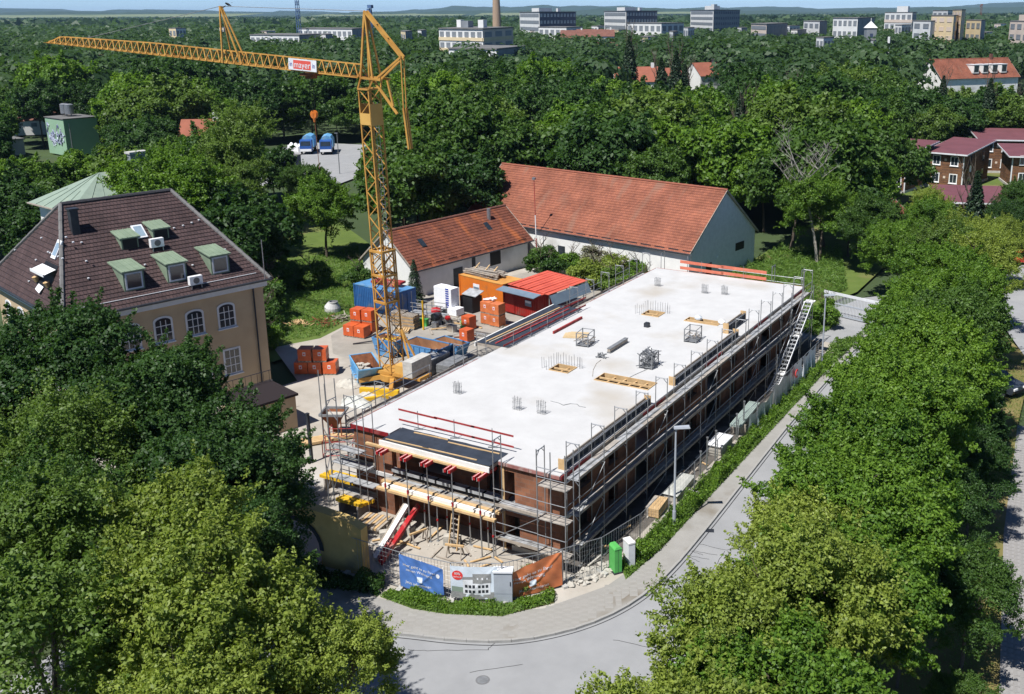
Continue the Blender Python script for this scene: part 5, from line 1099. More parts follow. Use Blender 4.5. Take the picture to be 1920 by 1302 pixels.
skip('small blue skip with a bright rusty inside behind the large skip', (-25.5, 22.7), (-22.6, 22.2), 1.3, 1.3, inner='rust_light')
sk = skip('blue skip full of offcuts behind the crane mast', (-30.0, 20.4), (-27.5, 20.2), 1.6)
m = thing('offcut_heap', 'heap of orange and yellow offcuts in the skip behind the mast', 'offcuts', (-28.7, 21.1, .9)); r = random.Random(2)
for k in range(16): MB().bar((r.uniform(-.8, .6), r.uniform(-.5, .5), r.uniform(0, .5)), (r.uniform(-.8, .8), r.uniform(-.5, .5), r.uniform(.2, .8)), .12, .06).build('offcut', ('timber', 'orange_board', 'yellow_beam')[k % 3], m)
m = thing('rubble_load', 'pale rubble inside the light blue skip', 'rubble', (-26.9, 15.9, .62), -.65)
for k in range(10): MB().obox((r.uniform(-.9, .9), r.uniform(-.45, .45), .1 + r.random() * .1), .22, .16, .12, r.random() * 3).build('lump', 'stone', m)
# stack of grey formwork panels
s = thing('panel_stack', 'stack of large grey formwork panels beside the crane base', 'panel stack', (-23.95, 18.2, 0), -.02)
for k in range(10): MB().box(rnd.uniform(-.03, .03), rnd.uniform(-.03, .03), .08 + k * .125, 1.35, 2.8, .08 + k * .125 + .105).build('panel', 'deck_steel' if k == 9 else 'steel_dull', s)
s = thing('panel_stack', 'second stack of dark panels under the left scaffold', 'panel stack', (-22.3, 18.9, 0), .05)
for k in range(7): MB().box(0, rnd.uniform(-.03, .03), .08 + k * .125, 1.2, 2.6, .08 + k * .125 + .105).build('panel', 'steel_dull', s)
def pallet_stack(label, x, y, rz, n):
    s = thing('pallet_stack', label, 'pallet stack', (x, y, 0), rz)
    for k in range(n):
        m = MB(); z = k * .145; a = rnd.uniform(-.05, .05)
        for q in (-.5, 0, .5): m.box(-.6 + a, q * .9 - .05, z, .6 + a, q * .9 + .05, z + .09)
        for q in range(6): m.box(-.6 + q * .22 + a, -.52, z + .092, -.46 + q * .22 + a, .52, z + .125)
        m.build('pallet', 'timber' if k % 2 else 'timber_grey', s)
pallet_stack('left leaning stack of wooden pallets behind the crane', -33.2, 27.8, .2, 9); pallet_stack('right stack of wooden pallets behind the crane', -31.7, 27.5, .1, 9); pallet_stack('low spread of pallets before the two pallet stacks', -31.6, 26.2, .5, 2)
# concrete skip (hopper) on its frame
h = thing('concrete_hopper', 'rusty concrete hopper on legs below the crane', 'hopper', (-21.2, 6.6, 0), .45)
m = MB(); t1 = [(-.75, -.7, 1.75), (.75, -.7, 1.75), (.75, .7, 1.75), (-.75, .7, 1.75)]; b1 = [(-.2, -.2, .75), (.2, -.2, .75), (.2, .2, .75), (-.2, .2, .75)]
for k in range(4): m.poly([b1[k], b1[(k + 1) % 4], t1[(k + 1) % 4], t1[k]])
m.build('funnel', 'rust', h); m = MB()
for k in range(4): m.bar(t1[k], t1[(k + 1) % 4], .1, .14)
m.build('rim', 'steel_dull', h); MB().poly([(x * .82, y * .82, 1.5) for x, y, z in t1]).build('concrete_fill', 'stone', h)
for k in range(4): MB().bar((t1[k][0] * .8, t1[k][1] * .8, 0), (t1[k][0] * .8, t1[k][1] * .8, 1.6), .07).build('leg', 'rust', h)
MB().tube((0, 0, .35), (0, 0, .78), .16, 10).build('spout', 'rust', h); MB().tube((.75, 0, 1.6), (1.05, 0, 1.3), .025).build('lever', 'steel', h)
# mixers, barrels, hoses and small gear
def drum(label, x, y, mat, rz=0, r_=.38, l=.8, z=.75):
    d = thing('concrete_mixer', label, 'mixer', (x, y, 0), rz); MB().tube((-l / 2, 0, z), (l * .1, 0, z + .1), r_, 14).build('drum', mat, d); MB().tube((l * .1, 0, z + .1), (l * .5, 0, z + .22), r_, 14, r_ * .5).build('mouth', mat, d)
    for a in (-.3, .25):
        for b in (-.3, .3): MB().tube((a, b * 1.2, 0), (a * .5, b, z), .03).build('leg', 'steel_dull', d)
    for b in (-.42, .42): MB().tube((-.35, b, .16), (-.35, b + .06, .16), .16, 10).build('wheel', 'rubber', d)
drum('red concrete mixer left of the white foam stack', -31.2, 30.6, 'red_paint', .4); drum('small red mixer right of the foam stack foot', -29.4, 29.9, 'red_paint', -.5, .22, .5, .55); drum('dark green mixer among the yard gear', -30.2, 29.3, 'dark_metal', 1.2)
r = random.Random(21)
for k in range(16):
    x, y = -31 + r.uniform(-1.4, 4.2), 28.6 + r.uniform(-1.2, 4); mt = ('dark_metal', 'steel_dull', 'timber_grey', 'green_box', 'stone', 'tarp')[k % 6]
    g_ = thing('tool_box', 'small tool box or bucket standing among the yard clutter behind the skips', 'tool box', (x, y, 0), r.random() * 3, 'small boxes in the yard clutter'); hh = r.uniform(.25, .6); ww = r.uniform(.2, .4)
    MB().box(-ww, -.22, 0, ww, .22, hh).build('body', mt, g_); MB().box(-ww - .02, -.24, hh + .002, ww + .02, .24, hh + .06).build('lid', mt, g_); MB().bar((-.12, 0, hh + .1), (.12, 0, hh + .1), .03).build('handle', 'steel', g_)
tag(MB().bar((-30.4, 27.6, .02), (-30.6, 27.9, 2.6), .12).build('timber_post', 'yellow_beam'), 'upright yellow timber post by the pallets', 'post')
s = thing('pipe_rack', 'steel pipe rack behind the pallets in the yard', 'rack', (-33, 29.4, 0), .1)
for a in (0, 1.5, 3.0): 
    for b in (0, .9): MB().tube((a, b, 0), (a, b, 1.7), .04).build('post', 'steel_dull', s)
for z in (.7, 1.3, 1.68):
    for b in (0, .9): MB().tube((-.2, b, z), (3.2, b, z), .03).build('rail', 'steel_dull', s)
for k in range(8): MB().tube((-.3, .1 + k * .1, .76), (3.3, .12 + k * .1, .76), .04).build('pipe', 'steel', s)
cn = thing('manhole_cone', 'pale concrete manhole cone on the grass left of the brick pallets', 'manhole cone', (-41.6, 28.2, 0)); m = MB()
m.tube((0, 0, 0), (0, 0, .35), .75, 18, cap=False); m.tube((0, 0, .35), (.12, 0, .85), .75, 18, .45, cap=False); m.tube((.12, 0, .85), (.12, 0, .95), .45, 18, cap=False); m.tube((.12, 0, .95), (.12, 0, .75), .36, 18, cap=False); m.build('shell', 'concrete', cn); MB().tube((.12, 0, .9), (.12, 0, .951), .45, 18, .36, cap=False).build('rim', 'concrete_edge', cn)
for k, (px, py, rr) in enumerate(((655, 722, 1.1), (668, 756, 1.25), (690, 740, .8), (712, 752, .7))):
    p = at(px, py); m = MB(); n = 12
    for i in range(n):
        for j in range(4):
            f = lambda a, b: (p.x + rr * math.cos(2 * math.pi * (a % n) / n) * (1 - b / 4) * (1 + .18 * math.sin((a % n) * 2.3 + k)), p.y + rr * .8 * math.sin(2 * math.pi * (a % n) / n) * (1 - b / 4) * (1 + .15 * math.cos((a % n) * 1.7)), .75 * rr * .6 * (1 - (1 - b / 4) ** 1.6) + .05 * math.sin((a % n) * 3 + b * 2))
            m.poly([f(i, j), f(i + 1, j), f(i + 1, j + 1), f(i, j + 1)])
    tag(m.build('sand_heap', ('stone', 'tarp', 'stone', 'yard_dirt')[k], smooth=True), ['grey gravel heap in front of the light blue skip', 'heap covered with a grey tarp near the crane foot', 'small gravel heap beside the crane outrigger', 'small earth heap by the crane ballast'][k], 'heap')
tag(MB().obox(at(712, 742) + Vector((0, 0, .3)), 1.5, .18, .22, .3).obox(at(705, 752) + Vector((0, 0, .2)), .9, .14, .16, .9).build('yellow_beam', 'yellow_beam'), 'long yellow crane beam lying at the scaffold foot', 'beam')
# yellow formwork beams at the near left corner, on trestles
for k, (px, py, L, l) in enumerate(((640, 893, 2.6, 'upper yellow formwork beams on the trestle by the near left corner'), (662, 935, 1.8, 'lower yellow formwork beams beside the near left scaffold'))):
    p = at(px, py, .9); s = thing('yellow_beam_stack', l, 'beam stack', (p.x, p.y, 0), .05)
    for j in range(4): MB().box(-L / 2 + j * .05, -.4 + j * .22, .72, L / 2 + j * .08, -.22 + j * .22, .9).build('beam', 'yellow_beam', s)
    for x in (-L * .35, L * .35): MB().box(x - .05, -.45, 0, x + .05, .5, .715).build('trestle', 'timber_grey', s)
# red steel frames and long planks left of the shell
for k, (px, py) in enumerate(((606, 858), (620, 832))):
    p = at(px, py); s = thing('steel_frame_rack', ['open red steel frame rack left of the shell', 'second red steel frame rack behind the first'][k], 'rack', p, .55)
    for a in (0, 1.9):
        for b in (0, .9): MB().tube((a, b, 0), (a, b, 1.05), .03).build('post', 'red_board', s)
    for z in (.1, 1.02):
        for b in (0, .9): MB().tube((0, b, z), (1.9, b, z), .025).build('rail', 'red_board', s)
        for a in (0, 1.9): MB().tube((a, 0, z), (a, .9, z), .025).build('rail', 'red_board', s)
s = thing('plank_stack', 'long pale planks stacked beside the shadow tree left of the shell', 'plank stack', at(605, 828), .95)
for k in range(12): MB().box(-1.8 + rnd.uniform(-.3, .3), (k % 4) * .24 - .5, .1 + (k // 4) * .06, 2.0, (k % 4) * .24 - .28, .15 + (k // 4) * .06).build('plank', 'timber', s)
for x in (-1.2, 1.2): MB().box(x - .05, -.55, 0, x + .05, .5, .095).build('bearer', 'timber_grey', s)
tag(MB().bar(at(585, 868), at(585, 868) + Vector((-.05, 0, 3.2)), .16).bar(at(585, 868) + Vector((-.06, 0, 3.2)), at(585, 868) + Vector((-.06, 0, 3.3)), .2).build('steel_post', 'dark_metal'), 'dark steel post standing left of the red racks', 'post')
s = thing('levelling_staff', 'tall thin red and white pole standing before the barn', 'pole', at(1007, 497))
for k, (a, b, mt) in enumerate(((0, 3.0, 'red_paint'), (3.0, 5.6, 'pvc_white'), (5.6, 9.5, 'red_board'))): MB().tube((-.02 * a, 0, a), (-.02 * b, 0, b), .07 - .015 * k, 8).build('section', mt, s)
MB().box(-.36, -.15, 9.5, -.02, .15, 9.75).build('lamp_head', 'steel', s)
# distant lot: blue lorries, dark shed, sacks
def lorry(label, x, y, rz, cab=True):
    t = thing('lorry', label, 'lorry', (x, y, 0), rz, 'blue lorries on the far lot')
    MB().box(-5.6, -1.2, .95, -.6, 1.2, 1.15).build('chassis', 'dark_metal', t)
    m = MB(); m.extr([(-1.2, 1.15), (1.2, 1.15), (1.2, 2.6), (.8, 3.3), (0, 3.55), (-.8, 3.3), (-1.2, 2.6)], (-5.6, 0, 0), (0, 1, 0), (0, 0, 1), (4.4, 0, 0)); m.build('tarpaulin_body', 'blue_skip_light', t)
    c = MB().extr([(-.5, .6), (1.5, .6), (1.5, 1.7), (1.2, 2.75), (-.5, 2.85)], (0, -1.15, 0), (1, 0, 0), (0, 0, 1), (0, 2.3, 0)).build('cab', 'truck_blue', t)
    MB().poly([(1.52, -1, 1.75), (1.52, 1, 1.75), (1.26, .95, 2.6), (1.26, -.95, 2.6)]).build('windscreen', 'glass', c); MB().box(1.5, -1.1, .62, 1.56, 1.1, 1.1).build('bumper', 'pvc_white', c)
    for x_ in (-4.6, -3.4, .4):
        for y_ in (-1.1, .85): w = MB().tube((x_, y_, .5), (x_, y_ + .25, .5), .5, 14).build('wheel', 'rubber', t)
lorry('blue lorry with a pale tarpaulin on the far lot', -119.5, 110, -.9); lorry('darker blue lorry parked at the left of the other on the far lot', -123.4, 108.6, -.95)
sh = thing('dark_shed', 'dark flat-roofed shed on the near side of the far lot', 'shed', (-111.5, 87, 0), .25); MB().box(-4, 0, 0, 4.2, 4, 2.7).build('wall', 'far_blue', sh); MB().box(-4.15, -.15, 2.702, 4.35, 4.15, 2.85).build('roof', 'flat_roof', sh); MB().box(-.5, -.03, 0, .6, -.003, 2.1).build('door', 'black', sh)
for k in range(3): tag(MB().obox((-129.5 + k * 1.5, 110.5 - k * .3, .6), .6, .55, .6, k * .5).tube((-129.5 + k * 1.5, 110.5 - k * .3, 1.2), (-129.5 + k * 1.5, 110.5 - k * .3, 1.7), .55, 8, .15).build('bulk_sack', 'pvc_white'), ['white bulk sack at the left end of the row on the far lot', 'white bulk sack in the middle of the row on the far lot', 'white bulk sack beside the blue lorries on the far lot'][k], 'sack', 'white bulk sacks on the lot')

r = random.Random(77)
for k in range(26):
    x, y = r.uniform(-34, -24), r.uniform(22, 33); L = r.uniform(.5, 2.2); a = r.uniform(0, 3.1)
    tag(MB().bar((x - L / 2 * math.cos(a), y - L / 2 * math.sin(a), .06), (x + L / 2 * math.cos(a), y + L / 2 * math.sin(a), .08 + r.random() * .3), .14, .07).build('yard_plank', ('timber_grey', 'timber', 'steel_dull', 'rust', 'dark_metal')[k % 5]), 'plank or bar lying loose on the yard ground behind the skips', 'plank', 'loose planks and bars in the yard')
for k, (px, py, w) in enumerate(((610, 608, 1.6), (640, 600, 1.1), (560, 610, 1.0))):
    p = at(px, py); m = MB()
    for i in range(40): q = Vector((p.x + r.gauss(0, w * .5), p.y + r.gauss(0, w * .4), .05 + r.random() * .3)); m.bar(q, q + Vector((r.uniform(-.6, .6), r.uniform(-.5, .5), r.uniform(-.05, .25))), .07, .05)
    tag(m.build('scrap_heap', ('rust', 'timber_grey', 'timber')[k]), ['heap of rusty scrap bars on the grass edge beside the manhole cone', 'heap of grey scrap wood beside the brick pallets', 'scattered splintered wood at the meadow edge'][k], 'scrap heap')
# ------------------------------------------------------------------ mesh fence, banners, cabinets, lamps, wall
wire = MB()
for k in range(1, 16): wire.tube((k / 16, 0, .1), (k / 16, 0, 1.98), .0032, 4)
for k in range(1, 8): wire.tube((0, 0, .1 + k * .235), (1, 0, .1 + k * .235), .0032, 4)
wire_me = proto(wire, 'wire_mesh', 'steel'); fpole = proto(MB().tube((0, 0, 0), (0, 0, 2.0), .021, 6), 'upright', 'steel'); frail = proto(MB().tube((0, 0, 0), (1, 0, 0), .021, 6), 'rail', 'steel')
footme = proto(MB().box(-.35, -.12, 0, .35, .12, .12), 'foot_block', 'concrete_edge')
def fence(label, a, b, z=0.):
    a, b = Vector((*a, z)), Vector((*b, z)); L = (b - a).length; f = thing('fence_panel', label, 'fence', a, math.atan2((b - a).y, (b - a).x), 'mesh fence panels round the site')
    for x in (.02, L - .02): inst('upright', fpole, f, (x, 0, 0))
    inst('rail', frail, f, (0, 0, 1.99), (0, 0, 0), (L, 1, 1)); inst('rail', frail, f, (0, 0, .1), (0, 0, 0), (L, 1, 1)); inst('wire_mesh', wire_me, f, (0, 0, 0), (0, 0, 0), (L, 1, 1)); inst('foot_block', footme, f, (0, 0, .002), (0, 0, 1.57))
    return f
fl = [(-9.0, -5.55), (-5.75, -5.5), (-3.0, -5.1), (-.85, -4.0), (.98, -1.5), (2.13, .35), (2.74, 3.4)]
ln_ = ['mesh fence panel between the yellow wall and the blue banner', 'mesh fence panel carrying the blue banner', 'mesh fence panel carrying the house picture banner', 'mesh fence panel carrying the orange banner', 'bare mesh fence panel right of the orange banner', 'mesh fence panel in front of the green cabinet']
for a, b, l in zip(fl, fl[1:], ln_): fence(l, a, b)
for k in range(9):
    y0 = 3.45 + k * 3.52; fence('mesh fence panel in the green strip along the right side of the site' if k < 8 else 'last mesh fence panel of the site by the far lamp post', (2.76, y0), (2.78, y0 + 3.45))
# printed banners hung on the fence
def banner(label, a, b, z0, z1, mat, seed, sagl=0., sagr=0., amp=.05):
    a, b = Vector((*a, 0)), Vector((*b, 0)); L = (b - a).length; ang = math.atan2((b - a).y, (b - a).x); o = thing('banner', label, 'banner', a, ang, 'printed banners on the fence'); r = random.Random(seed); nx, nz = 56, 36; m = MB(); ph = [r.uniform(0, 6) for _ in range(6)]
    def f(u, v, off=0.):
        top = z1 - (sagl * (1 - u) ** 2 + sagr * u * u); fold = lambda c, sl, w: math.exp(-((u - c + sl * (v - .5)) / w) ** 2)
        y = -.06 - off - amp * (math.sin(5 * u + 4 * v + ph[0]) * .5 + .4 * math.sin(11 * u - 7 * v + ph[1]) + .25 * math.sin(23 * u + 13 * v + ph[2]) + .9 * fold(.35, .8, .05) + .9 * fold(.62, -.7, .045) - .6 * fold(.5, .3, .06))
        return (u * L, y, z0 + (top - z0) * v - .06 * math.sin(u * math.pi) * (1 if v > .5 else 1.6))
    for i in range(nx):
        for k in range(nz): m.poly([f(i / nx, k / nz), f((i + 1) / nx, k / nz), f((i + 1) / nx, (k + 1) / nz), f(i / nx, (k + 1) / nz)])
    m.build('cloth', mat, o, smooth=True)
    for u in (.01, .5, .99): p = f(u, .985, .01); MB().tube((p[0], p[1], p[2]), (p[0], .02, p[2] + .04), .012, 5).build('tie', 'pvc_white', o)
    return o, L, f
def patch(B, u0, v0, u1, v1, mat, off, n=10):
    o, L, f = B; m = MB()
    for i in range(n):
        for k in range(n):
            g = lambda a, b: f(u0 + (u1 - u0) * a / n, v0 + (v1 - v0) * b / n, off); m.poly([g(i, k), g(i + 1, k), g(i + 1, k + 1), g(i, k + 1)])
    return m.build('print_patch', mat, o, smooth=True)
def disc(B, u, v, ru, rv, mat, off):
    o, L, f = B; m = MB(); n = 20
    for k in range(n): a, b = 2 * math.pi * k / n, 2 * math.pi * (k + 1) / n; m.poly([f(u, v, off), f(u + ru * math.cos(a), v + rv * math.sin(a), off), f(u + ru * math.cos(b), v + rv * math.sin(b), off)])
    return m.build('print_disc', mat, o)
def words(B, text, u, v, size, off, mat='print_white'):
    o, L, f = B; w = lettering(text, o, (0, 0, 0), (0, 0, 0), size, mat)
    for p in w.data.vertices: p.co = Vector(f(u + p.co.x / L, v + p.co.y / 1.75, off + (.003 if p.co.z > 0 else 0)))
B1 = banner('blue printed banner with white lettering hung on the fence', (-5.7, -5.55), (-3.35, -5.2), .25, 1.95, 'banner_blue', 1, .0, .3, .032)
words(B1, 'Hier geht es zu Ihrer', .46, .72, .21, .012); words(B1, 'neuen Wohnung', .45, .58, .21, .012); words(B1, 'Jetzt informieren', .42, .2, .2, .012); patch(B1, .4, .3, .52, .47, 'banner_sky', .008); disc(B1, .88, .66, .04, .08, 'print_white', .01)
B2 = banner('pale banner with a printed picture of white flats and a red disc', (-2.95, -5.2), (-.95, -4.2), .28, 1.95, 'banner_sky', 5, 0, 0, .016)
patch(B2, .0, .0, 1, .2, 'banner_grey', .004); patch(B2, .02, .2, .28, .36, 'copper_green', .004); patch(B2, .26, .16, .6, .6, 'print_white', .006); patch(B2, .5, .14, .84, .52, 'print_white', .009); patch(B2, .47, .5, .86, .78, 'banner_grey', .012); patch(B2, .25, .6, .6, .68, 'banner_grey', .011)
for u in (.3, .38, .46, .58, .66, .74):
    for v in (.2, .36): patch(B2, u, v, u + .055, v + .09, 'dark_metal', .015, 2)
for u in (.56, .66, .76): patch(B2, u, .6, u + .03, .66, 'print_white', .016, 2)
disc(B2, .15, .72, .115, .15, 'print_red', .012); words(B2, '80%', .15, .77, .17, .017); words(B2, 'verkauft', .15, .67, .115, .017)
B3 = banner('torn orange printed banner drooping at its left end', (-.75, -3.95), (1.0, -1.62), .15, 1.92, 'banner_orange', 9, .6, 0., .05)
words(B3, 'Hier geht es zu Ihrer', .48, .68, .24, .012); words(B3, 'neuen Wohnung', .42, .54, .23, .012); words(B3, 'Jetzt informieren', .5, .18, .22, .012); patch(B3, .42, .28, .54, .45, 'banner_sky', .008)
# cabinets
g = thing('cable_cabinet', 'grey street cable cabinet on the pavement before the banners', 'cabinet', (-.78, -4.0, .012), .48)
MB().box(-.42, -.2, 0, .42, .2, .5).build('base', 'grey_box', g); MB().box(-.43, -.21, .515, .43, .21, 1.62).build('door', 'grey_box', g); MB()._hex([Vector((x, y, z)) for z in (1.622, 1.7) for x, y in ((-.47, -.26), (.47, -.26), (.47, .26), (-.47, .26))]).build('lid', 'pale_trim', g); MB().box(.33, -.235, .95, .37, -.212, 1.15).build('handle', 'dark_metal', g); MB().tube((-.38, -.3, .0), (-.38, -.3, .12), .08, 8).build('kerb_bolt', 'dark_metal', g)
g = thing('green_cabinet', 'bright green narrow cabinet at the pavement edge', 'cabinet', (2.62, .9, .0), .95)
MB().box(-.2, -.32, .08, .2, .32, 1.35).build('body', 'green_box', g); MB()._hex([Vector(p) for p in ((-.22, -.34, 1.352), (.22, -.34, 1.352), (.22, .34, 1.352), (-.22, .34, 1.352), (-.12, -.3, 1.46), (.12, -.3, 1.46), (.12, .3, 1.46), (-.12, .3, 1.46))]).build('lid', 'green_box', g); MB().box(-.24, -.36, 0, .24, .36, .078).build('base', 'dark_metal', g); MB().box(-.005, -.327, .1, .005, -.321, 1.33).build('door_gap', 'dark_metal', g)
g = thing('grey_cabinet', 'pale grey overgrown cabinet behind the green one', 'cabinet', (2.95, 1.75, 0), .95); MB().box(-.18, -.3, 0, .18, .3, 1.3).build('body', 'pale_trim', g); MB().box(-.2, -.32, 1.302, .2, .32, 1.38).build('lid', 'white_paint', g)
# street lamps
def lamp(label, p, h, arm):
    l = thing('street_lamp', label, 'street lamp', p, 0, 'street lamps'); MB().tube((0, 0, 0), (0, 0, h), .075, 10, .05).build('pole', 'grey_box', l); MB().tube((0, 0, 0), (0, 0, .9), .1, 10).build('base_sleeve', 'grey_box', l)
    MB()._hex([Vector(q) for q in ((-.12, -.13, h), (.75, -.16, h + .05), (.75, .16, h + .05), (-.12, .13, h), (-.1, -.1, h + .1), (.7, -.12, h + .15), (.7, .12, h + .15), (-.1, .1, h + .1))]).build('lamp_head', 'grey_box', l); MB().box(.1, -.1, h - .01, .65, .1, h + .03).build('lens', 'pvc_white', l)
    l.rotation_euler[2] = arm; return l
lamp('grey street lamp at the green strip beside the near half of the scaffold', (3.32, 6.44, 0), 5.7, R(30)); lamp('grey street lamp beyond the stair tower at the far end of the fence', (2.95, 35.6, 0), 5.6, R(30))
# yellow archway wall bottom left, broken top, with the dark arch
w = thing('archway_wall', 'yellow plastered wall stub with a dark round archway under the trees', 'wall', (-11.5, -5.9, 0), .12)
m = MB(); m.extr([(.9, 0), (3.4, 0), (3.4, 2.5), (2.6, 2.85), (1.2, 3.0), (0, 3.1), (-2.6, 3.1), (-2.6, 0), (-1.9, 0), (-1.9, 1.2), (-1.6, 1.75), (-1.1, 2.1), (-.5, 2.25), (.1, 2.1), (.6, 1.75), (.9, 1.2)], (0, 0, 0), (1, 0, 0), (0, 0, 1), (0, .55, 0)); m.build('wall_body', 'yellow_render', w)
m = MB()
for k in range(12): a, b = math.pi * k / 12, math.pi * (k + 1) / 12; f = lambda t, rr: (-.5 + rr * math.cos(t), -.06, .9 + rr * math.sin(t)); m.poly([f(a, 1.4), f(b, 1.4), f(b, 1.65), f(a, 1.65)])
m.build('arch_ring', 'dark_metal', w); MB().box(-2.7, -.08, 3.102, .1, .63, 3.2).build('coping', 'tile_brown', w)
# gate fence at the far side road
g = thing('gate', 'long white-topped sliding gate of thin bars at the far side road', 'gate', (-.9, 49.2, 0), -.29)
MB().box(0, -.04, 2.0, 5.6, .04, 2.24).build('top_board', 'pale_trim', g); MB().box(0, -.05, .1, 5.6, .05, .22).build('bottom_rail', 'grey_box', g); MB().box(0, -.05, 1.15, 5.6, .05, 1.25).build('middle_rail', 'grey_box', g)
bme = proto(MB().box(-.016, -.016, .222, .016, .016, 1.998), 'bar', 'pale_trim')
for k in range(38): inst('bar', bme, g, (.1 + k * .147, 0, 0))
# stacks along the right fence: timber, pallets, pipes, tarps
s = thing('timber_pack', 'pack of fresh pale timber at the foot of the near lamp', 'timber pack', (1.85, 7.4, 0), .1)
for k in range(12): MB().box(-.42 + (k % 4) * .2, -.8, .08 + (k // 4) * .17, -.23 + (k % 4) * .2, .8, .08 + (k // 4) * .17 + .15).build('beam', 'timber' if k % 4 else 'deck_wood', s)
for y in (-.6, .7): MB().box(-.55, y - .05, 0, .55, y + .05, .075).build('bearer', 'timber_grey', s)
s = thing('sand_bags', 'white covered pallet row along the right fence beside the timber pack', 'covered stack', (1.9, 10.3, 0), .05); MB().box(-.4, -1.4, 0, .4, 1.4, .42).build('block', 'stone', s); MB()._hex([Vector(p) for p in ((-.46, -1.5, .422), (.46, -1.5, .422), (.46, 1.5, .422), (-.46, 1.5, .422), (-.3, -1.2, .52), (.28, -1.3, .5), (.24, 1.2, .56), (-.26, 1.3, .5))]).build('sheet', 'tarp', s)
s = thing('window_stack', 'white framed panels on a stone stack by the right fence', 'panel stack', (1.95, 16.6, 0), .0); 
for k in range(4): MB().box(-.45, -.9 + rnd.uniform(-.05, .05), k * .17, .45, .9, k * .17 + .15).build('stone_block', 'stone', s)
MB().box(-.5, -1.0, .69, .5, 1.0, .75).build('board', 'pvc_white', s)
for a, b in (((-.5, -.85), (-.5, .85)), ((.5, -.85), (.5, .85)), ((-.5, -.85), (.5, -.85)), ((-.5, .85), (.5, .85)), ((-.5, 0), (.5, 0))): MB().bar((*a, .8), (*b, .8), .06).build('frame', 'pale_trim', s)
s = thing('pipe_bundle', 'bundle of pale green scaffold tubes lying along the right fence', 'tube bundle', (1.9, 21.2, 0), .06)
for k in range(14): MB().tube((-.35 + (k % 7) * .11, -2.2, .75 + (k // 7) * .1), (-.35 + (k % 7) * .11, 2.2, .75 + (k // 7) * .1), .048, 7).build('tube', 'tarp_green', s)
for y in (-1.5, 1.5): MB().box(-.5, y - .06, 0, .5, y + .06, .69).build('trestle', 'timber_grey', s)
def tarp(label, y0, y1, h, mat, seed, x=2.6):
    m = MB(); r = random.Random(seed); ph = [r.uniform(0, 6) for _ in range(5)]; nx, nz = 40, 14
    def f(i, k):
        u, v = i / nx, k / nz; return (x + .22 * (1 - v) * math.sin(u * 22 + ph[0]) * .6 + .1 * math.sin(u * 47 + ph[1]) * (1 - v) + .12, y0 + (y1 - y0) * u, .15 + .2 * math.sin(u * 9 + ph[2]) * (1 - v) * .5 + (h + .12 * math.sin(u * 13 + ph[3]) - .15) * v)
    for i in range(nx):
        for k in range(nz): m.poly([f(i, k), f(i + 1, k), f(i + 1, k + 1), f(i, k + 1)])
    return tag(m.build('tarpaulin', mat, smooth=True), label, 'tarpaulin', 'sheets hung over the right fence')
tarp('greenish plastic sheet draped over the fence beside the pipe bundle', 19.6, 24.4, 1.35, 'tarp_green', 1); tarp('pale grey plastic sheet bunched on the fence beyond the pipe bundle', 24.4, 28.4, 1.7, 'tarp', 2); tarp('white sheet with a red sign on the far fence', 28.4, 31.0, 1.9, 'pvc_white', 3); tarp('bluish white sheet on the last fence panels', 31.2, 34.6, 1.8, 'banner_sky', 4)
sg = thing('warning_sign', 'red round warning sign hung on the white fence sheet', 'sign', (2.95, 29.0, 1.35), 0); MB().tube((-.02, 0, 0), (.02, 0, 0), .33, 20).build('disc', 'print_red', sg); MB().tube((.022, 0, 0), (.028, 0, 0), .18, 16).build('disc_centre', 'print_white', sg)
for y, hh in ((8.9, 1.5), (12.6, 1.6), (13.6, 2.1), (15.0, 2.0), (18.6, 1.8), (19.9, 2.2)): tag(MB().tube((2.25, y, 0), (2.25, y, hh), .05, 8).tube((2.25, y, hh), (2.25, y, hh + .08), .08, 8).build('prop_post', 'steel'), 'upright steel prop post standing in the row along the right fence', 'post', 'prop posts along the right fence')
r = random.Random(31)
for k in range(40):
    y = r.uniform(1, 34); x = r.uniform(1.0, 2.0); L = r.uniform(.3, 1.4); a = r.uniform(0, 3.1)
    tag(MB().bar((x - L / 2 * math.cos(a) * .4, y - L / 2 * math.sin(a), .06), (x + L / 2 * math.cos(a) * .4, y + L / 2 * math.sin(a), .1 + r.random() * .2), .09, .06).build('debris_plank', ('timber_grey', 'timber', 'steel', 'stone')[k % 4]), 'short plank or bar of debris on the shaded soil under the right scaffold', 'debris', 'debris under the right scaffold')
# rubble with stones behind the bare fence panel
rb = MB(); r = random.Random(8)
def rock(m, c, s, r):
    pts = [Vector((r.gauss(0, 1), r.gauss(0, 1), r.gauss(0, 1))).normalized() * s * r.uniform(.7, 1.2) for _ in range(9)]
    bm = bmesh.new(); [bm.verts.new(Vector(c) + Vector((p.x, p.y, abs(p.z) * .8))) for p in pts]; bmesh.ops.convex_hull(bm, input=bm.verts); bm.verts.ensure_lookup_table(); i = len(m.v); idx = {v: k for k, v in enumerate(bm.verts)}
    m.v += [tuple(v.co) for v in bm.verts]
    for f in bm.faces: m.f.append(tuple(i + idx[v] for v in f.verts)); m.uv.append(None)
    bm.free()
for k in range(150): t = r.random(); rock(rb, (1.2 + t * 1.3 + r.uniform(-.5, .4), -1.1 + t * 2.6 + r.uniform(-.6, .6), 0), r.uniform(.06, .24), r)
tag(rb.build('rubble', 'stone'), 'rough stone rubble along the fence right of the orange banner', 'rubble', kind='stuff')
rb = MB()
for k in range(220): rock(rb, (r.uniform(-10, 0), r.uniform(-4.4, -.3), 0), r.uniform(.03, .1), r)
tag(rb.build('gravel', 'stone'), 'loose gravel and clods on the sand before the front wall', 'gravel', kind='stuff')
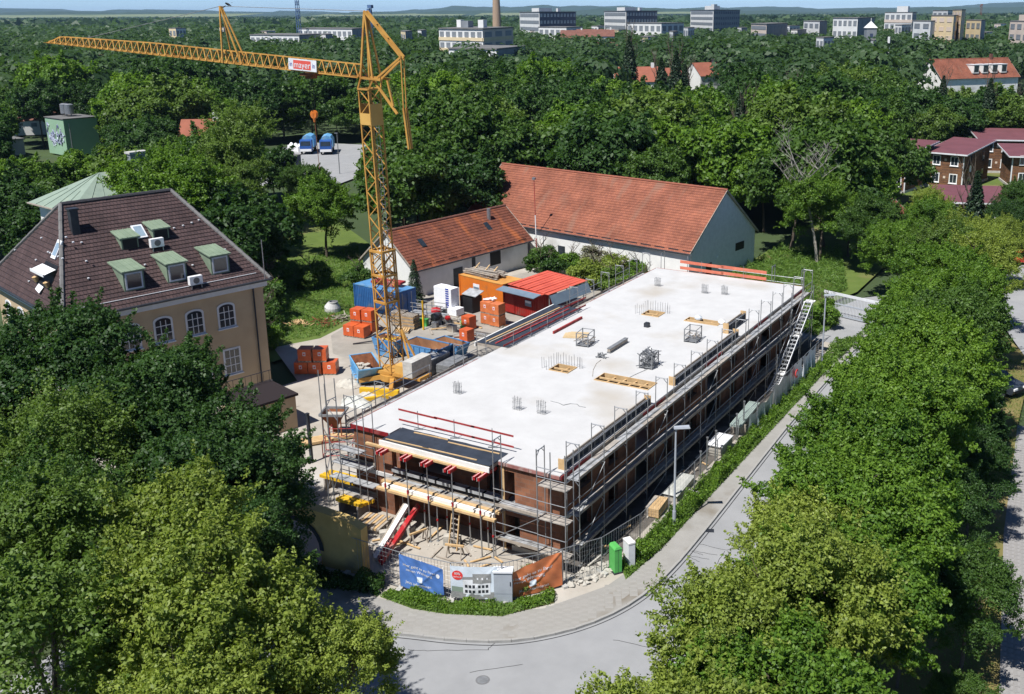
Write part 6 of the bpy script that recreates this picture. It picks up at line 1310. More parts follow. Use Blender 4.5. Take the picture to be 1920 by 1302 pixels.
# cars
def car(label, p, rz, paint):
    c = thing('car', label, 'car', p, rz); prof = [(-2.2, .35), (2.15, .35), (2.25, .6), (2.2, .82), (1.2, .98), (.55, 1.42), (-.9, 1.46), (-1.7, 1.05), (-2.2, .95), (-2.28, .6)]
    m = MB(); sec = [(-.9, .9), (-.85, 1), (.85, 1), (.9, .9)]
    def ring(y, k): return [Vector((x * (.985 if k == 0 else 1), y * (1 if z < 1 else .8), z)) for x, z in prof]
    a, b = ring(-.9, 0), ring(.9, 0); n = len(prof)
    m.poly(a); m.poly(list(reversed(b)))
    for i in range(n): m.poly([a[(i + 1) % n], a[i], b[i], b[(i + 1) % n]])
    body = m.build('body', paint, c)
    bv = body.modifiers.new('round', 'BEVEL'); bv.width = .09; bv.segments = 3; bv.limit_method = 'ANGLE'
    g = MB(); g.poly([(1.15, -.74, 1.03), (1.15, .74, 1.03), (.6, .68, 1.41), (.6, -.68, 1.41)]); g.build('windscreen', 'glass', c).location = (.02, 0, .02)
    g = MB(); g.poly([(-1.66, .72, 1.1), (-1.66, -.72, 1.1), (-.95, -.68, 1.45), (-.95, .68, 1.45)]); g.build('rear_window', 'glass', c).location = (-.02, 0, .02)
    for s in (-1, 1): g = MB(); g.poly([(-1.4, s * .86, 1.05), (.95, s * .86, 1.05), (.45, s * .755, 1.38), (-.9, s * .755, 1.4)]); g.build('side_window', 'glass', c).location = (0, s * .02, .0)
    for x in (-1.4, 1.4):
        for s in (-1, 1): w = MB().tube((x, s * .72, .34), (x, s * .93, .34), .34, 18).build('wheel', 'rubber', c); MB().tube((x, s * .931, .34), (x, s * .94, .34), .22, 14).build('rim', 'steel', w)
    for s in (-1, 1): MB().box(2.16, s * .6 - .22, .66, 2.27, s * .6 + .22, .8).build('headlight', 'pvc_white', c); MB().box(-2.3, s * .65 - .18, .7, -2.2, s * .65 + .18, .85).build('tail_light', 'print_red', c)
    MB().box(2.2, -.55, .42, 2.29, .55, .6).build('grille', 'black', c)
    return c
car('dark grey car nosing out under the avenue trees onto the dry lawn', (15.5, 36.3, -.02), R(-25), 'car_paint')
car('red car parked on the car park at the right edge', (12.9, 78, 0), R(20), 'car_red')
# ------------------------------------------------------------------ trees
def leaf_mesh(name, cen, nrm, size, tint, mat, seed=0, wid=.62):
    rg = np.random.default_rng(seed); n = len(cen); nrm = nrm / (np.linalg.norm(nrm, axis=1, keepdims=True) + 1e-9)
    t = rg.normal(size=(n, 3)); t -= nrm * (t * nrm).sum(1, keepdims=True); t /= np.linalg.norm(t, axis=1, keepdims=True) + 1e-9; b = np.cross(nrm, t); s = size[:, None]
    fold = nrm * s * .12
    v = np.stack([cen - t * s * .5, cen + b * s * wid * .5 + fold + t * s * .08, cen + t * s * .5 - fold * .8, cen - b * s * wid * .5 + fold + t * s * .08], 1).reshape(-1, 3)
    me = bpy.data.meshes.new(name); me.vertices.add(4 * n); me.vertices.foreach_set('co', v.astype(np.float32).ravel()); me.loops.add(4 * n); me.loops.foreach_set('vertex_index', np.arange(4 * n, dtype=np.int32))
    me.polygons.add(n); me.polygons.foreach_set('loop_start', np.arange(0, 4 * n, 4, dtype=np.int32)); me.polygons.foreach_set('loop_total', np.full(n, 4, dtype=np.int32)); me.update(calc_edges=True)
    at_ = me.attributes.new('tint', 'FLOAT', 'FACE'); at_.data.foreach_set('value', tint.astype(np.float32)); me.materials.append(MATS[mat]); return me
def unit(rg, n): d = rg.normal(size=(n, 3)); return d / np.linalg.norm(d, axis=1, keepdims=True)
def crown(name, seed, Rx, Rz, puffs, leaves, size, mat, pr=(.22, .4), fill=.08, lacy=0., droop=0., lobes=11, sprays=0):
    """limb lobes with gaps between them, each lobe a shell of leafy puffs, plus leafy shoots poking out"""
    rg = np.random.default_rng(seed); S3 = np.array([Rx, Rx, Rz]) / Rx
    ld_ = unit(rg, lobes * 6); ld_ = ld_[ld_[:, 2] > -.45]
    keep = [0]
    for q in range(1, len(ld_)):                                   # spread the lobes apart
        if len(keep) < lobes and min(np.linalg.norm(ld_[q] - ld_[p]) for p in keep) > .55: keep.append(q)
    ld_ = ld_[keep]; nl = len(ld_); lr = Rx * rg.uniform(.34, .52, nl); lc = ld_ * (Rx * rg.uniform(.42, .72, nl))[:, None] * S3; ltint = rg.random(nl)
    li = rg.integers(0, nl, puffs); d = unit(rg, puffs); fl = (d * (ld_[li] + np.array([0, 0, .5]))).sum(1) < -.2; d[fl] *= -1
    pc = lc[li] + d * (lr[li] * rg.uniform(.55, 1.05, puffs))[:, None] * np.array([1, 1, .82]); r = Rx * (pr[0] + (pr[1] - pr[0]) * rg.random(puffs)); w = r ** 2; w /= w.sum()
    ptint = .6 * rg.random(puffs) + .4 * ltint[li]; n0 = int(leaves * (1 - .28 * (sprays > 0))); idx = rg.choice(puffs, n0, p=w)
    ld = unit(rg, n0); out = d[idx]; flip = (ld * (out * .7 + np.array([0, 0, .75]))).sum(1) < -.05; ld[flip] *= -1
    shell = 1 - .5 * rg.random(n0) ** 2; shell[rg.random(n0) < lacy] *= 1.3
    c = pc[idx] + ld * (r[idx] * shell)[:, None] * np.array([1, 1, .66]); c += rg.normal(size=c.shape) * size * .5
    nf = int(n0 * fill); c[:nf] = unit(rg, nf) * (rg.random(nf) ** .4 * .6)[:, None] * S3 * Rx
    n = ld * .8 + unit(rg, n0) * .85 + np.array([0, 0, .5 - droop]); tint = .05 + .75 * rg.random(n0) ** 1.3 + .55 * (ptint[idx] - .4)
    if sprays:
        k = leaves - n0; si = rg.integers(0, sprays, k); sp = rg.integers(0, puffs, sprays); sd_ = d[sp] + unit(rg, sprays) * .5 + np.array([0, 0, .55 - 1.2 * droop]); sd_ /= np.linalg.norm(sd_, axis=1, keepdims=True); sl_ = Rx * rg.uniform(.16, .36, sprays); t = rg.random(k)
        c2 = pc[sp][si] + sd_[si] * (r[sp][si] * .4 + sl_[si] * t)[:, None] + rg.normal(size=(k, 3)) * (size * (.3 + .75 * (1 - t)))[:, None]
        c = np.concatenate([c, c2]); n = np.concatenate([n, unit(rg, k) + sd_[si] * .3 + np.array([0, 0, .6])]); tint = np.concatenate([tint, .25 + .7 * rg.random(k)])
    c *= .86; m = len(c)
    return leaf_mesh(name, c, n, size * (.65 + .7 * rg.random(m)), np.clip(tint, 0, 1.25), mat, seed)
def conifer_mesh(name, seed, Rx, hgt, leaves, size, mat, slim=1.):
    rg = np.random.default_rng(seed); z = rg.random(leaves) ** 1.35; a = rg.random(leaves) * 6.283; br = np.floor(z * 26) ; star = .72 + .28 * np.cos(a * 7 + br * 2.1)
    rr = Rx * (1 - z) ** .85 * (.35 + .65 * rg.random(leaves) ** .5) * star + .08; c = np.stack([rr * np.cos(a), rr * np.sin(a), z * hgt - .12 * rr + .1 * np.sin(br)], 1)
    n = np.stack([np.cos(a) * .5, np.sin(a) * .5, np.full(leaves, .8)], 1) + unit(rg, leaves) * .6
    return leaf_mesh(name, c, n, size * (.7 + .6 * rg.random(leaves)), rg.random(leaves), mat, seed, .45)
def branch_mesh(name, seed, h, r0, limbs, mat, spread=3., depth=2):
    r = random.Random(seed); m = MB()
    def grow(p, d, L, rad, lev):
        k = 4; q = p
        for i in range(k):
            nd = (d + Vector((r.uniform(-.18, .18), r.uniform(-.18, .18), r.uniform(-.05, .12)))).normalized(); nq = q + nd * L / k; m.tube(q, nq, rad * (1 - .16 * i), 6 if lev == 0 else 5, rad * (1 - .16 * (i + 1)), cap=False)
            if lev < depth and i >= (2 if lev == 0 else 1):
                for _ in range(limbs if lev == 0 else 2):
                    a = r.uniform(0, 6.28); bd = (Vector((math.cos(a), math.sin(a), r.uniform(.25, 1.0)))).normalized(); grow(nq, (nd * .3 + bd).normalized(), L * r.uniform(.35, .55), rad * .42, lev + 1)
            q, d = nq, nd
    grow(Vector((0, 0, -.1)), Vector((0, 0, 1)), h, r0, 0); me = proto(m, name, mat); return me
CR = {
 'maple': [crown('crown', 1, 4.2, 3.7, 150, 60000, .15, 'leaf_dark', (.14, .28), lobes=13, sprays=160), crown('crown', 2, 4.2, 3.9, 140, 60000, .15, 'leaf_dark', (.14, .28), lobes=12, sprays=160)],
 'linden': [crown('crown', 3, 4.0, 4.1, 170, 54000, .14, 'leaf_lime', (.1, .2), lacy=.3, fill=.04, lobes=12, sprays=420), crown('crown', 4, 4.0, 4.3, 160, 54000, .14, 'leaf_lime', (.1, .2), lacy=.3, fill=.04, lobes=10, sprays=420)],
 'chestnut': [crown('crown', 5, 4.0, 4.0, 150, 58000, .155, 'leaf_bright', (.13, .25), lobes=12, sprays=220), crown('crown', 6, 4.0, 4.2, 150, 58000, .155, 'leaf_bright', (.13, .25), lobes=13, sprays=220)],
 'ash': [crown('crown', 7, 4.2, 3.8, 200, 50000, .125, 'leaf_olive', (.09, .18), lacy=.4, fill=.04, droop=.25, lobes=12, sprays=500)],
 'wood': [crown('crown', 10 + k, 4.5, 4.3, 80 + 12 * k, 20000, .36, 'leaf_mid', (.15, .3), lobes=9 + k, sprays=60) for k in range(5)],
 'small': [crown('crown', 30, 1.0, .9, 34, 5200, .12, 'leaf_mid', (.22, .42)), crown('crown', 31, 1.0, 1.0, 30, 5200, .12, 'leaf_mid', (.22, .42))],
 'spruce': [conifer_mesh('crown', 40, 2.6, 12, 16000, .34, 'leaf_conifer')],
 'thuja': [conifer_mesh('crown', 41, 1.0, 4, 9000, .12, 'leaf_conifer')],
}
TR = [branch_mesh('trunk', 50 + k, 7.5, .3, 3, 'bark', depth=2) for k in range(3)]
NT = [0]
def tree(label, x, y, zc, s, kind, mat=None, group=None, z0=-.1, name=None, sz=1.):
    t = thing(name or {'spruce': 'spruce_tree', 'thuja': 'conifer_shrub', 'small': 'bush'}.get(kind, 'broadleaf_tree'), label, 'bush' if kind in ('small', 'thuja') else 'tree', (x, y, z0), rnd.uniform(0, 6.28), group); NT[0] += 1
    me = rnd.choice(CR[kind])
    if kind in ('spruce', 'thuja'): inst('crown', me, t, (0, 0, .4 * s), (0, 0, 0), (s, s, s * sz), mat)
    else: inst('crown', me, t, (0, 0, zc), (0, 0, 0), (s, s, s * sz), mat)
    if kind != 'thuja': inst('trunk', rnd.choice(TR), t, (0, 0, 0), (0, 0, 0), ((s * .22, s * .22, .2 * s) if kind == 'small' else (s * .52, s * .52, zc * .86 / 7.5)) if kind != 'spruce' else (s * .5, s * .5, s * 1.3))
    return t
# right-hand avenue
AV = [(12.9, -17.4, 6.4, .82, 'linden', None), (15.2, -18.6, 7.2, .9, 'linden', None), (13.9, -13.0, 7.0, .86, 'linden', None), (15.8, -14.0, 7.0, .86, 'chestnut', None), (14.9, -9.4, 7.4, .9, 'linden', 'leaf_lime'), (15.6, -7.4, 7.0, .8, 'chestnut', None),
      (14.0, -5.0, 6.8, .82, 'linden', 'leaf_lime'), (15.0, -3.2, 7.5, .9, 'chestnut', None), (13.5, .2, 7.0, .84, 'chestnut', None), (15.2, 2.8, 7.6, .92, 'chestnut', None), (13.0, 5.8, 7.2, .85, 'chestnut', None), (14.8, 9.3, 7.8, .92, 'chestnut', None), (12.7, 12.4, 7.3, .88, 'chestnut', None),
      (14.4, 16.2, 7.9, .9, 'chestnut', None), (12.6, 19.4, 7.6, .88, 'chestnut', None), (14.2, 23.6, 7.8, .9, 'chestnut', 'leaf_mid'), (12.3, 27.0, 7.8, .9, 'chestnut', None), (13.6, 31.6, 7.6, .85, 'linden', 'leaf_bright'), (11.2, 35.2, 7.9, .9, 'chestnut', None), (13.2, 39.5, 8.0, .85, 'linden', None), (10.8, 43.6, 7.8, .9, 'linden', 'leaf_olive'), (12.4, 49.0, 7.2, .8, 'linden', None), (10.2, 55.0, 6.0, .85, 'linden', None), (8.4, 63.0, 5.2, .85, 'linden', None), (12.0, 66.0, 4.6, .75, 'linden', None)]
for k, (x, y, zc, s, kd, mt) in enumerate(AV):
    tree('%s avenue tree, %s in the row right of the road from the bottom' % ('yellow-green lime' if kd == 'linden' else 'bright green', ['first', 'second', 'third', 'fourth', 'fifth', 'sixth', 'seventh', 'eighth', 'ninth', 'tenth', 'eleventh', 'twelfth', 'thirteenth', 'fourteenth', 'fifteenth', 'sixteenth', 'seventeenth', 'eighteenth', 'nineteenth', 'twentieth', 'twenty-first', 'twenty-second', 'twenty-third', 'twenty-fourth', 'twenty-fifth'][k]), x, y, zc, s, kd, mt, 'avenue trees right of the road')
for k, (x, y, zc, s) in enumerate(((19.0, 1.2, 3.4, .62), (16.9, -1.4, 3.8, .5), (16.8, 8.0, 3.8, .6), (17.4, 13.0, 3.9, .6), (16.3, 17.6, 4.0, .62), (15.6, 22.5, 4.0, .6), (19.6, -4.4, 2.2, .36))):
    tree(['dark green bushy tree standing alone on the dry lawn at the lower right', 'small dark tree behind the avenue next to the lawn shadow', 'dark low tree between the avenue and the dry lawn strip', 'dark low tree left of the paved strip, middle of its row', 'dark low tree below the grey car', 'dark low tree just left of the grey car', 'lowest small dark shrub tree by the paved strip'][k], x, y, zc, s, 'maple', 'leaf_mid' if k in (0, 6) else 'leaf_dark', 'dark low trees beside the dry lawn')
# left foreground
LF = [(-24.5, -9.6, 8.0, 1.25, 'maple', None, 'dense dark maple covering the villa facade, at the left end of its row'), (-19.4, -8.4, 7.0, 1.15, 'maple', None, 'dense dark maple in front of the villa entrance, middle of its row'), (-14.0, -9.0, 6.2, 1.1, 'maple', None, 'dense dark maple nearest the yellow wall'), (-11.2, -10.6, 5.8, 1.05, 'maple', None, 'dark maple branch mass hanging over the archway'), (-28, -14, 8, 1.2, 'maple', 'leaf_dark', 'dark maple at the left picture edge below the villa'),
      (-17.5, -14.6, 7.4, 1.15, 'ash', None, 'feathery olive tree below the dark maples at the left'), (-21.5, -18.5, 7.6, 1.15, 'ash', None, 'feathery olive tree at the left picture edge'), (-13.0, -18.6, 7.4, 1.05, 'ash', 'leaf_mid', 'feathery mid-green tree above the lime trees at the lower left'),
      (-4.2, -18.6, 8.3, .95, 'linden', 'leaf_lime', 'yellow-green lime tree before the dark maples, upper one'), (-.2, -20.6, 8.5, .95, 'linden', 'leaf_lime', 'yellow-green lime tree in the centre of the lower left group'), (2.6, -18.6, 6.8, .62, 'linden', None, 'slim yellow-green lime tree reaching over the road shadow'), (-8.6, -20.8, 8.2, 1.0, 'linden', 'leaf_olive', 'yellow-green lime tree in the left of the lower left group'), (-3.2, -24.6, 8.6, 1.0, 'linden', 'leaf_olive', 'yellow-green lime tree at the bottom edge near the left corner'), (2.4, -23.6, 7.6, .8, 'linden', None, 'lime tree at the bottom edge left of the road'), (-10, -26, 8.5, 1.1, 'ash', 'leaf_dark', 'dark feathery tree in the lower left corner'), (-7.0, -14.0, 5.4, .75, 'maple', 'leaf_dark', 'shaded dark tree in the gap above the archway shadow')]
for x, y, zc, s, kd, mt, l in LF: tree(l, x, y, zc, s, kd, mt, 'foreground trees at the lower left')
# single trees round the yard and houses
MD = [(-73, 36.5, 8.5, 1.15, 'chestnut', 'leaf_bright', 'bright lime-green chestnut between the villa ridge and the copper roof'), (-66, 38, 7.2, 1.05, 'chestnut', 'leaf_olive', 'lower light green part-shaded tree right of the bright chestnut'), (-77, 50, 10, 1.4, 'linden', 'leaf_olive', 'tall olive-green willow-like tree behind the bright chestnut'), (-58, 31.5, 6.0, 1.1, 'wood', 'leaf_dark', 'dark tree hugging the villa roof hip'), (-52, 27.5, 5.0, .95, 'wood', 'leaf_dark', 'dark shaded tree just behind the right end of the villa'), (-57.2, 44, 5.6, 1.0, 'chestnut', 'leaf_bright', 'round bright green tree in front of the far lot'), (-47.0, 57, 7.2, 1.1, 'wood', 'leaf_dark', 'dark tree overhanging the left end of the barn roof'), (-50.6, 50, 7.4, 1.15, 'wood', 'leaf_mid', 'tree behind the crane mast at the annex house gable'), (-53.5, 56, 8.5, 1.2, 'wood', 'leaf_mid', 'large tree behind the annex house ridge'), (-62.5, 27.5, 8.6, 1.35, 'chestnut', 'leaf_bright', 'bright lime-green chestnut hiding the right end of the copper roof'),
      (-6.9, 68, 6.2, 1.0, 'linden', 'leaf_bright', 'light green half-dead tree right of the barn gable'), (-4.6, 76, 7.0, 1.0, 'chestnut', 'leaf_bright', 'light green tree beside the half-dead tree'), (-1.0, 66.5, 5.0, .85, 'chestnut', 'leaf_mid', 'tree above the sliding gate'), (3.6, 58.5, 4.6, .8, 'chestnut', 'leaf_bright', 'bright bushy tree at the right end of the gate'), (4.5, 70, 4.6, .8, 'linden', 'leaf_bright', 'light green tree below the garden shed'), (2.2, 83, 4.2, .62, 'linden', 'leaf_lime', 'lime-green tree before the low timber house'), (10.5, 97, 3.8, .66, 'chestnut', 'leaf_mid', 'dark garden tree before the right-hand timber house'), (16, 112, 5, .9, 'wood', 'leaf_mid', 'garden tree at the right edge before the timber houses'), (10.6, 84, 3.6, .66, 'ash', 'leaf_dark', 'dark tree right of the lime-green garden tree'), (17.5, 70, 4.6, .8, 'chestnut', 'leaf_olive', 'olive tree at the right edge above the car park'), (-78, 62, 4.2, .75, 'chestnut', 'leaf_mid', 'small tree at the right edge of the far lot'), (-8.2, 107, 6.4, 1.1, 'wood', 'leaf_mid', 'tree hiding the shaded timber house'), (-88, 66, 4.6, .85, 'wood', 'leaf_dark', 'dark tree at the near edge of the far lot'), (-95, 66, 5.0, .9, 'wood', 'leaf_mid', 'tree half hiding the dark shed of the far lot')]
for x, y, zc, s, kd, mt, l in MD: tree(l, x, y, zc, s * 1.18, kd, mt, 'single trees round the site')
# half-dead tree: bare pale branches through the crown
dt = thing('dead_tree', 'bare pale dead branches rising through the light green crown right of the barn', 'tree', (-6.9, 67.6, 0)); o = inst('branches', branch_mesh('branches', 79, 9.6, .2, 3, 'bark_pale', depth=3), dt)
for k, (px, py, zc, s_) in enumerate(((22, 352, 5, 1.0), (78, 352, 4.2, .85), (132, 330, 3.2, .62), (172, 326, 3.2, .62), (222, 300, 5, 1.0), (12, 405, 6, 1.0), (42, 448, 5, .9), (250, 268, 6, 1.1), (300, 250, 6.5, 1.2), (4, 330, 5, 1.1))):
    p = at(px, py, zc); tree(['dark tree below the flat hall at the left edge', 'dark tree left below the graffiti block', 'dark tree covering the foot of the graffiti block', 'dark tree right of the graffiti block foot', 'dark tree above the copper roof chimney', 'dark tree at the left edge beside the utility pole', 'dark shaded tree left of the villa roof', 'dark tree behind the bright chestnut top', 'large dark tree left of the half-hidden orange roof', 'dark tree touching the left edge under the flat hall'][k], p.x, p.y, zc, s_, 'wood', 'leaf_dark', 'dark trees behind the villa')
# shrubs
BU = [(-31.5, 50.2, 1.5, 1.9, 'leaf_mid', 'green shrub against the barn wall right of the annex'), (-28.6, 50.6, 1.2, 1.6, 'leaf_bright', 'bright shrub in the middle of the barn wall'), (-26.2, 51.4, 1.6, 1.9, 'leaf_blossom', 'pale flowering shrub before the barn wall'), (-23.6, 50.6, 1.4, 1.8, 'leaf_lime', 'yellow-green shrub with white blossom before the barn'), (-21.2, 51.6, 1.2, 1.6, 'leaf_bright', 'green shrub at the right end of the barn wall hedge'), (-29.4, 46.6, 1.7, 2.1, 'leaf_mid', 'large upright green bush behind the red sheet roof'), (-24.5, 46.8, 1.4, 2.0, 'leaf_lime', 'white-blossomed bush behind the left scaffold'), (-21.0, 46.2, 1.3, 1.9, 'leaf_olive', 'olive bush behind the far left scaffold'), (-18.2, 45.6, 1.2, 1.7, 'leaf_bright', 'bright bush behind the far left slab corner'),
      (-44.5, 22.8, 1.4, 2.3, 'leaf_mid', 'large round bush right of the villa roof'), (-47.6, 25.4, 1.3, 2.1, 'leaf_bright', 'bright bush in the middle of the yard hedge'), (-41.8, 19.6, 1.2, 2.0, 'leaf_mid', 'bush next to the villa corner'), (-39.0, 17.6, .9, 1.4, 'leaf_bright', 'low bush at the edge of the gravel yard'), (-51.2, 29.2, 1.5, 2.2, 'leaf_mid', 'bush at the meadow behind the yard hedge'), (-48.8, 33.4, 1.2, 1.9, 'leaf_olive', 'olive bush left of the blue container'), (-45.2, 35.8, 1.0, 1.6, 'leaf_mid', 'small bush beside the annex house gable'), (-55, 33, 1.4, 2.2, 'leaf_bright', 'bright bush under the round tree'),
      (.2, 45.2, 1.1, 1.6, 'leaf_bright', 'round leafy shrub behind the far scaffold corner'), (-2.6, 44.6, .9, 1.3, 'leaf_mid', 'low shrub behind the far right slab corner'), (2.3, -1.1, .7, .62, 'leaf_lime', 'yellow-green sapling growing through the orange banner'), (-1.1, -3.1, .5, .55, 'leaf_mid', 'weed bush behind the grey cabinet')]
for x, y, zc, s, mt, l in BU:
    if l.startswith('yellow-green sapling'): x, y = -.35, -2.6
    tree(l, x, y, zc, s, 'small', mt, 'shrubs round the site')
tree('dark conifer shrub in front of the annex house', -36.4, 34.0, 0, 1.0, 'thuja', None, None)
# ------------------------------------------------------------------ the wood behind, counted trees first, then the mass
KEEP = [(905, 300, 1420, 500, 118), (545, 262, 690, 345, 172), (1735, 236, 1925, 330, 160), (1740, 98, 1925, 166, 330), (70, 212, 188, 286, 222), (0, 255, 88, 292, 240), (48, 308, 215, 400, 110), (1700, 330, 1850, 380, 105), (335, 192, 392, 245, 175), (700, 370, 1000, 520, 60), (1416, 440, 1500, 520, 80), (1165, 136, 1270, 165, 300), (1300, 128, 1345, 160, 330)]
ZONES = [[(-60, -30), (30, -60), (30, 56), (-13, 56), (-13, 72), (-48, 78), (-62, 60), (-92, 66), (-52, 20)], [(-80, 10), (-55, 10), (-55, 42), (-84, 40)], [(-104, 72), (-90, 84), (-104, 130), (-142, 124), (-128, 84)], [(-15, 84), (30, 60), (34, 150), (4, 158), (-15, 138)], [(-234, 66), (-176, 54), (-172, 82), (-228, 94)], [(-175, 80), (-160, 78), (-158, 95), (-173, 97)], [(-44, 298), (-10, 330), (-22, 345), (-58, 320)]]
rgf = random.Random(99); cand = []
def fov_ok(x, y, r, zc):
    px, py, dz = proj((x, y, zc)); m = F * r / dz
    return dz > 20 and -m < px < 1920 + m and py < 1302 + m, px, py, dz, m
hd = Vector((FWD.x, FWD.y, 0)).normalized(); lt = Vector((hd.y, -hd.x, 0))
def scatter(d0, d1, sp):
    d = d0
    while d < d1:
        w = d * 1.28; k = -w * .62
        while k < w * .52:
            j = sp * .38; p = Vector((CAM.x, CAM.y, 0)) + hd * (d + rgf.uniform(-j, j)) + lt * (k + rgf.uniform(-j, j)); yield p.x, p.y, d; k += sp
        d += sp * .87
def blocked(x, y, r, zc):
    ok, px, py, dz, m = fov_ok(x, y, r, zc)
    if not ok: return True, dz
    if any(inside(x, y, z) for z in ZONES): return True, dz
    for x0, y0, x1, y1, dm in KEEP:
        if dz < dm and px + m * .8 > x0 and px - m * .8 < x1 and py + m * .2 > y0 and py - m * .85 < y1: return True, dz
    return False, dz
mass = []; ind = []
for x, y, d in scatter(70, 480, 8.6):
    s = rgf.choice((rgf.uniform(.8, 1.2), rgf.uniform(1.2, 1.7), rgf.uniform(1.5, 2.1))); zc = rgf.uniform(5.0, 8.6) * (s * .42 + .5); b, dz = blocked(x, y, 3.9 * s, zc)
    if b: continue
    ind.append((dz, x, y, zc, s))
ind.sort(); room = 298 - NT[0]
regions = lambda px: 'left of the crane' if px < 660 else ('behind the barn' if px < 1330 else 'behind the timber houses')
for dz, x, y, zc, s in ind[:room]:
    px, py, _ = proj((x, y, zc)); q = rgf.random(); mt = 'leaf_dark' if q < .34 else ('leaf_mid' if q < .68 else ('leaf_bright' if q < .86 else 'leaf_olive'))
    far_ = 'front rows' if dz < 130 else 'middle rows'
    if rgf.random() < .05 and px > 700: tree('dark pointed spruce among the leafy trees of the wood ' + regions(px), x, y, zc, rgf.uniform(.9, 1.3), 'spruce', None, 'spruces in the wood ' + regions(px))
    else: tree({'leaf_dark': 'dark green', 'leaf_mid': 'mid green', 'leaf_bright': 'bright green', 'leaf_olive': 'olive green'}[mt] + ' leafy tree in the ' + far_ + ' of the wood ' + regions(px), x, y, zc, s, 'wood', mt, 'wood ' + regions(px) + ', ' + far_)
mass += [(x, y, zc, s * 3.9, 300) for dz, x, y, zc, s in ind[room:]]
for d0, d1, sp, q in ((480, 800, 10, 84), (800, 1500, 16, 28), (1500, 5200, 36, 12)):
    for x, y, d in scatter(d0, d1, sp):
        s = rgf.uniform(.8, 1.35) * sp / 8.4; zc = rgf.uniform(6.5, 10.5); b, dz = blocked(x, y, s * 4.4, zc)
        if b or (d > 1500 and rgf.random() < .25): continue
        mass.append((x, y, zc, s * 4.4, q))
print('MASS', len(mass), 'IND', len(ind), ind[min(len(ind)-1,room)][0]); rg = np.random.default_rng(5); cs, ns, ss, ts = [], [], [], []
for x, y, zc, r, q in mass:
    d = unit(rg, q); d[:, 2] = np.abs(d[:, 2]) * .95 - .12; lump = 1 + .22 * np.sin(d[:, 0] * 4 + x) + .2 * np.sin(d[:, 1] * 5 + y)
    rz = min(r * .95, 6.5); cs.append(np.array([x, y, zc]) + d * lump[:, None] * np.array([r, r, rz]) * (.75 + .3 * rg.random((q, 1)))); ns.append(d + unit(rg, q) * .55 + np.array([0, 0, .3])); ss.append(np.full(q, r * (1.0 if q < 20 else .6 if q < 50 else .4 if q < 150 else .23)) * (.7 + .6 * rg.random(q))); ts.append(np.full(q, rg.random() ** 1.4) * 1.0 + .3 * rg.random(q))
me = leaf_mesh('forest', np.concatenate(cs), np.concatenate(ns), np.concatenate(ss), np.concatenate(ts), 'leaf_far', 5, .8); fo = bpy.data.objects.new('forest', me); COL.objects.link(fo); tag(fo, 'distant green wood reaching to the hills behind the town', 'forest', kind='stuff')
# ------------------------------------------------------------------ grass, weeds and ground cover
def weeds(name, label, areas, n, h, size, mat, seed, wid=.4, ragged=False):
    rg = np.random.default_rng(seed); out = []; hs = []
    for poly, wt in areas:
        xs = [p[0] for p in poly]; ys = [p[1] for p in poly]; k = 0; need = int(n * wt)
        while k < need:
            x, y = rg.uniform(min(xs), max(xs)), rg.uniform(min(ys), max(ys))
            if inside(x, y, poly):
                if ragged and rg.random() > .12 + .95 * max(0, .5 + .5 * math.sin(x * 2.3 + y * 1.1 + seed) * math.sin(y * .8 + seed) + .25 * math.sin(y * 2.9)) ** 2: k += .2; continue
                g = .55 + .45 * math.sin(x * 1.7 + seed) * math.sin(y * 1.3) + .25 * math.sin(x * 4 + y * 3); z = rg.random() * h * max(.15, g); out.append((x, y, z + .03)); k += 1
    c = np.array(out); m = len(c); nn = unit(rg, m) + np.array([0, 0, .5])
    me = leaf_mesh(name, c, nn, size * (.6 + .8 * rg.random(m)), rg.random(m), mat, seed, wid); o = bpy.data.objects.new(name, me); COL.objects.link(o); return tag(o, label, 'weeds', kind='stuff')
weeds('undergrowth', 'green weeds and ivy along the fence on the right of the site', [([(2.6, 1.6), (3.4, .6), (3.7, 3), (3.75, 8), (2.7, 8)], .2), ([(2.7, 8), (3.7, 8), (3.6, 20), (2.8, 20)], .42), ([(2.8, 20), (3.6, 20), (3.6, 36), (2.9, 36)], .38)], 24000, .95, .13, 'leaf_bright', 61, .55, True)
weeds('undergrowth', 'green weeds growing under the banners', [([(-6.2, -6.4), (-5.9, -5.7), (-3.2, -5.4), (-1.0, -4.4), (-.4, -5.0), (-2.6, -6.1), (-4.2, -6.5)], .8), ([(-.3, -3.9), (.9, -2.2), (1.4, -2.9), (.4, -4.2)], .2)], 11000, .5, .12, 'leaf_bright', 62, .5, True)
weeds('verge_grass', 'long loose grass between the weeds along the right fence', [([(2.5, 1.6), (3.45, .5), (3.75, 4), (3.75, 36.5), (2.6, 36.5)], .8), ([(-6.2, -6.5), (-5.9, -5.8), (-3.2, -5.5), (-1.0, -4.5), (.9, -2.3), (1.4, -3.0), (-.2, -5.1), (-2.6, -6.2), (-4.2, -6.6)], .2)], 26000, .28, .26, 'leaf_grass', 68, .14)
weeds('meadow_grass', 'tall green grass on the meadow right of the barn', [([(-13.3, 52), (-3, 51), (-1, 58), (-6, 74), (-13, 72)], 1.)], 16000, 1.0, .5, 'leaf_grass', 63, .12)
weeds('meadow_grass', 'rough grass between the villa and the annex house', [([(-60, 31), (-44, 22), (-39, 19), (-37.4, 22), (-38.4, 27), (-41, 33), (-44, 36), (-58, 50)], 1.)], 16000, .4, .4, 'leaf_grass', 64, .14)
weeds('lawn_grass', 'patchy dry grass on the verge right of the avenue', [([(17.2, -14), (20, -14), (20.6, -2), (18.9, 14), (17.6, 44), (14.5, 44), (16, 14), (17, 0)], 1.)], 9000, .1, .16, 'leaf_olive', 65, .2)
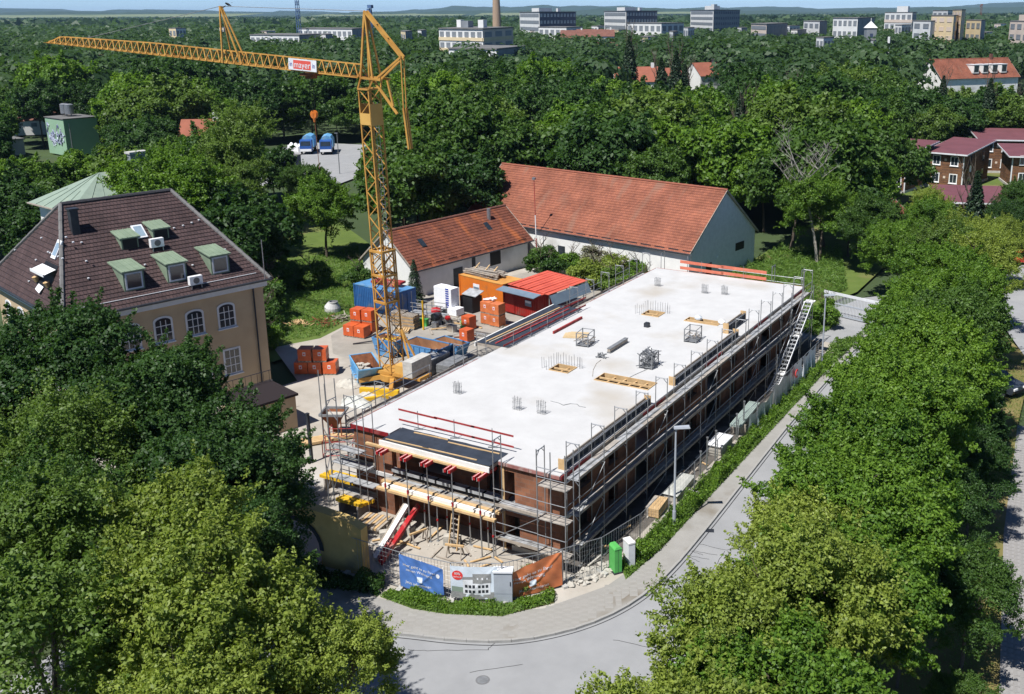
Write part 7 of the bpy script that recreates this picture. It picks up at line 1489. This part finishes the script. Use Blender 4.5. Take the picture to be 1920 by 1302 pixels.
weeds('undergrowth', 'weeds along the side road before the gate', [([(-1.5, 43), (.6, 42), (1.4, 46.6), (-1, 48)], .5), ([(2.5, 36.6), (3.9, 36.6), (4.1, 44), (2.6, 42)], .5)], 5000, .7, .2, 'leaf_grass', 66, .4)
weeds('undergrowth', 'dark shaded undergrowth beside the archway', [([(-12, -8.5), (-7.5, -6.8), (-6.3, -6.6), (-6.6, -5.6), (-12, -6.6)], 1.)], 6000, .8, .18, 'leaf_dark', 67, .5)
# ------------------------------------------------------------------ far town
win_cache = {}
def apartment(name, label, pA, pB, pC, D, hgt, floors, ca, cb, wallA, wallB, band=None, extra=None, wm='far_blue', base=0., cat='apartment block', wf=.62, wmB=None):
    """two visible faces: corner B nearest, A to the left, C to the right; given as picture x at depth D (A, C deeper by their second value)"""
    A, B, Cc = [Vector((*deep(px, 60, D + dd).xy, 0)) for px, dd in (pA, (pB, 0), pC)]
    o = thing(name, label, cat, B); u = (A - B); v = (Cc - B)
    P = lambda a, b, z: u * a + v * b + Vector((0, 0, z))
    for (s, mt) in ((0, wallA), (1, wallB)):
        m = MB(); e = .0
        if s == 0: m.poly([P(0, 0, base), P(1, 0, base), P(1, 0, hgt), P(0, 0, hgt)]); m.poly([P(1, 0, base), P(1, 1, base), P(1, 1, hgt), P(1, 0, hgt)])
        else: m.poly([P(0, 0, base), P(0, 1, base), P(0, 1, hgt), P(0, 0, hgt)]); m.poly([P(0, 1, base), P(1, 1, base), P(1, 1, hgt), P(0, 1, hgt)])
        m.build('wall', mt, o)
    MB()._hex([P(-.01, -.01, hgt), P(1.01, -.01, hgt), P(1.01, 1.01, hgt), P(-.01, 1.01, hgt), P(-.01, -.01, hgt + .5), P(1.01, -.01, hgt + .5), P(1.01, 1.01, hgt + .5), P(-.01, 1.01, hgt + .5)]).build('roof', 'flat_roof', o)
    fh = (hgt - base) / floors
    for s, n in ((0, ca), (1, cb)):
        e = u if s == 0 else v; ln = e.length; nrm = Vector((e.y, -e.x, 0)).normalized()
        if nrm.dot(CAM - B) < 0: nrm = -nrm
        if not n: continue
        wm_ = (wmB or wm) if s == 1 else wm; key = (round(ln / n, 1), round(fh, 1), wm_)
        w = ln / n * (.94 if n == 1 else .62); m_ = MB().box(-w / 2, -.06, -fh * .24, w / 2, .06, fh * .24); wme = win_cache.get(key) or win_cache.setdefault(key, proto(m_, 'window', wm_))
        for f in range(floors):
            for k in range(n):
                q = e * ((k + .5) / n) + nrm * .08 + Vector((0, 0, base + fh * (f + .55))); inst('window', wme, o, q, (0, 0, math.atan2(e.y, e.x)))
        if band:
            for f in range(floors): a = e * 0 + nrm * .12; z = base + fh * (f + .12); MB().bar(a + Vector((0, 0, z)), e + nrm * .12 + Vector((0, 0, z)), .3, fh * .3).build('balcony_band', band, o)
    for (a, b, s, h2, mt) in (extra or []): MB()._hex([P(x, y, z) for z in (hgt + .5, hgt + .5 + h2) for x, y in ((a, b), (a + s, b), (a + s, b + s), (a, b + s))]).build('roof_house', mt, o)
    return o
apartment('apartment_block', 'far white banded tower with a dark blue long side, left one of the pair', (975, 60), 1012, (1080, 40), 700, 28.0, 6, 1, 11, 'far_white', 'far_blue', None, [(.2, .1, .35, 2.5, 'far_white'), (.6, .5, .08, 2.5, 'far_white'), (.5, .8, .08, 2.5, 'far_white')], 'far_grey', wmB='glass_sky')
apartment('apartment_block', 'far white banded tower with a dark blue long side, right one of the pair', (1133, 60), 1174, (1232, 40), 740, 28.5, 6, 1, 11, 'far_white', 'far_blue', None, [(.2, .1, .35, 2.5, 'far_white'), (.6, .5, .08, 2.5, 'far_white'), (.5, .8, .08, 2.5, 'far_white')], 'far_grey', wmB='glass_sky')
apartment('apartment_block', 'far grey slab block with pale balcony bands on its left face', (1294, 70), 1337, (1386, 50), 760, 29.0, 7, 1, 12, 'far_white', 'far_grey', None, [(.3, .2, .3, 3, 'far_white'), (.1, .1, .12, 4, 'far_white')], 'far_grey', wmB='far_blue')
apartment('apartment_block', 'long white flats with yellow bays below the chimney', (823, 20), 905, (962, 40), 380, 21.2, 5, 7, 3, 'far_white', 'far_pink', 'far_cream', [(.2, .3, .12, 3, 'far_white'), (.55, .3, .16, 2.6, 'far_grey'), (.8, .4, .1, 3, 'far_white')], 'far_grey')
apartment('apartment_block', 'pale low annex block under the yellow-bayed flats', (840, 10), 930, (985, 30), 340, 15.0, 3, 6, 2, 'far_white', 'far_grey', None, None, 'far_grey')
apartment('apartment_block', 'pale pink block with a dark side right of the slab block', (1408, 30), 1437, (1476, 40), 560, 20.5, 5, 1, 6, 'far_pink', 'far_grey', None, None, 'far_grey')
apartment('apartment_block', 'dark low-roofed block with pale front in the right distance', (1506, 30), 1536, (1550, 20), 600, 21.5, 4, 3, 2, 'far_white', 'far_grey', None, None, 'far_grey')
apartment('apartment_block', 'bright white modern block with a grey right end', (1561, 20), 1607, (1638, 30), 560, 23.6, 4, 5, 4, 'far_white', 'far_grey', None, None, 'far_grey')
apartment('apartment_block', 'cream tower block, tallest of the right-hand group', (1783, 30), 1800, (1807, 20), 480, 27.6, 7, 3, 2, 'far_cream', 'far_cream', None, None, 'far_pink')
apartment('apartment_block', 'cream stepped block in front of the cream tower', (1744, 20), 1786, (1794, 20), 470, 25, 6, 3, 1, 'far_cream', 'far_cream', None, None, 'far_pink')
apartment('apartment_block', 'white low wing left of the cream blocks', (1711, 20), 1744, (1752, 10), 465, 22.5, 5, 2, 0, 'far_white', 'far_white', None, None, 'far_grey')
apartment('apartment_block', 'white block high on the right skyline behind the cream group', (1657, 30), 1708, (1716, 20), 700, 26.5, 4, 5, 1, 'far_white', 'far_pink', 'far_pink', [(.2, .2, .4, 4, 'far_white')], 'far_grey')
apartment('apartment_block', 'white block between the cream tower and the skyline block', (1746, 30), 1774, (1782, 20), 640, 27.5, 5, 3, 1, 'far_white', 'far_white', None, None, 'far_grey')
apartment('apartment_block', 'low cream block with dark roof right of the cream tower', (1810, 20), 1838, (1846, 10), 500, 22.5, 4, 3, 1, 'far_cream', 'far_grey', None, None, 'far_grey')
apartment('apartment_block', 'stepped pale pink block cut by the right picture edge', (1892, 20), 1930, (1940, 10), 430, 22.5, 5, 3, 1, 'far_pink', 'far_pink', None, [(.0, .1, .6, 2.5, 'far_pink')], 'far_grey')
apartment('office_row', 'long low white office row behind the crane jib', (468, 20), 560, (600, 30), 520, 16.5, 3, 9, 4, 'far_white', 'far_grey', None, None, 'far_grey', cat='office')
apartment('office_row', 'grey and white flat-roofed office row right of the jib post', (560, 30), 660, (684, 30), 600, 18.5, 3, 11, 3, 'far_white', 'far_grey', 'far_white', None, 'far_grey', cat='office')
apartment('apartment_block', 'low white terraces with flat dark roofs below the right tower pair', (1176, 30), 1240, (1282, 20), 640, 20.5, 3, 6, 4, 'far_white', 'far_white', None, None, 'far_grey')
apartment('apartment_block', 'low white terraces between the two banded towers', (1010, 20), 1062, (1092, 20), 620, 18.5, 3, 5, 3, 'far_white', 'far_white', None, None, 'far_grey')
def row_house(label, px, D, ang, L, Wd, e, rg_, wall='far_white', tile='far_roof'):
    p = deep(px, 70, D); h = thing('row_house', label, 'house', (p.x, p.y, 0), ang); MB().box(-L / 2, -Wd / 2, 0, L / 2, Wd / 2, e).build('wall', wall, h); m = MB()
    for s in (-1, 1): m.poly([(-L / 2 - .3, s * (Wd / 2 + .4), e - .2), (L / 2 + .3, s * (Wd / 2 + .4), e - .2), (L / 2 + .3, 0, rg_), (-L / 2 - .3, 0, rg_)])
    m.build('roof', tile, h); m = MB()
    for s in (-1, 1): m.poly([(s * L / 2, -Wd / 2, e), (s * L / 2, Wd / 2, e), (s * L / 2, 0, rg_ - .1)])
    m.build('gable', wall, h); MB().box(L * .3, -.4, rg_ - .8, L * .3 + .9, .4, rg_ + 1.1).build('chimney', 'far_white', h)
    for k in range(4): x = -L / 2 + L * (k + .5) / 4; MB().box(x - .6, -Wd / 2 - .06, e * .55, x + .6, -Wd / 2 - .005, e * .8).build('window', 'far_grey', h)
    return h
for k, (px, D, L, e, r_) in enumerate(((1075, 560, 14, 14, 18), (1105, 560, 14, 14.5, 18.5), (1131, 550, 12, 15, 18.5), (1110, 500, 22, 9.5, 13), (1060, 480, 24, 8.5, 12), (1150, 480, 12, 9, 12.5))):
    row_house(['red-roofed terraced house left of the white stair tower in the distance', 'red-roofed terraced house in the middle of the far terrace', 'red-roofed terraced house at the right end of the far terrace', 'long red roof before the far terrace', 'long red roof with many small chimneys left of the terrace', 'cream gabled house with red roof before the far terrace'][k], px, D, R(28), L, 10, e, r_, 'far_cream' if k == 5 else 'far_white')
for k, (px, D, L, e, r_, t) in enumerate(((362, 172, 6.5, 5.4, 9.2, 'far_roof_orange'), (60, 232, 12, 3.5, 7, 'far_roof'), (190, 240, 12, 3.5, 7, 'far_roof'), (660, 330, 14, 7, 11, 'far_roof'), (715, 340, 12, 6, 10, 'far_roof'), (215, 400, 14, 8, 12, 'far_roof'), (330, 340, 9, 8, 12.5, 'dark_roof'), (1010, 300, 10, 6.5, 10, 'far_roof'), (1195, 295, 14, 7.5, 11.5, 'far_roof_orange'), (1240, 300, 12, 7, 10.8, 'far_roof_orange'), (1322, 330, 10, 7, 11, 'far_roof_orange'), (270, 410, 16, 7, 11, 'far_roof'))):
    row_house(['orange-roofed house half hidden in trees above the lime-green chestnut', 'red roof among dark trees at the left edge beside the green block', 'red roof among dark trees right of the green block', 'red-roofed house below the crane jib near the mast', 'reddish roof right of the crane head', 'red-roofed house under the middle of the jib', 'dark-roofed white house under the jib', 'brick-red flat gable behind the wood centre', 'left part of the red roof showing in the wood behind the barn', 'right part of the red roof showing in the wood behind the barn', 'orange roof peeking from the copper-leaved tree', 'long red roof under the jib tip'][k], px, D, R(35 + 13 * (k % 4)), L, 9, e, r_, tile=t)
rt = random.Random(40)
for k in range(26):
    px = (330, 420, 500, 610, 700, 760, 790, 1000, 1040, 1120, 1160, 1215, 1262, 1290, 1390, 1420, 1480, 1495, 1545, 1580, 1640, 1690, 1730, 1850, 1875, 1905)[k]; D = rt.uniform(420, 900); w = rt.uniform(9, 20)
    apartment('town_house', 'small pale town block among the distant trees, number %s from the left' % ['one', 'two', 'three', 'four', 'five', 'six', 'seven', 'eight', 'nine', 'ten', 'eleven', 'twelve', 'thirteen', 'fourteen', 'fifteen', 'sixteen', 'seventeen', 'eighteen', 'nineteen', 'twenty', 'twenty-one', 'twenty-two', 'twenty-three', 'twenty-four', 'twenty-five', 'twenty-six'][k], (px - w * .7, rt.uniform(4, 20)), px, (px + w, rt.uniform(4, 20)), D, rt.uniform(11.5, 16.5) + D * .004, 3, 2, 3, rt.choice(('far_white', 'far_cream', 'far_pink', 'far_white')), rt.choice(('far_white', 'far_grey', 'far_white')), None, None, 'far_grey', cat='town block')
ch = thing('chimney_stack', 'tall tan factory chimney rising past the top edge', 'chimney', (*deep(932, 60, 600).xy, 0)); MB().tube((0, 0, 0), (0, 0, 24), 3.0, 18, 2.5).build('shaft', 'chimney_tan', ch); MB().tube((0, 0, 24), (0, 0, 52), 2.5, 18, 1.6).build('upper_shaft', 'chimney_tan', ch)
for k in range(4): MB().tube((0, 0, 8 + k * 9), (0, 0, 8.4 + k * 9), 2.98 - k * .33, 18).build('steel_band', 'rust', ch)
def pylon(label, px, D, h, w, mat, head=False):
    p = deep(px, 60, D); o = thing('lattice_mast', label, 'mast', (p.x, p.y, 0)); m = MB(); n = int(h / 4)
    for k in range(4):
        a = R(45 + 90 * k); m.bar((w * math.cos(a), w * math.sin(a), 0), (w * .55 * math.cos(a), w * .55 * math.sin(a), h), .3)
        for i in range(n): b = R(45 + 90 * (k + 1)); z0, z1 = h * i / n, h * (i + 1) / n; f = lambda t, z: (w * (1 - .45 * z / h) * math.cos(t), w * (1 - .45 * z / h) * math.sin(t), z); m.bar(f(a if i % 2 else b, z0), f(b if i % 2 else a, z1), .18)
    m.build('lattice', mat, o)
    if head: MB().obox((0, 0, h + 1), 1.6, 1.2, 1).build('antenna_head', mat, o); MB().obox((-1.6, 0, h - 1.2), .9, .8, .8).build('antenna_dish', mat, o)
mk('mast_blue', (.09, .16, .3), (.07, .12, .24), scale=.5, rough=.6)
pylon('blue lattice mast cut by the top edge above the office row', 561, 620, 48, 1.6, 'mast_blue'); pylon('blue lattice mast with antenna boxes right behind the crane head', 697, 640, 31, 1.3, 'mast_blue', True)
pylon('thin pale lattice mast before the right-hand blocks', 1668, 330, 19, .5, 'far_white'); pylon('distant transmitter mast on the right skyline', 1836, 1500, 36, 2.2, 'rust', True)
st_ = thing('church_tower', 'small grey church tower with a pale pointed cap in the right distance', 'church', (*deep(1632, 60, 520).xy, 0), R(28)); MB().box(-2.6, -2.6, 0, 2.6, 2.6, 19).build('shaft', 'far_grey', st_); m = MB(); q = [(-3, -3, 19.02), (3, -3, 19.02), (3, 3, 19.02), (-3, 3, 19.02)]
for k in range(4): m.poly([q[k], q[(k + 1) % 4], (0, 0, 22.5)])
m.build('cap', 'far_white', st_); MB().bar((0, 0, 22.3), (0, 0, 24), .25).build('finial', 'far_white', st_)
for z in (9, 14): MB().box(-.8, -2.66, z, .8, -2.602, z + 2.2).build('window', 'far_blue', st_)
for k, (px, py, D, kd) in enumerate(((1180, 95, 250, 1.75), (1268, 110, 215, 1.55), (1240, 105, 225, 1.4), (1285, 112, 220, 1.3))):
    p = deep(px, py, D); tree(['tall dark spruce standing above the wood centre', 'broad dark spruce behind the red roof, right one', 'broad dark spruce behind the red roof, left one', 'slim dark spruce beside the broad ones'][k], p.x, p.y, 0, kd, 'spruce', None, 'tall spruces above the wood')
p = at(28, 445, 6); fp = thing('utility_pole', 'leaning timber utility pole with bare cross arms at the left edge', 'pole', (-95, 25, 0), .3); MB().tube((0, 0, 0), (0, 0, 9.5), .16, 8).build('shaft', 'bark_pale', fp); MB().bar((0, 0, 8.2), (-1.2, -.6, 11), .08).build('arm', 'bark_pale', fp); MB().bar((0, 0, 8.6), (1.6, .5, 8.9), .07).build('arm', 'bark_pale', fp)
lp2 = thing('lot_lamp', 'grey lamp post at the edge of the far lot', 'street lamp', at(637, 326)); MB().tube((0, 0, 0), (0, 0, 7), .09, 8, .06).build('pole', 'steel', lp2); MB().box(-.5, -.12, 7, .2, .12, 7.12).build('lamp_head', 'steel', lp2)
# ------------------------------------------------------------------ air
hm = bpy.data.materials.new('air'); hm.use_nodes = True; t = hm.node_tree; t.nodes.remove(t.nodes['Principled BSDF']); pv = t.nodes.new('ShaderNodeVolumePrincipled')
pv.inputs['Color'].default_value = (.42, .63, .92, 1); pv.inputs['Density'].default_value = HAZE; pv.inputs['Anisotropy'].default_value = .0; t.links.new(pv.outputs[0], t.nodes['Material Output'].inputs['Volume'])
b = MB().box(-15000, -700, -30, 11000, 15000, 150).build('haze', hm); b['kind'] = 'stuff'; b['label'] = 'thin blue summer haze over the whole place'
b.display_type = 'WIRE'
